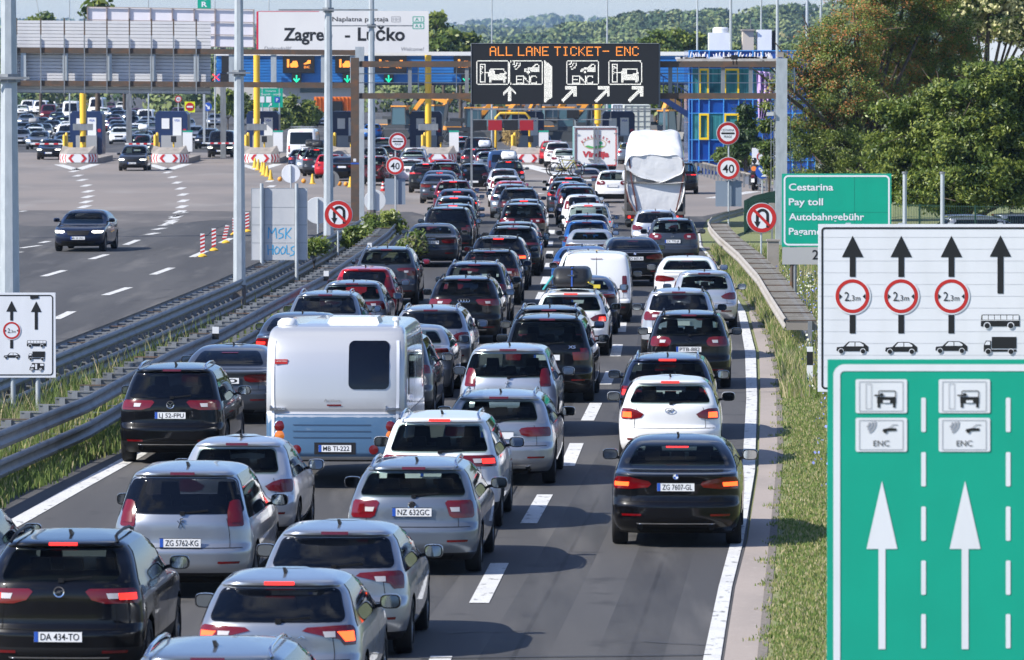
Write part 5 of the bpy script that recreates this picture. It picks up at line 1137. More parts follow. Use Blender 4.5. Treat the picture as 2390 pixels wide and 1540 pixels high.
# islands, booths, bollards
CHEV = mat("chevron_red", (.55, .02, .025), .5)
isl = [(181, "leftmost"), (394, "second"), (607, "cone lined third"), (810, "fourth"), (1021, "fifth"), (1232, "sixth"), (1444, "seventh")]
for i, (x, w_) in enumerate(isl):
    s = 34.0; Y = ZS(s); X = (x - CX) / s
    t = thing("toll_island", "concrete toll island with red white chevrons, " + ["leftmost of the row", "right of the grey minivan", "behind the yellow traffic cones", "half hidden by the brown gantry post", "right of the median 40 sign", "with the dry bush on top", "half hidden behind the white box lorry"][i], "toll island", (X, Y, 0), "toll islands with chevron noses")
    hw = 1.30; b = MB().use(CONC)
    prof = [(-hw, 1.1), (-hw * .97, .75), (-hw * .56, .03), (-.3, 0), (.3, 0), (hw * .56, .03), (hw * .97, .75), (hw, 1.1)]
    lo = [Vector((a, c, 0)) for a, c in prof]; mid = [Vector((a, c, .70)) for a, c in prof]; top = [Vector((a * .86, 1.25 + abs(a) * .25, 1.22 if abs(a) > 1 else 1.10)) for a, c in prof]
    b.grid([lo, mid, top]); b.poly([(-hw, 1.1, 0), (-hw, 16, 0), (-hw, 16, .35), (-hw, 1.8, .35), (-hw, 1.1, .70)][::-1]); b.poly([(hw, 1.1, 0), (hw, 16, 0), (hw, 16, .35), (hw, 1.8, .35), (hw, 1.1, .70)])
    b.grid([top, [p + Vector((0, .5, -.85)) for p in top]]); b.poly([(-hw, 1.5, .352), (hw, 1.5, .352), (hw, 16, .352), (-hw, 16, .352)]); b.obj("nose", t)
    b = MB().use(WHITE); k = 40; cur = [Vector((a * 1.008, c - .012, 0)) for a, c in prof]; b.grid([[p + Vector((0, 0, .08)) for p in cur], [p + Vector((0, 0, .66)) for p in cur]]); b.obj("white_band", t)
    b = MB().use(CHEV)
    def on(u):
        xs = [p.x for p in cur]; L_ = [0]
        for p, q in zip(cur[:-1], cur[1:]): L_.append(L_[-1] + (q - p).length)
        d = u * L_[-1]; j = max(0, min(len(L_) - 2, int(np.searchsorted(L_, d)) - 1)); f_ = (d - L_[j]) / (L_[j + 1] - L_[j]); p = cur[j].lerp(cur[j + 1], f_); return p + Vector((0, -.02, 0))
    for u, dr in ((.05, -1), (.13, -1), (.21, -1), (.29, -1), (.42, -1), (.58, 1), (.71, 1), (.79, 1), (.87, 1), (.95, 1)):
        wq = .034 if u not in (.42, .58) else .05; tip = .035 * dr * (1 if u not in (.42, .58) else 1.6)
        def pt(uu, z): q = on(min(max(uu, 0), 1)); return (q.x, q.y, z)
        b.poly([pt(u - wq / 2, .10), pt(u + wq / 2, .10), pt(u + wq / 2 + tip, .37), pt(u - wq / 2 + tip, .37)]); b.poly([pt(u - wq / 2 + tip, .37), pt(u + wq / 2 + tip, .37), pt(u + wq / 2, .64), pt(u - wq / 2, .64)])
    b.obj("red_chevrons", t)
    # the booth
    xb = (x + (20 if i == 0 else (6 if i < 3 else (-27 if i == 4 else 0))) - CX) / 32.4; yb = 410.0
    tb = thing("toll_booth", "dark blue toll booth with white notices, " + ["behind the leftmost yellow column", "right of the grey minivan", "behind the line of traffic cones", "between the third median pole and the gantry", "behind the left queue island, under the display edge", "under the yellow pipe arch", "behind the white box lorry"][i], "toll booth", (xb, yb, .352), "toll booths")
    b = MB().use(DKBLUE); pr_ = [(-1.16, 0), (1.16, 0), (1.16, 2.85), (1.0, 3.08), (-1.0, 3.08), (-1.16, 2.85)]; b.prism([(a, 0, c) for a, c in pr_], (0, 3.2, 0)); recalc_me = b.obj("cabin", tb)
    b = MB().use(WHITE); b.box((-.42, -.02, 2.2), (.55, .03, .75)); b.obj("notice", tb); b = MB().use(WHITE); b.box((.42, -.02, 1.9), (.62, .03, 1.45)); b.obj("notice", tb)
    b = MB().use(mat("booth_grey", (.36, .37, .38), .5)); b.box((.05, -.30, .75), (1.5, .45, 1.2)); b.obj("ticket_machine", tb)
    v, f = text_pts("VISA", .42, 2.35, .16, w=.42, bold=.02); MB().use(EUBLUE).add([(a, -.04, c) for a, c in v], f).obj("lettering", tb)
    MB().use(mat("booth_sticker", (.45, .02, .04), .5)).lathe([(0, -.012), (.13, -.012)], (.95, -.01, 1.7), 'Y', 14).obj("round_sticker", tb)
    for dx, hh in ((-1.35, 1.55), (-1.2, 1.7)):
        q = thing("bollard", "slim yellow bollard beside the " + ["leftmost column", "booth right of the grey minivan", "cone lined island", "booth by the gantry", "left queue island", "booth under the pipe arch", "booth behind the white lorry"][i], "bollard", (X + dx + .3, Y + 3.2 + dx, .352), "yellow bollards at the toll booths"); MB().use(YEL).lathe([(.10, 0), (.10, hh), (.07, hh + .06), (0, hh + .07)], ORI, 'Z', 12).obj("shaft", q, 40)
    if i in (1, 2, 4, 5):
        q = thing("card_reader", "white upright cabinet with green top at the " + {1: "booth right of the grey minivan", 2: "cone lined island", 4: "left queue island", 5: "island with the dry bush"}[i], "cabinet", (X + 1.1, Y + 3.5, .352), "white cabinets at the booths"); MB().use(WHITE).box((0, 0, 1.1), (.66, .35, 1.35)).box((0, 0, .22), (.12, .12, .44)).obj("cabinet", q); MB().use(SIGNG).box((0, 0, 1.83), (.70, .38, .10)).obj("green_top", q)
    q = thing("signal_box", "black signal box on a short post, " + ["at the leftmost column", "right of the grey minivan", "on the cone lined island", "by the gantry booth", "on the left queue island", "beside the dry bush", "behind the white lorry"][i], "signal", (X + .2, Y + 2.4, .9), "black signal boxes on the islands"); MB().use(BLACK).box((0, 0, .75), (.36, .3, .42)).obj("box", q); MB().use(YEL).lathe([(.06, -.6), (.06, .55)], ORI, 'Z', 10).obj("post", q)
# barrier arms over the exit lanes
for x0, x1, y, lb in ((71, 158, 336, "red and white barrier arm above the dark hatchback at the left toll lane"), (292, 361, 336, "red and white barrier arm behind the grey minivan"), (482, 552, 334.5, "red and white barrier arm in front of the dark van windscreen")):
    YY = 404 if False else 396.0; y = y - 0.5 + 0
    a, c = P(x0, y, YY), P(x1, y, YY); t = thing("barrier_arm", lb, "barrier", (a.x, YY, 0), "toll lane barrier arms")
    for i in range(8):
        p, q = a.lerp(c, i / 8), a.lerp(c, (i + 1) / 8); child(MB().use(CHEV if i % 2 else WHITE).bar(p, q, .06, .10), "arm_segment", t)
    child(MB().use(YEL).box((c.x + .2, YY, a.z / 2), (.3, .3, a.z + .2)), "drive_post", t)
# yellow pipe arch, red and black height boards
YA = 396.0; t = thing("pipe_arch", "yellow pipe arch over the booth under the lane display", "arch", (P(1197, 300, YA).x, YA, 0))
a, c = P(1157, 264, YA), P(1236, 264, YA)
child(MB().use(YEL).tube([(a.x, YA, 0), (a.x, YA, a.z - .3), (a.x + .3, YA, a.z), (c.x - .3, YA, c.z), (c.x, YA, c.z - .3), (c.x, YA, 0)], .09, 10), "pipe", t, 60)
YV = 300.0; t = thing("height_gauge", "dark hanging height gauge frame with two black and two red boards under the display", "height gauge", (P(1320, 255, YV).x, YV, 0))
b = MB().use(GALVD); slab(b, 1100, 252.5, 1545, 256.5, YV, .2); child(b, "beam", t); b = MB().use(GALVD); slab(b, 1102, 278, 1430, 280, YV, .1); child(b, "lower_bar", t)
for x in (1115, 1140, 1180, 1210, 1250, 1290, 1330, 1380, 1425): child(slab(MB().use(GALVD), x, 256.5, x + 1, 279, YV + .02, .04), "hanger", t)
for i, x in enumerate((1104, 1139.5, 1176.5, 1213)): child(slab(MB().use(mat("board_red", (.32, .01, .02), .5) if i % 2 else LEDBLK), x, 280.3, x + 32, 304, YV - .05, .08), "hanging_board", t)
child(slab(MB().use(LEDBLK), 1323, 256.8, 1352, 276, YV - .05, .2), "camera_box", t)
for x in (1098, 1548): child(slab(MB().use(GALVD), x, 252, x + 5, 452, YV, .25), "support_post", t)
for px_, lb in ((1198, "dry straw coloured bush on the sixth toll island"),):
    t = thing("dry_bush", lb, "bush", (P(1193, 300, 394).x, 394, 1.1)); n = 900
    pt = RNG.normal(size=(n, 3)); pt /= np.linalg.norm(pt, axis=1)[:, None]; rad = RNG.uniform(.2, 1, n)[:, None] ** .6; pt = pt * rad * np.array([.72, .6, .8]) + np.array([0, 0, .75]); d = RNG.normal(size=(n, 3)); d /= np.linalg.norm(d, axis=1)[:, None]; e = np.cross(d, RNG.normal(size=(n, 3))) * .03
    V = np.stack([pt - d * .13, pt + e, pt + d * .13], 1).reshape(-1, 3); link("twigs", big_mesh("twigs", V, np.arange(3 * n).reshape(-1, 3), [mat("straw", (.42, .30, .12), .9)]), t)

# traffic cones, chain balls, beacons
def cone(X, Y, h, label, group, m1=YEL, stripes=False):
    t = thing("traffic_cone", label, "traffic cone", (X, Y, .004), group); r = h * .24
    MB().use(m1).lathe([(r, .04), (h * .07, h), (0, h)], ORI, 'Z', 16).obj("body", t, 50); MB().use(m1 if not stripes else RED).box((0, 0, .02), (r * 2.6, r * 2.6, .05)).obj("base", t)
    if stripes:
        for z0, z1 in ((.30, .48), (.66, .82)): MB().use(WHITE).lathe([(r + (h * .07 - r) * z0 + .008, h * z0), (r + (h * .07 - r) * z1 + .008, h * z1)], ORI, 'Z', 16).obj("white_band", t)
for i, (x, y, hp) in enumerate(((595, 392, 24), (603, 397, 26), (612, 402, 25), (617, 409, 30), (624, 412, 26), (632, 420, 24))):
    s = (y - YH) / HC; cone((x - CX) / s, ZS(s), hp / s, "yellow traffic cone in the slanting row, " + ["farthest of the six, against the island", "second from the chevron island", "third from the chevron island", "tallest, fourth from the island", "last but one of the row", "nearest of the six"][i], "row of yellow cones")
s = (429 - YH) / HC; cone((729.5 - CX) / s, ZS(s), 24 / s, "single yellow cone right of the round white sign back", "lone yellow cones"); s = (437 - YH) / HC; cone((818 - CX) / s, ZS(s), 25 / s, "yellow cone hidden behind the brown gantry post", "lone yellow cones")
s = (446 - YH) / HC; cone((894 - CX) / s, ZS(s), 23 / s, "red and white striped cone left of the blue grey sign tabs", "striped cone", RED, True)
for i, (x, y) in enumerate(((653.5, 418), (709, 422.5), (792.5, 428.5), (807.5, 429.5))):
    s = (y + 5 - YH) / HC; t = thing("chain_ball", ["orange float ball left of the round white sign back", "orange float ball right of the round white sign back", "orange float ball between pole and gantry post", "pale orange float ball nearest the gantry post"][i], "marker ball", ((x - CX) / s, ZS(s), 0), "orange float balls on the road"); r = 5.5 / s
    MB().use(mat("float_orange", (.75, .30, .03), .5)).lathe([(r * math.sin(math.pi * k / 10), r - r * math.cos(math.pi * k / 10)) for k in range(11)], ORI, 'Z', 16).obj("ball", t, 180)
for i, (x, y, h, tilt) in enumerate(((472.5, 599, 52, 0), (499, 585, 50, 0), (527, 567, 40, 14), (577, 541, 44, 0), (547, 548, 38, 0))):
    s = (y - YH) / HC; t = thing("beacon_panel", ["nearest red and white beacon panel at the median crossing", "second red and white beacon panel, upright", "bent red and white beacon panel leaning right", "red and white beacon panel beside the graffiti sign", "red and white beacon panel hidden behind the lamp pole"][i], "beacon", ((x - CX) / s, ZS(s), .004), "red and white beacon panels"); hh = h / s; wq = .155
    MB().use(YEL).lathe([(.16, 0), (.16, .04), (.06, .11), (0, .11)], ORI, 'Z', 12).obj("foot", t, 40); b = MB().use(WHITE).box((0, 0, hh / 2 + .1), (wq, .05, hh - .14), ry=R(tilt)); b.obj("panel", t)
    b = MB().use(RED); M = Matrix.Rotation(R(tilt), 3, 'Y')
    for k in range(5):
        z0 = .12 + k * (hh - .1) / 5; hb = (hh - .1) / 10; c0 = Vector((0, 0, hh / 2 + .1))
        b.poly([M @ (Vector((-wq / 2, -.03, z0)) - c0) + c0, M @ (Vector((wq / 2, -.03, z0 + hb * .9)) - c0) + c0, M @ (Vector((wq / 2, -.03, min(z0 + hb * 1.9, hh + .02))) - c0) + c0, M @ (Vector((-wq / 2, -.03, z0 + hb)) - c0) + c0])
    b.obj("red_stripes", t)

# ------------------------------------------------------------------ blue office building
YO = 352.0
PBLUE = mat("facade_blue", (.010, .06, .30), .12, coat=.6, noise=[(.25, 4, (.016, .10, .40), .45, .7, (1, 1, 1))]); LBLUE = mat("mullion_blue", (.06, .30, .75), .4); TEAL = mat("curtained_glass", (.03, .16, .19), .06, spec=.8, noise=[(5, 2, (.06, .28, .31), .45, .6, (4, 1, .05)), (.8, 2, (.015, .07, .10), .5, .7, (1, 1, 1))])
YFR = mat("yellow_window_frame", (.85, .56, .01), .4)
t = thing("office_building", "two storey blue glass panelled office with yellow framed windows behind the right gantry", "building", (P(1730, 250, YO).x, YO, 0))
a, c = P(1608, 117, YO), P(1902, 400, YO); W_ = c.x - a.x
b = MB().use(PBLUE).box(((a.x + c.x) / 2, YO + 5, a.z / 2), (W_, 10, a.z)); child(b, "wall", t)
b = MB().use(LBLUE)
xs = [1608, 1615, 1631.5, 1655, 1689, 1724, 1757, 1780, 1815, 1850, 1885, 1902]; cols = xs
for x in xs: slab(b, x - .9, 118, x + .9, 400, YO - .10, .09)
for y in (118, 159.5, 232, 264, 326, 374): slab(b, 1608, y - .9, 1902, y + .9, YO - .09, .075)
child(b, "mullions", t)
for (x0, x1, y0, y1) in ((1616, 1630.5, 160.5, 231), (1656, 1687.5, 160.5, 231), (1725.5, 1756, 160.5, 231), (1758, 1779, 160.5, 231), (1616, 1630.5, 265, 325), (1656, 1687.5, 265, 325), (1725.5, 1756, 265, 325), (1781, 1814, 160.5, 231)):
    child(slab(MB().use(TEAL), x0, y0, x1, y1, YO - .03, .025), "window", t)
for (x0, x1, y0, y1) in ((1631.5, 1654.5, 159.5, 231), (1690.5, 1725, 159.5, 231), (1631.5, 1654.5, 264.5, 326), (1690.5, 1725, 264.5, 326)):
    o = child(slab(MB().use(TEAL), x0 + 3, y0 + 5, x1 - 3, y1 - 5, YO - .04, .03), "window", t); b = MB().use(YFR)
    for q in ((x0, y0, x1, y0 + 5), (x0, y1 - 5, x1, y1), (x0, y0 + 5, x0 + 4, y1 - 5), (x1 - 4, y0 + 5, x1, y1 - 5)): slab(b, *q, YO - .16, .12)
    b.v = [tuple(Vector(v) - t.location) for v in b.v]; b.obj("frame", o)
b = MB().use(mat("eave_slab", (.45, .43, .41), .8, noise=[(2, 5, (.30, .29, .28), .45, .7, (1, 1, 1))])); slab(b, 1580, 136.5, 1850, 143, YO - 1.0, 1.0); child(b, "eave", t)
TORN = mat("torn_netting", (.60, .60, .62), .8); b = MB().use(TORN); r2 = random.Random(5)
for i in range(46):
    x = 1612 + r2.random() * 190; y0 = 121 + r2.random() * 6; y1 = 136; dx = r2.uniform(-5, 5); b.bar(P(x, y0, YO - .25), P(x + dx, y1, YO - .8), .05, .02)
for i in range(30): x = 1585 + r2.random() * 220; b.box(P(x, 134.5 + r2.random() * 2, YO - .7), (.35 + r2.random() * .4, .2, .10 + .12 * r2.random()))
child(b, "torn_net", t)
b = MB().use(DKBLUE)
for i in range(7): a1, a2 = P(1520 + i * 14, 160 + i * 9, YO + 3), P(1534 + i * 14, 169 + i * 9, YO + 3); b.bar(a1, a2, .08); b.bar(a1, (a1.x, YO + 3, a1.z - 1.4), .06); b.bar(a1 - Vector((0, 0, 1.4)), a2 - Vector((0, 0, 1.4)), .2, .35)
child(b, "outside_stair", t)
for i, (x0, y0, x1, y1, nm, lb, m_) in enumerate(((1655, 76, 1702, 117.5, "roof_unit", "white box shaped ventilation unit with round fan on the blue building roof", SIGNW), (1768, 69, 1801, 117.5, "roof_unit", "plain white roof box right of the chimney", SIGNW), (1734, 70.5, 1759.5, 117.5, "chimney", "beige rendered chimney with capped top on the blue building roof", mat("beige_render", (.52, .46, .38), .8)))):
    q = thing(nm, lb, "chimney" if nm == "chimney" else "roof unit", (P((x0 + x1) / 2, y1, YO + 4).x, YO + 4, P(x0, y1, YO + 4).z)); child(slab(MB().use(m_), x0, y0, x1, y1, YO + 3, 2.0), "casing", q)
    if i == 0: a = P(1682, 75.5, YO + 4); child(MB().use(SIGNW).lathe([(.5, -.05), (.5, .25), (.42, .32), (0, .32)], a, 'Z', 18), "fan", q, 40)
    if i == 1: child(slab(MB().use(BLACK), 1801.2, 72, 1812, 117, YO + 3.2, 1.4), "dark_side", q)
    if i == 2: child(slab(MB().use(CONC), 1732, 68, 1761.5, 71.5, YO + 2.8, 2.4), "cap", q); child(slab(MB().use(GALVD), 1751, 45, 1752.2, 68, YO + 4, .08), "mast", q)
t = thing("flag", "lilac flag hanging in folds beside the gantry post, with pale yellow marks", "flag", (P(1780, 165, 300).x, 300, 0)); b = MB().use(mat("flag_lilac", (.42, .30, .56), .8)); rows = []
for j in range(11):
    y = 165 + j * 11; w0 = 1765 + (j * .5); w1 = 1806 - max(0, j - 4) * 3.6; rows.append([P(w0 + (w1 - w0) * k / 14, y + k * .3, 300 + .22 * math.sin(k * 1.5 + j * .25)) for k in range(15)])
b.grid(rows); child(b, "cloth", t, 60); b = MB().use(GALV).tube([P(1808, 160, 300) * 1, (P(1808, 160, 300).x, 300, 0)], .05, 8); child(b, "mast", t)
b = MB().use(mat("flag_mark", (.75, .68, .25), .8))
for x, y in ((1786, 212), (1793, 206), (1785, 236), (1791, 243)): disc(b, x, y, 2.6, 299.6, 10)
child(b, "marks", t)
t = thing("direction_sign", "round blue arrow sign with white slanting arrow beside the motorcyclist", "road sign", (P(1779.5, 401, 262).x, 262, 0), None); b = MB().use(EUBLUE); disc(b, 1779.5, 400.5, 16.5, 262, 30); child(b, "disc", t); b = MB().use(WHITE); fl(b, [(1770, 393), (1773, 390), (1786, 402), (1790, 397), (1790, 412), (1776, 412), (1781, 407)], 261.98); child(b, "arrow", t); pole(t, 1779.5, 385, 440, 262, .035)
t = thing("road_board", "white road works board with red ring half hidden by branches near the blue building", "road sign", (P(1770, 370, 310).x, 310, 0)); child(slab(MB().use(SIGNW), 1755, 345, 1795, 385, 310, .05), "panel", t); b = MB().use(RED); disc(b, 1777, 366, 11, 309.98, 24, 8.4); child(b, "ring", t); pole(t, 1760, 345, 410, 310, .04)
# fence, stump, posts, verge marker on the right
t = thing("mesh_fence", "dark green metal mesh fence behind the no u-turn sign and under the trees", "fence", (10, 200, 0)); FG = mat("fence_green", (.012, .05, .035), .5); b = MB().use(FG)
fl_ = [G(1738, 546), G(1760, 532), G(1800, 520), G(1830, 514), (P(2000, 480, 196)), P(2200, 480, 192), P(2420, 480, 190)]
pts = resample([Vector((p.x, p.y, 0)) for p in fl_], .09)
FH = lambda p: 1.35 if p.x < 13 else 2.05
for k, p in enumerate(pts): b.bar(p, p + Vector((0, 0, FH(p))), .012 if k % 28 else .06)
for p, q in zip(pts[:-14:14], pts[14::14]):
    for z in (.1, .6, 1.1, 1.32, 1.6, 2.0):
        if z < FH(p): b.bar(p + Vector((0, 0, z)), q + Vector((0, 0, z)), .012, .012)
child(b, "panels", t)
t = thing("concrete_stump", "square weathered concrete stump at the foot of the right gantry post", "post", (G(1804, 654).x, G(1804, 654).y, 0)); MB().use(CONC).box((0, 0, .62), (.36, .36, 1.24)).obj("block", t); MB().use(CONC).box((0, 0, 1.26), (.42, .42, .06)).obj("cap", t)
child_ = thing("junction_box", "grey electrical box fixed low on the right gantry post", "box", (P(1803, 490, YG - 1).x, YG - 1, 0)); child(slab(MB().use(CONC), 1795, 474, 1809, 520, YG - 1, .3), "box", child_); child(slab(MB().use(GALVD), 1800, 520, 1804, 572, YG - 1, .1), "stand", child_)
for x, lb in ((2111.5, "bare grey steel post right of the green toll sign"), (2199.5, "bare grey steel post farther right of the green toll sign")):
    t = thing("steel_post", lb, "post", (P(x, 500, 148).x, 148, 0), "bare grey posts"); b = MB().use(GALV).tube([(0, 0, 0), (0, 0, P(x, 405, 148).z)], .055, 10); b.obj("tube", t); MB().use(GALVD).lathe([(.075, 0), (.075, .05), (0, .05)], (0, 0, P(x, 405, 148).z), 'Z', 10).obj("cap", t); MB().use(GALVD).lathe([(.07, 1.9), (.07, 1.98)], ORI, 'Z', 10).obj("collar", t)
t = thing("verge_marker", "white verge marker post with black band left of the white lane sign", "marker post", (G(1890, 905).x, G(1890, 905).y, 0)); b = MB().use(WHITE); b.prism([(-.06, -.05, 0), (.06, -.05, 0), (.06, .05, 0), (-.06, .05, 0)], (0, 0, .86)); b.obj("post", t); b = MB().use(BLACK).box((0, 0, .62), (.125, .106, .28)); b.obj("black_band", t)

# ------------------------------------------------------------------ yard beyond the plaza: diggers, containers, hoarding
ORG = mat("digger_orange", (.75, .30, .03), .45); CABG = mat("cab_glass", (.05, .10, .12), .08, spec=.7); DKG = mat("digger_dark", (.04, .045, .05), .5)
def digger(X, Y, rz, label):
    t = empty("excavator", (X, Y, 0), rz, label, "excavator", "excavators parked beyond the toll plaza")
    for sx in (-1.1, 1.1):
        b = MB().use(DKG); b.prism([(sx - .28, -1.9, .35), (sx - .28, -1.5, .0), (sx - .28, 1.5, .0), (sx - .28, 1.9, .35), (sx - .28, 1.6, .85), (sx - .28, -1.6, .85)], (.56, 0, 0)); b.obj("track", t)
    b = MB().use(ORG); b.box((0, 1.1, 1.25), (2.4, 1.5, .34), taper=.94); b.use(DKG).box((0, 1.1, 1.62), (2.3, 1.4, .42), taper=.9).box((0, .2, 1.15), (2.4, 3.0, .35)).box((.5, .6, 1.9), (1.2, 1.5, .4)); b.obj("body", t)
    b = MB().use(CABG).box((-.7, -.7, 2.15), (1.05, 1.5, 1.6), taper=.86); b.obj("cab", t); b = MB().use(ORG).box((-.7, -.7, 3.02), (1.1, 1.55, .12))
    for sx in (-1.2, -.2):
        for sy in (-1.4, .0): b.use(DKG).bar((sx, sy, 1.4), (sx * .93 - .05, sy * .93, 3.0), .09)
    b.obj("cab_frame", t)
    b = MB().use(ORG); b.bar((.3, -1.0, 1.7), (.3, -2.8, 4.0), .34, .42); b.bar((.3, -2.8, 4.0), (.3, -4.9, 3.4), .30, .36); b.use(DKG).bar((.1, -1.2, 1.6), (.1, -2.5, 3.2), .12); b.obj("boom", t); b = MB().use(DKG).bar((.3, -4.9, 3.4), (.3, -4.6, 1.3), .26, .32); b.prism([(-.3, -4.9, 1.3), (-.3, -4.4, 1.2), (-.3, -4.1, .6), (-.3, -4.5, .4), (-.3, -5.0, .7)], (1.2, 0, 0)); b.obj("arm", t)
for i, (x, Y, rz, lb) in enumerate(((925, 520, 70, "orange excavator behind the fourth median pole"), (1085, 500, 95, "orange excavator just left of the lane display"), (1145, 505, 60, "orange excavator behind the yellow pipe arch, left one"), (1262, 510, 110, "orange excavator behind the pipe arch, right one"), (1308, 505, 80, "orange excavator left of the white box lorry"), (1000, 530, 120, "orange excavator behind the yellow column left of the display"), (1530, 470, 150, "orange digger with raised boom beside the blue building"), (1205, 530, 40, "orange excavator under the middle of the lane display"), (1350, 540, 85, "orange excavator above the white box lorry"))):
    s = F / Y; digger((x - CX) / s, Y, R(rz), lb)
def van_box(name, label, cat, x0, x1, y0, y1, Y, dep, m, zb=0.0, group=None, ridged=False):
    a, c = P(x0, y0, Y), P(x1, y1, Y); t = empty(name, ((a.x + c.x) / 2, Y, 0), 0, label, cat, group); W_ = c.x - a.x; z0 = max(c.z, zb)
    b = MB().use(m); b.box((0, dep / 2, (a.z + z0) / 2), (W_, dep, a.z - z0)); b.obj("box", t)
    b = MB().use(GALVD)
    for k in range(5): b.box((-W_ / 2 + W_ * k / 4, -.03, (a.z + z0) / 2), (.06, .04, a.z - z0 - .1))
    for z in np.linspace(z0 + .1, a.z - .05, 6 if ridged else 2): b.box((0, -.02, z), (W_, .03, .05))
    b.obj("door_bars", t)
    MB().use(PLASTIC).box((0, dep / 2, max(.5, z0 / 2)), (W_ * .8, dep * .9, .3)).obj("chassis", t)
    for sx in (-1, 1):
        for yy_ in (.8, dep - 1.2): MB().use(TYRE).lathe([(0, -.14), (.42, -.14), (.48, -.08), (.48, .08), (.42, .14), (0, .14)], (sx * (W_ / 2 - .2), yy_, .48), 'X', 18).obj("wheel", t, 40)
    return t
van_box("lorry_trailer", "white lorry trailer with graffiti beyond the white box lorry", "trailer", 1431, 1457, 244, 307, 470, 8, SIGNW)
van_box("container_lorry", "pale container lorry seen from behind, left of the boat", "lorry", 1458.5, 1518, 245, 310, 455, 9, mat("pale_container", (.55, .57, .52), .5), ridged=True)
t = thing("teal_hoarding", "teal green canvas wall behind the right yellow column", "hoarding", (P(1420, 270, 480).x, 480, 0)); b = slab(MB().use(mat("teal_canvas", (.01, .18, .17), .7)), 1414, 244, 1432, 330, 480, .3); child(b, "canvas", t); child(slab(MB().use(GALVD), 1411, 240, 1414, 350, 480, .2), "post", t)
t = thing("orange_container", "bright orange skip container beyond the third median pole", "container", (P(770, 240, 560).x, 560, 0)); b = MB().use(mat("skip_orange", (.85, .22, .02), .5)); slab(b, 733, 226, 835, 262, 560, 3); child(b, "body", t); b = MB().use(mat("skip_rib", (.55, .13, .02), .5))
for x in range(738, 834, 9): slab(b, x, 226, x + 2, 262, 559.85, .14)
child(b, "ribs", t); child(slab(MB().use(BLACK), 776, 236, 800, 262, 559.7, .12), "opening", t)
t = thing("warehouse", "long pale low warehouse beyond the plaza, behind the green bushes", "building", (P(700, 220, 640).x, 640, 0)); b = slab(MB().use(mat("warehouse_wall", (.52, .50, .46), .7)), 500, 200, 840, 262, 640, 15); child(b, "wall", t); child(slab(MB().use(mat("warehouse_roof", (.22, .16, .13), .7)), 640, 192, 842, 200, 639, 17), "roof", t); child(slab(MB().use(CABG), 700, 206, 760, 216, 639.9, .2), "window", t)
t = thing("toll_direction_sign", "green direction sign with toll pictograms and blue P beyond the plaza", "road sign", (P(632, 230, 455).x, 455, 0)); child(slab(MB().use(SIGNG), 603, 206, 660, 250.5, 455, .1), "panel", t); b = MB().use(SIGNW); write(b, "Cestarina", 632, 214, 4.5, 454.98, w=24); write(b, "Stupnik - zapad", 632, 222, 5, 454.98, w=46); child(b, "lettering", t); b = MB().use(SIGNW); flr(b, 607, 225, 617, 239, 454.98); flr(b, 621, 225, 633, 239, 454.98); fl(b, [(626, 248), (631, 243), (628, 242), (635, 240), (634, 247), (632, 245), (628, 249)], 454.98); child(b, "pictogram", t); b = MB().use(EUBLUE); flr(b, 641, 226, 653, 239, 454.98); b.use(SIGNW); write(b, "P", 647, 237, 8, 454.96, bold=.02); child(b, "parking_symbol", t)
for x in (612, 652): pole(t, x, 206, 290, 455, .08, "post")
t = thing("no_entry_sign", "no entry disc on a fluorescent yellow square board beyond the second booth", "road sign", (P(443, 248, 470).x, 470, 0)); child(slab(MB().use(mat("fluo_yellow", (.75, .80, .02), .5)), 431, 237, 455, 262, 470, .05), "panel", t); b = MB().use(RED); disc(b, 443, 249, 10, 469.98, 24); b.use(WHITE); flr(b, 436, 247, 450, 251, 469.96); child(b, "disc", t); pole(t, 443, 237, 290, 470, .05)
t = thing("direction_sign", "round blue arrow sign beyond the second booth, right of the yellow board", "road sign", (P(485, 249, 465).x, 465, 0)); b = MB().use(EUBLUE); disc(b, 484.5, 249, 10, 465, 26); child(b, "disc", t); b = MB().use(WHITE); fl(b, [(479, 245), (481, 243), (487, 249), (489, 246), (490, 255), (482, 254), (485, 252)], 464.98); child(b, "arrow", t); pole(t, 484.5, 240, 285, 465, .05)
t = thing("speed_sign", "small round 40 speed limit sign far beyond the second booth", "road sign", (P(416, 231, 520).x, 520, 0)); b = MB().use(SIGNW); disc(b, 416, 231, 6, 520, 20); b.use(RED); disc(b, 416, 231, 8, 519.98, 24, 5.8); b.use(BLACK); write(b, "40", 416, 234, 5.5, 519.96); child(b, "disc", t); pole(t, 416, 225, 280, 520, .05)
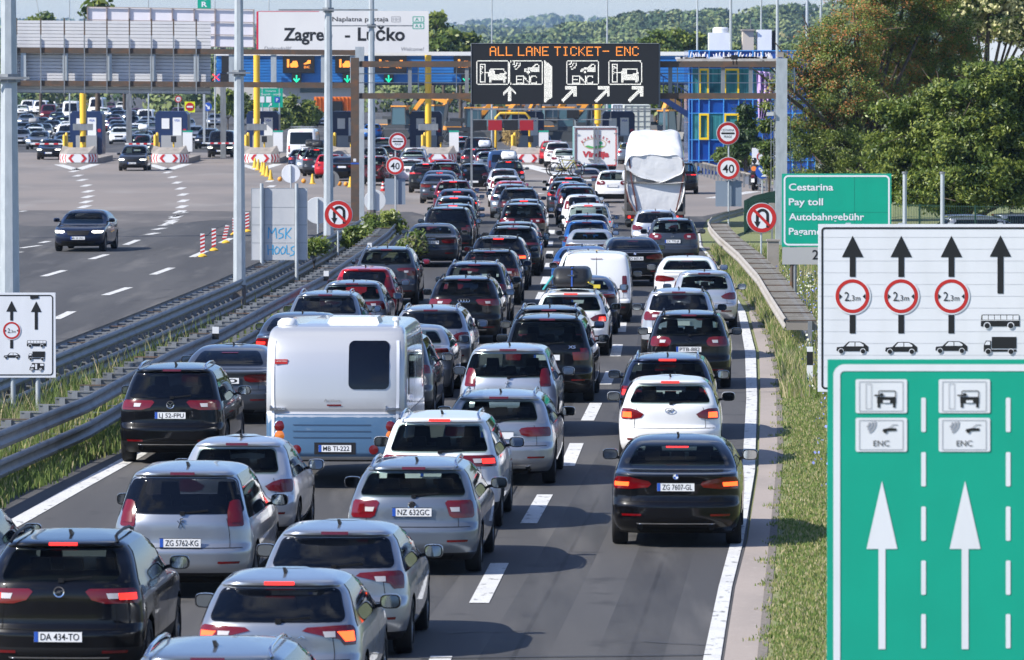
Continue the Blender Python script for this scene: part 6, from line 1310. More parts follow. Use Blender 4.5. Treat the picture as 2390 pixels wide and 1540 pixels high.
# ------------------------------------------------------------------ hills, woods, trees, grass
LEAF1 = mat("leaf_mid", (.105, .155, .028), .45, trans=.28); LEAF2 = mat("leaf_light", (.24, .285, .06), .45, trans=.30); LEAF3 = mat("leaf_dark", (.036, .072, .016), .55, trans=.22)
POD = mat("orange_pods", (.42, .17, .055), .8, trans=.2); BLOOM = mat("pale_blossom", (.58, .56, .30), .8, trans=.3); BARK = mat("bark", (.075, .055, .04), .9, noise=[(4, 5, (.13, .10, .08), .5, .7, (3, 3, .5))])
FARG = mat("far_leaf", (.12, .17, .06), .9); FARG2 = mat("far_leaf_light", (.19, .23, .085), .9); FARG3 = mat("far_leaf_dark", (.05, .09, .035), .9); FARY = mat("far_leaf_olive", (.22, .20, .08), .9)
def quads(C, size, asp, rng, flat=0.0):
    n = len(C); d = rng.normal(size=(n, 3)); d[:, 2] *= 1 - flat; d /= np.linalg.norm(d, axis=1)[:, None]
    e = np.cross(d, rng.normal(size=(n, 3))); e /= np.linalg.norm(e, axis=1)[:, None]
    s = (size * rng.uniform(.6, 1.35, n))[:, None]; d = d * s; e = e * s * asp
    V = np.stack([C - d, C - d * .1 + e, C + d, C - d * .1 - e], 1).reshape(-1, 3); return V, np.arange(4 * n).reshape(-1, 4)
def quads_on(C, N, size, asp, rng, jit=.5):      # leaf clumps that face outwards from their crown
    n = len(C); N = N + rng.normal(size=(n, 3)) * jit; N /= np.linalg.norm(N, axis=1)[:, None]; d = np.cross(N, rng.normal(size=(n, 3))); d /= np.linalg.norm(d, axis=1)[:, None]; e = np.cross(N, d)
    s = (size * rng.uniform(.6, 1.35, n))[:, None]; d = d * s; e = e * s * asp
    V = np.stack([C - d, C - d * .1 + e, C + d, C - d * .1 - e], 1).reshape(-1, 3); return V, np.arange(4 * n).reshape(-1, 4)
def crown_pts(clumps, n, sub, spread, rng):
    """clumps = (centre, radius, weight); leaves gather in sub-clumps near the surface of each clump"""
    w_ = np.array([c[2] * c[1] ** 2 for c in clumps]); w_ = w_ / w_.sum(); out = []; ids = []
    for i, (c, r, _) in enumerate(clumps):
        k = int(n * w_[i]); m = max(3, int(sub * r * r)); u = rng.normal(size=(m, 3)); u /= np.linalg.norm(u, axis=1)[:, None]
        cen = np.array(c) + u * (r * rng.uniform(.25, 1.0, m) ** .5)[:, None] * np.array([1, 1, .85]); j = rng.integers(0, m, k)
        out.append(cen[j] + rng.normal(size=(k, 3)) * spread * np.array([1, 1, .6])); ids.append(j + 1000 * i)
    return np.concatenate(out), np.concatenate(ids)
def tree(name, label, base, clumps, n, size, asp, spread, mats, probs, group=None, sub=9, trunk=.22, cat="tree", special=None, seed=1, limbs=True):
    rng = np.random.default_rng(seed); base = Vector(base); t = empty(name, base, 0, label, cat, group)
    cl = [((Vector(c) - base), r, w_) for c, r, w_ in clumps]; C, ids = crown_pts(cl, n, sub, spread, rng); C[:, 2] = np.maximum(C[:, 2], .15)
    ctr = C.mean(0); nn = C - ctr; nn /= np.linalg.norm(nn, axis=1)[:, None]; V, Fq = quads_on(C, nn * .8 + np.array([0, 0, .35]), size, asp, rng, .75); hsh = (np.sin(ids * 12.9898) * 43758.5) % 1.0; u = np.clip(hsh * .6 + rng.random(len(C)) * .4, 0, .9999)
    mi = np.searchsorted(np.cumsum(probs), u).clip(0, len(mats) - 1)
    if special: zz, pr, idx = special; mi = np.where((C[:, 2] > zz) & (((np.sin(ids * 78.233) * 9631.7) % 1.0) < pr) & (rng.random(len(C)) < .32), idx, mi)
    link("crown", big_mesh("crown", V, Fq, mats, mi), t)
    b = MB().use(BARK); top = sum((c[0] for c in cl), Vector()) / len(cl)
    b.tube([(0, 0, 0), (top.x * .15, top.y * .1, top.z * .35), (top.x * .5, top.y * .4, top.z * .75), tuple(top)], [trunk, trunk * .8, trunk * .55, trunk * .2], 8)
    if limbs:
        for c, r, _ in cl:
            s_ = Vector((top.x * .3, top.y * .2, min(top.z * .5, max(c.z * .5, .4)))); b.tube([s_, s_.lerp(c, .5) + Vector((0, 0, -.1 * r)), c, c + (c - s_) * .25], [trunk * .45, trunk * .3, trunk * .18, .02], 6)
            for q in range(3): v = Vector(rng.normal(size=3)) * r * .7; b.tube([c, c + v], [trunk * .14, .012], 5)
    b.obj("trunk", t, 60); return t
def pc(lst, Y, dy=0): return [(tuple(P(x, y, Y + (d[0] if d else 0))), r / (F / Y), 1.0) for x, y, r, *d in lst]
YT = 246.0
tree("acacia_tree", "broad feathery acacia tinged with orange seed pods behind the right gantry post", (P(2010, 480, YT).x, YT, 0),
     pc([(1935, 150, 72), (1995, 75, 90), (2085, 30, 100, 3), (1985, 215, 90), (2095, 150, 100, 4), (2185, 90, 90, 5), (1900, 262, 48), (1868, 195, 38), (2070, 270, 90, 2), (1955, 325, 78), (2190, 200, 80, 5), (1885, 345, 46), (1935, 405, 62), (2040, 380, 80, 2), (1848, 150, 26), (1826, 185, 20, -2), (2000, -30, 80, 2), (2130, -60, 90, 4), (1850, 300, 30), (1880, 430, 44), (1985, 445, 60), (1900, 100, 40), (2140, 350, 70, 5), (1815, 205, 13, -1), (1800, 195, 9, -1), (2230, 215, 60, 5), (2240, 130, 55, 6), (2175, 20, 60, 3)], YT),
     240000, .058, .36, .22, [LEAF1, LEAF2, LEAF3, POD], [.48, .24, .28], sub=26, trunk=.28, special=(4.0, .55, 3), seed=3)
YW = 208.0
tree("walnut_tree", "large leaved dark green walnut standing behind the white lane sign at the right edge", (P(2262, 510, YW).x, YW, 0),
     pc([(2250, 330, 95), (2160, 300, 80, 1), (2335, 260, 95), (2125, 400, 70, 1), (2220, 430, 85), (2335, 410, 90), (2075, 352, 56, 2), (2400, 330, 90), (2100, 262, 46, 1), (2290, 190, 46, -1), (2200, 225, 52), (2375, 165, 46), (2060, 440, 50, 2), (2150, 448, 50), (2420, 200, 80), (2290, 446, 56), (2390, 446, 56), (2030, 415, 40, 2), (2190, 470, 34), (2345, 466, 36)], YW),
     130000, .085, .42, .20, [LEAF1, LEAF2, LEAF3], [.44, .26, .30], sub=22, trunk=.2, seed=5)
YQ = 300.0
tree("blossom_tree", "tree with pale creamy blossom in the top right corner", (P(2300, 400, YQ).x, YQ, 0),
     pc([(2235, 30, 62), (2310, 20, 70), (2385, 35, 70), (2270, -30, 80), (2360, -40, 80), (2200, -5, 50), (2420, 70, 50), (2180, 50, 30), (2300, 60, 46, 4), (2240, 66, 40, 4), (2360, 62, 46, 2), (2420, 20, 60)], YQ), 46000, .12, .6, .24, [LEAF1, BLOOM, LEAF3], [.32, .40, .28], sub=12, trunk=.25, seed=8)
tree("overhanging_shrub", "shrub with drooping green twigs in front of the lilac flag", (P(1795, 430, 250).x, 250, 0), pc([(1795, 330, 22), (1808, 290, 18), (1785, 365, 18), (1800, 395, 20), (1778, 300, 10), (1790, 250, 9), (1822, 340, 22)], 250), 5200, .10, .4, .16, [LEAF1, LEAF2, LEAF3], [.4, .2, .4], trunk=.06, seed=9, cat="shrub")
tree("cypress_tree", "dark narrow conifer in front of the blue building windows", (P(1741, 380, 333).x, 333, 0), pc([(1741, 345, 26), (1738, 310, 24), (1743, 278, 19), (1740, 252, 12), (1728, 330, 18), (1758, 325, 18), (1720, 355, 14)], 333), 12000, .16, .35, .2, [LEAF3, LEAF1], [.85, .15], trunk=.15, seed=10)
for i, (x, y, r, lb) in enumerate(((1687, 358, 15, "small round clipped shrub at the corner of the blue building"), (1738, 368, 20, "green round shrub left of the road works board"))):
    tree("round_shrub", lb, (P(x, 385, 338).x, 338, 0), pc([(x, y, r), (x - r * .5, y + r * .5, r * .6), (x + r * .5, y + r * .6, r * .6)], 338), 3600, .13, .5, .12, [LEAF1, LEAF2], [.6, .4], trunk=.06, seed=20 + i, cat="shrub")
for i, (x, y, r, Y, lb) in enumerate(((532, 232, 26, 560, "bright green bush right of the blue arrow sign beyond the plaza"), (560, 240, 22, 565, "green bush beyond the second lamp pole, beside the bright bush"), (690, 250, 34, 540, "wide green bush between the green direction sign and the orange container"), (723, 262, 22, 545, "low green bush in front of the orange container"), (655, 270, 16, 535, "small dark bush at the foot of the green direction sign"))):
    k = F / Y; tree("green_bush", lb, (P(x, y + r, Y).x, Y, 0), pc([(x, y, r), (x - r * .7, y + r * .5, r * .7), (x + r * .7, y + r * .5, r * .7), (x, y + r * .8, r * .8)], Y), 3400, .24, .5, .25, [LEAF1, LEAF2, LEAF3], [.45, .35, .2], group="bushes beyond the toll plaza", trunk=.08, seed=30 + i, cat="bush")
for i, (x, y, r, Y, lb) in enumerate(((95, 52, 32, 760, "distant round tree above the left end of the ribbed panel"), (290, 58, 36, 770, "distant round tree left of the billboard back"), (1008, 62, 34, 640, "tall loose tree just right of the white Zagreb sign"), (1035, 96, 36, 600, "dark green tree between the Zagreb sign and the lane display"), (1075, 104, 32, 610, "dark green tree at the left top corner of the lane display"), (1012, 108, 26, 590, "low green tree touching the right end of the Zagreb sign"), (228, 20, 18, 420, "sparse bare topped tree left of the billboard back"), (1530, 105, 40, 620, "light green tree right of the lane display"), (1585, 80, 40, 660, "pale green tree left of the thin lamp pole on the blue building"), (1560, 180, 50, 600, "bushy tree between the display and the blue building"))):
    n = 3600 if i != 6 else 420; tree("distant_tree", lb, (P(x, 300, Y).x, Y, 0), pc([(x, y, r), (x - r * .6, y + r * .5, r * .75), (x + r * .65, y + r * .6, r * .75), (x + r * .1, y + r * 1.3, r * .9)], Y), n, .34, .55, .42, [LEAF1, LEAF2, LEAF3], [.45, .25, .3], group="trees behind the toll plaza", sub=2.5, trunk=.25, seed=50 + i)
# bushes and weeds on the median
for i, (x, y, r, Y, lb) in enumerate(((905, 512, 26, 209, "yellow green leafy bush on the median below the blue grey sign tabs"), (868, 522, 26, 206, "green feathery bush around the foot of the fourth lamp pole"), (832, 545, 20, 198, "low green bush right of the median no u-turn sign"), (733, 568, 16, 176, "narrow green bush beside the graffiti sign post"), (968, 560, 18, 190, "grey green weed clump at the tip of the near barrier"))):
    tree("median_bush", lb, (P(x, y + r, Y).x, Y, 0), pc([(x, y, r * .8), (x - r * .7, y + r * .6, r * .6), (x + r * .7, y + r * .5, r * .6), (x, y + r * .9, r * .7)], Y), 2600, .085, .42, .13, [LEAF2 if i == 0 else LEAF1, LEAF2, LEAF1 if i != 4 else mat("weed_grey", (.14, .14, .09), .9)], [.45, .25, .3], group="bushes on the median", trunk=.03, seed=70 + i, cat="bush", sub=20)
# woods on the hills: terrain ridge plus a mass of crowns
def ridge(name, sil, Y, dep, low, m, rough, drop=7.0):
    n = 120; xs = np.linspace(-900, 3300, n); ys = np.interp(xs, [p[0] for p in sil], [p[1] for p in sil]); rows = []
    for k in range(8):
        f_ = k / 7; YY = Y - dep * (1 - f_); row = []
        for i in range(n):
            a = P(xs[i], ys[i], Y); z = low + (a.z - drop - low) * (math.sin(f_ * math.pi / 2)) + rough * (math.sin(i * 1.7 + k) + math.sin(i * .63 + k * 2.1)) * .5 * (f_ > 0); row.append((a.x * YY / Y, YY, z if k else -1))
        rows.append(row)
    rows.append([(p[0], Y + dep * .6, -2) for p in rows[-1]])
    o = MB().use(m).grid(rows).obj(name, None, 180); o["kind"] = 'structure'; return rows[:-1]
def woods(name, sil, Y, dep, low, n, r, q, size, seed, mats, probs, x0=-900, x1=3300):
    rng = np.random.default_rng(seed); out = []; ids = []; nrm = []
    x = rng.uniform(x0, x1, n); f_ = rng.random(n) ** .8; ys = np.interp(x, [p[0] for p in sil], [p[1] for p in sil])
    for i in range(n):
        a = P(x[i], ys[i], Y); YY = Y - dep * (1 - f_[i]); rad = r * rng.uniform(.6, 1.25); z = low + (a.z - low) * math.sin(f_[i] * math.pi / 2) - rad * .9
        u = rng.normal(size=(q, 3)); u /= np.linalg.norm(u, axis=1)[:, None]; u[:, 2] = np.abs(u[:, 2]) * 1.15 - .25
        c = np.array([a.x * YY / Y, YY, z]) + u * rad * rng.uniform(.75, 1.05, (q, 1)); out.append(c); ids.append(np.full(q, i)); nrm.append(u)
    C = np.concatenate(out); ids = np.concatenate(ids); V, Fq = quads_on(C, np.concatenate(nrm), size, .7, rng, .45); u = np.clip(((np.sin(ids * 12.9898) * 43758.5) % 1.0) * .8 + rng.random(len(C)) * .2, 0, .9999)
    o = link(name, big_mesh(name, V, Fq, mats, np.searchsorted(np.cumsum(probs), u).clip(0, len(mats) - 1))); o["kind"] = 'stuff'
    return tag(o, None, None)
HILLM = mat("hill_ground", (.035, .05, .022), .95)
s1 = [(-900, 60), (-50, 40), (150, 44), (300, 44), (600, 58), (1000, 60), (1060, 52), (1150, 43), (1210, 43), (1290, 33), (1360, 36), (1420, 40), (1700, 46), (2400, 40), (3300, 50)]
ridge("hills", s1, 9000, 2000, 0, HILLM, 2.5, 17); woods("far_woodland", s1, 8900, 1900, 0, 1500, 10.5, 26, 4.4, 90, [FARG, FARG2, FARG3], [.5, .2, .3])
s2 = [(-900, 70), (0, 62), (600, 66), (1000, 70), (1080, 60), (1200, 64), (1320, 58), (1500, 50), (1700, 40), (2400, 30), (3300, 30)]
ridge("hills", s2, 5200, 1500, 0, HILLM, 2.0, 14); woods("middle_woodland", s2, 5140, 1400, 0, 1500, 9.2, 45, 2.8, 91, [FARG, FARG2, FARG3], [.45, .25, .3])
s3 = [(-900, 90), (600, 90), (1180, 88), (1290, 66), (1330, 50), (1390, 52), (1450, 34), (1520, 22), (1600, 25), (1680, 21), (1780, 14), (1900, 8), (2100, -10), (2400, -30), (3300, -40)]
ridge("hills", s3, 2900, 950, 0, HILLM, 1.1, 10); woods("near_woodland", s3, 2870, 860, 1.0, 900, 6.9, 150, 1.08, 92, [FARG, FARG2, FARG3, FARY], [.42, .26, .26, .06], x0=-200, x1=2700)
s4 = [(-900, 140), (0, 132), (900, 130), (1100, 122), (1400, 118), (1500, 108), (1640, 100), (3300, 100)]
woods("plaza_treeline", s4, 900, 90, 2.0, 330, 3.0, 150, .45, 93, [FARG, FARG2, FARG3, FARY], [.40, .26, .26, .08], x0=-300, x1=2600)
# billboard behind the trees on the right
t = thing("plaza_sign", "white sign board half hidden by the trees at the right edge", "sign", (P(2350, 110, 380).x, 380, 0)); child(slab(MB().use(SIGNW), 2228, 83, 2560, 142, 380, .2), "panel", t); b = MB().use(BLACK); write(b, "Naplatna postaja", 2318, 99, 10, 379.98, w=130, align='L'); child(b, "board_lettering", t)
for x in (2260, 2500): pole(t, x, 83, 300, 380, .15, "post")
# grass: blades as one mass each
def blades(name, XY, hmin, hmax, wid, mats, probs, seed, lean=.5, z=0.0):
    rng = np.random.default_rng(seed); n = len(XY); h = rng.uniform(hmin, hmax, n) * rng.uniform(.6, 1.0, n); a = rng.uniform(0, 2 * math.pi, n); l = h * rng.uniform(.1, lean, n); b_ = rng.uniform(0, math.pi, n)
    base = np.column_stack([XY, np.full(n, z)]); d = np.column_stack([np.cos(b_), np.sin(b_) * .3, np.zeros(n)]) * (wid * rng.uniform(.6, 1.4, n))[:, None]
    tip = base + np.column_stack([np.cos(a) * l, np.sin(a) * l, h]); midp = base + np.column_stack([np.cos(a) * l * .35, np.sin(a) * l * .35, h * .6])
    V = np.stack([base - d, base + d, midp + d * .7, tip, midp - d * .7], 1).reshape(-1, 3); k = np.arange(n)[:, None] * 5
    F1 = np.concatenate([k, k + 1, k + 2, k + 4], 1); me_v = V; Fq = np.concatenate([F1, np.concatenate([k + 4, k + 2, k + 3, k + 3], 1)], 0)
    Fq = np.concatenate([F1[:, [0, 1, 2]], F1[:, [0, 2, 3]], np.concatenate([k + 4, k + 2, k + 3], 1)], 0); pr = np.searchsorted(np.cumsum(probs), rng.random(n) * .9999).clip(0, len(mats) - 1)
    o = link(name, big_mesh(name, me_v, Fq, mats, np.concatenate([pr, pr, pr]))); o["kind"] = 'stuff'; return o
GR1 = mat("grass_green", (.16, .23, .05), .7, trans=.3); GR2 = mat("grass_yellow", (.31, .31, .11), .8, trans=.3); GR3 = mat("grass_straw", (.48, .41, .24), .9, trans=.2); GR4 = mat("grass_dark", (.09, .14, .03), .7, trans=.2)
VX = [(G(x, y).y, G(x, y).x) for x, y in verge[:9]]; VX.sort()
def vx(Y): return np.interp(Y, [a for a, _ in VX], [c for _, c in VX])
rng = np.random.default_rng(4); n = 230000; Yv = 58 + (rng.random(n) ** 1.25) * 150; Xv = vx(Yv) + .12 + rng.gamma(1.25, 1.4, n) - np.sin(Yv * 1.9) * .10 - np.sin(Yv * 5.3) * .06
tuft = rng.integers(0, 14000, n); off = rng.normal(size=(14000, 2)) * .05; XY = np.column_stack([Xv, Yv]); XY = np.round(XY / .16) * .16 + off[(np.floor(XY[:, 0] / .16) * 131 + np.floor(XY[:, 1] / .16)).astype(int) % 14000] + rng.normal(size=(n, 2)) * .04
blades("verge_grass", XY, .03, .085, .011, [GR1, GR2, GR3, GR4], [.42, .28, .16, .14], 5)
Yv = rng.uniform(115, 205, 15000); XY = np.column_stack([vx(Yv) + .1 + rng.gamma(1.2, .8, 15000), Yv]); blades("verge_weeds", XY, .2, .55, .016, [GR1, GR2, GR3, GR4], [.35, .25, .25, .15], 6)
def flowers(name, n, m, seed, y0, y1, sp):
    r_ = np.random.default_rng(seed); Yf = r_.uniform(y0, y1, n); C = np.column_stack([vx(Yf) + .5 + r_.gamma(1.8, sp, n), Yf, r_.uniform(.2, .5, n)]); V, Fq = quads(C, .028, .9, r_); o = link(name, big_mesh(name, V, Fq, [m])); o["kind"] = 'stuff'
flowers("chicory_flowers", 1500, mat("chicory_blue", (.22, .26, .62), .8), 7, 85, 180, 1.1); flowers("white_wildflowers", 1200, mat("wild_white", (.6, .62, .5), .8), 8, 110, 180, 1.3)
Ym = rng.uniform(74, 220, 26000); fr = rng.random(26000); nx_ = np.array([xat(NEAR, y) for y in Ym]); fx_ = np.array([xat(FAR, y) for y in Ym]); XY = np.column_stack([nx_ - .15 - fr * (nx_ - fx_ - .6), Ym])
blades("median_grass", XY, .10, .34, .016, [GR1, GR2, GR3, GR4], [.38, .12, .08, .42], 9)
Ym = 88 + rng.gamma(2.0, 8.0, 12000); nx_ = np.array([xat(NEAR, y) for y in Ym]); fx_ = np.array([xat(FAR, y) for y in Ym]); XY = np.column_stack([fx_ + .3 + rng.random(12000) * (nx_ - fx_ - .5), Ym]); blades("median_weeds", XY, .25, .95, .015, [GR1, GR2, GR3, GR4], [.34, .16, .16, .34], 10, lean=.4)
Ym = rng.uniform(72, 185, 26000); nx_ = np.array([xat(NEAR, y) for y in Ym]); XY = np.column_stack([nx_ + .02 + rng.beta(1.2, 2.2, 26000) * .62 + .08 * np.sin(Ym * .9), Ym]); blades("barrier_grass", XY, .10, .32, .015, [GR1, GR2, GR3, GR4], [.42, .12, .05, .41], 12)
# ------------------------------------------------------------------ caravan
def place(xc, s, back=0.0): Z = ZS(s); return ((xc - CX) / s, Z, 0)
def caravan():
    s = 147.0; X, Y, _ = place(781, s); L, W, H = 5.6, 2.24, 2.60; w2 = W / 2
    S = Shell([(.44, .16), (.52, .04), (.60, .0), (1.18, .0), (1.24, .035), (1.30, .02), (1.8, .05), (2.15, .13), (2.38, .26), (2.50, .42), (2.56, .62), (2.60, 1.0)], [(.44, L - .1), (1.2, L), (2.0, L - .2), (2.45, L - .8), (2.60, L - 1.4)],
              [(.44, w2 * .97), (.6, w2), (2.2, w2 * .995), (2.46, w2 * .97), (2.545, w2 * .93), (2.58, w2 * .86), (2.60, w2 * .5)], L, H, dr=.16, df=.5, n=3.2, ng=3.4, taper=.008, zb=1.3)
    t = empty("caravan", (X, Y, 0), -R(2.6), "white and pale blue touring caravan plated MB TI-222 in the left queue", "caravan")
    CW = mat("caravan_white", (.78, .79, .80), .25, coat=.6); CB = mat("caravan_blue", (.085, .175, .30), .35, coat=.4, metal=.2); CBD = mat("caravan_groove", (.035, .07, .13), .4)
    me = S.mesh(.46, [(2.7, .40, w2 - .30, .34)]); o = link("body", me, t, color=(.55, .56, .58, .45))
    def pt(rows, fn, m, nm, nx=8, k=3, off=.006, par=t): b = MB().use(m); skin(b, fn, rows, nx, k, off); return b.obj(nm, par, 50)
    for sg in (-1, 1): pass
    b = MB().use(CB); skin(b, S.rear, [(.53, -w2 * .985, w2 * .985), (.60, -w2 * .985, w2 * .985), (1.20, -w2 * .985, w2 * .985)], 24, 4, .007)
    for sg in (-1, 1): skin(b, lambda a, z: S.side(a, z, sg), [(.53, .03, 5.0), (1.20, .03, 5.0)], 14, 3, .007)
    lp = b.obj("lower_panel", t, 40)
    for z in (.82, .92, 1.02): pt([(z, -.66, .58), (z + .022, -.68, .58)], S.rear, CBD, "groove", 8, 1, .011, lp)
    pt([(z, a + .54, c + .54) for z, a, c in round_rows(1.60, 2.36, .325, .325, .09)], S.rear, GLASS, "rear_window", 10, 2, .012)
    for sg in (-1, 1):
        pt([(.60, -.012, .035), (2.36, -.012, .035)], lambda a, z: S.arc(z, a, sg), SIGNW, "awning_rail", 1, 12, .014)
        for (dx, z, m, nm) in ((.885, 1.01, REDL, "tail_light"), (.885, .86, AMBER, "indicator")):
            p = S.rear(sg * dx, z); MB().use(CHROME).lathe([(.088, -.012), (.098, -.004), (.098, .01)], p, 'Y', 20).obj("lamp_ring", lp); MB().use(m).lathe([(0, -.022), (.06, -.018), (.088, -.008), (.088, .01)], p, 'Y', 20).obj(nm, t, 40)
        p = S.rear(sg * .62, .66); MB().use(REDL).lathe([(0, -.018), (.075, -.012), (.08, .01)], (p.x, p.y, .62 if False else .64), 'Y', 20).obj("reflector", t, 40)
        p = S.rear(sg * .93, 1.29); MB().use(CHROME).box((p.x, p.y - .03, 1.29), (.24, .05, .035)).box((p.x - .11, p.y - .01, 1.30), (.02, .06, .08)).obj("grab_handle", t)
        g = MB().use(GLASS); skin(g, lambda a, z: S.side(a, z, sg), [(1.45, 1.0, 2.1), (2.1, 1.0, 2.1)], 6, 2, .01); g.obj("side_window", t)
        for y in (2.5, 4.3): b = MB().use(SEAMS); skin(b, lambda a, z: S.side(a, z, sg), [(.7, y, y + .03), (2.3, y, y + .03)], 1, 5, .01); b.obj("door_seam", t)
        ty, rm = PROTO.setdefault(('w', .325), wheel_mesh(.325)); o2 = link("wheel", ty, t, (sg * (w2 - .14), 2.7, .325), 0 if sg > 0 else math.pi); link("rim", rm, o2)
    pt([(1.335, -.13, .10), (1.36, -.13, .10)], S.rear, REDL, "high_brake_light", 4, 1, .012)
    v, f = text_pts("Action", -.05, 1.40, .05, w=.26); y = S.rear(0, 1.4).y - .012; MB().use(mat("grey_print", (.2, .2, .21), .5)).add([(a, y + (c - 1.4) * .05, c) for a, c in v], f).obj("lettering", t)
    p = S.rear(-.85, 2.03); b = MB().use(RED).box((p.x - .02, p.y - .012, 2.035), (.20, .02, .075)); q = b.obj("sticker", t); v, f = text_pts("Caravan Center", p.x - .02, 2.035, .026, w=.18); MB().use(WHITE).add([(a, p.y - .024, c) for a, c in v], f).obj("lettering", q)
    plate_parts("MB TI-222", S, .66, t); b = MB().use(BLACK).box((0, S.rear(0, .66).y - .004, .66), (.66, .014, .19)); b.obj("plate_recess", t)
    b = MB().use(CW); b.box((.21, 1.6, 2.645), (.84, .9, .10), taper=.9); b.obj("roof_hatch", t); b = MB().use(CW); b.lathe([(.17, 0), (.16, .06), (.10, .11), (0, .12)], (-.83, .95, 2.58), 'Z', 16); b.obj("roof_vent", t, 60); b = MB().use(CW); b.lathe([(.04, 0), (.04, .08), (.07, .08), (.06, .13), (0, .13)], (.92, 1.0, 2.58), 'Z', 12); b.obj("roof_cowl", t, 40)
caravan()
# ------------------------------------------------------------------ roof boxes, bicycles
def roof_box(root, S, label, y0=.7, L=1.9, w_=.84, h=.40, m=None, straps=False, X=0.0):
    H = S.H; t = empty("roof_box", root.location, root.rotation_euler[2], label, "roof box", "roof boxes on cars"); m = m or mat("roof_box_black", (.014, .015, .017), .45)
    rows = []
    for (f_, kw, kz, ky) in ((0, .86, 0, .03), (.05, .93, .12, .0), (.45, 1.0, .45, .0), (.55, 1.0, .50, .015), (.9, .9, .9, .10), (1.0, .78, 1.0, .24), (1.0, .1, 1.01, .5)):
        n = 28; r = []
        for i in range(n + 1):
            a = 2 * math.pi * i / n; cx = math.copysign(abs(math.cos(a)) ** .35, math.cos(a)); cy = math.copysign(abs(math.sin(a)) ** .35, math.sin(a)); ln = L / 2 - ky
            r.append((X + w_ / 2 * kw * cx, y0 + L / 2 + ln * cy, H + .10 + h * kz))
        rows.append(r)
    recalc_ = MB().use(m).grid(rows[::-1]).obj("shell", t, 50)
    b = MB().use(PLASTIC)
    for y in (y0 + .35, y0 + L - .35): b.bar((X - .62, y, H + .07), (X + .62, y, H + .07), .045, .03)
    b.obj("cross_bars", t)
    b = MB().use(CHROME).box((X, y0 - .012, H + .10 + h * .62), (.15, .02, .03)); b.obj("badge", t)
    if straps:
        b = MB().use(mat("strap_blue", (.03, .10, .42), .7)); b.box((X + .02, y0 - .01, H + .10 + h * .45), (.035, .012, h * .9)); b.box((X + .02, y0 + .25, H + .11 + h), (.035, .5, .012)); b.obj("strap", t)
        b = MB().use(mat("strap_teal", (.04, .35, .38), .7)); b.bar((X - .42, y0 + .05, H + .10 + h * .6), (X - .66, y0 + .3, H + .02), .03); b.obj("strap", t); b = MB().use(mat("strap_yellow", (.70, .55, .05), .7)); b.bar((X + .40, y0 + .05, H + .2), (X + .66, y0 + .2, H + .06), .03).box((X + .6, y0 + .15, H + .10), (.16, .1, .08)); b.obj("strap", t)
    return t
def bicycle(loc, rz, label, col=(.02, .02, .02), group="bicycles on car racks"):
    t = empty("bicycle", loc, rz, label, "bicycle", group); m = mat("bike_frame_%d" % int(col[0] * 999), col, .4)
    for x in (-.53, .53):
        b = MB().use(TYRE); n = 24; pts = [(x + .33 * math.cos(2 * math.pi * i / n), 0, .34 + .33 * math.sin(2 * math.pi * i / n)) for i in range(n + 1)]; b.tube(pts, .027, 6, False); w_ = b.obj("wheel", t, 60)
        b = MB().use(RIM)
        for i in range(8): a = math.pi * i / 8; b.bar((x + .3 * math.cos(a), 0, .34 + .3 * math.sin(a)), (x - .3 * math.cos(a), 0, .34 - .3 * math.sin(a)), .006)
        b.obj("spokes", w_)
    b = MB().use(m); bb, st, hd = (-.08, 0, .32), (-.22, 0, .80), (.36, 0, .78)
    for p, q, r in ((bb, st, .02), (bb, hd, .024), (st, hd, .02), (bb, (-.53, 0, .34), .014), (st, (-.53, 0, .34), .012), (hd, (.53, 0, .34), .018), (hd, (.33, 0, .93), .016)): b.tube([p, q], r, 8)
    b.obj("frame", t, 60); b = MB().use(PLASTIC); b.tube([(.33, -.32, .95), (.33, 0, .93), (.33, .32, .95)], .014, 6); b.obj("handlebar", t, 60); b = MB().use(PLASTIC).tube([st, (-.25, 0, .92)], .014, 6); b.box((-.26, 0, .95), (.26, .13, .05)); b.obj("saddle", t)
    b = MB().use(PLASTIC); b.lathe([(0, -.02), (.09, -.02), (.09, .02), (0, .02)], bb, 'Y', 16); b.bar((-.08, .06, .32), (.02, .06, .18), .02); b.bar((-.08, -.06, .32), (-.18, -.06, .46), .02); b.obj("crank", t)
    return t
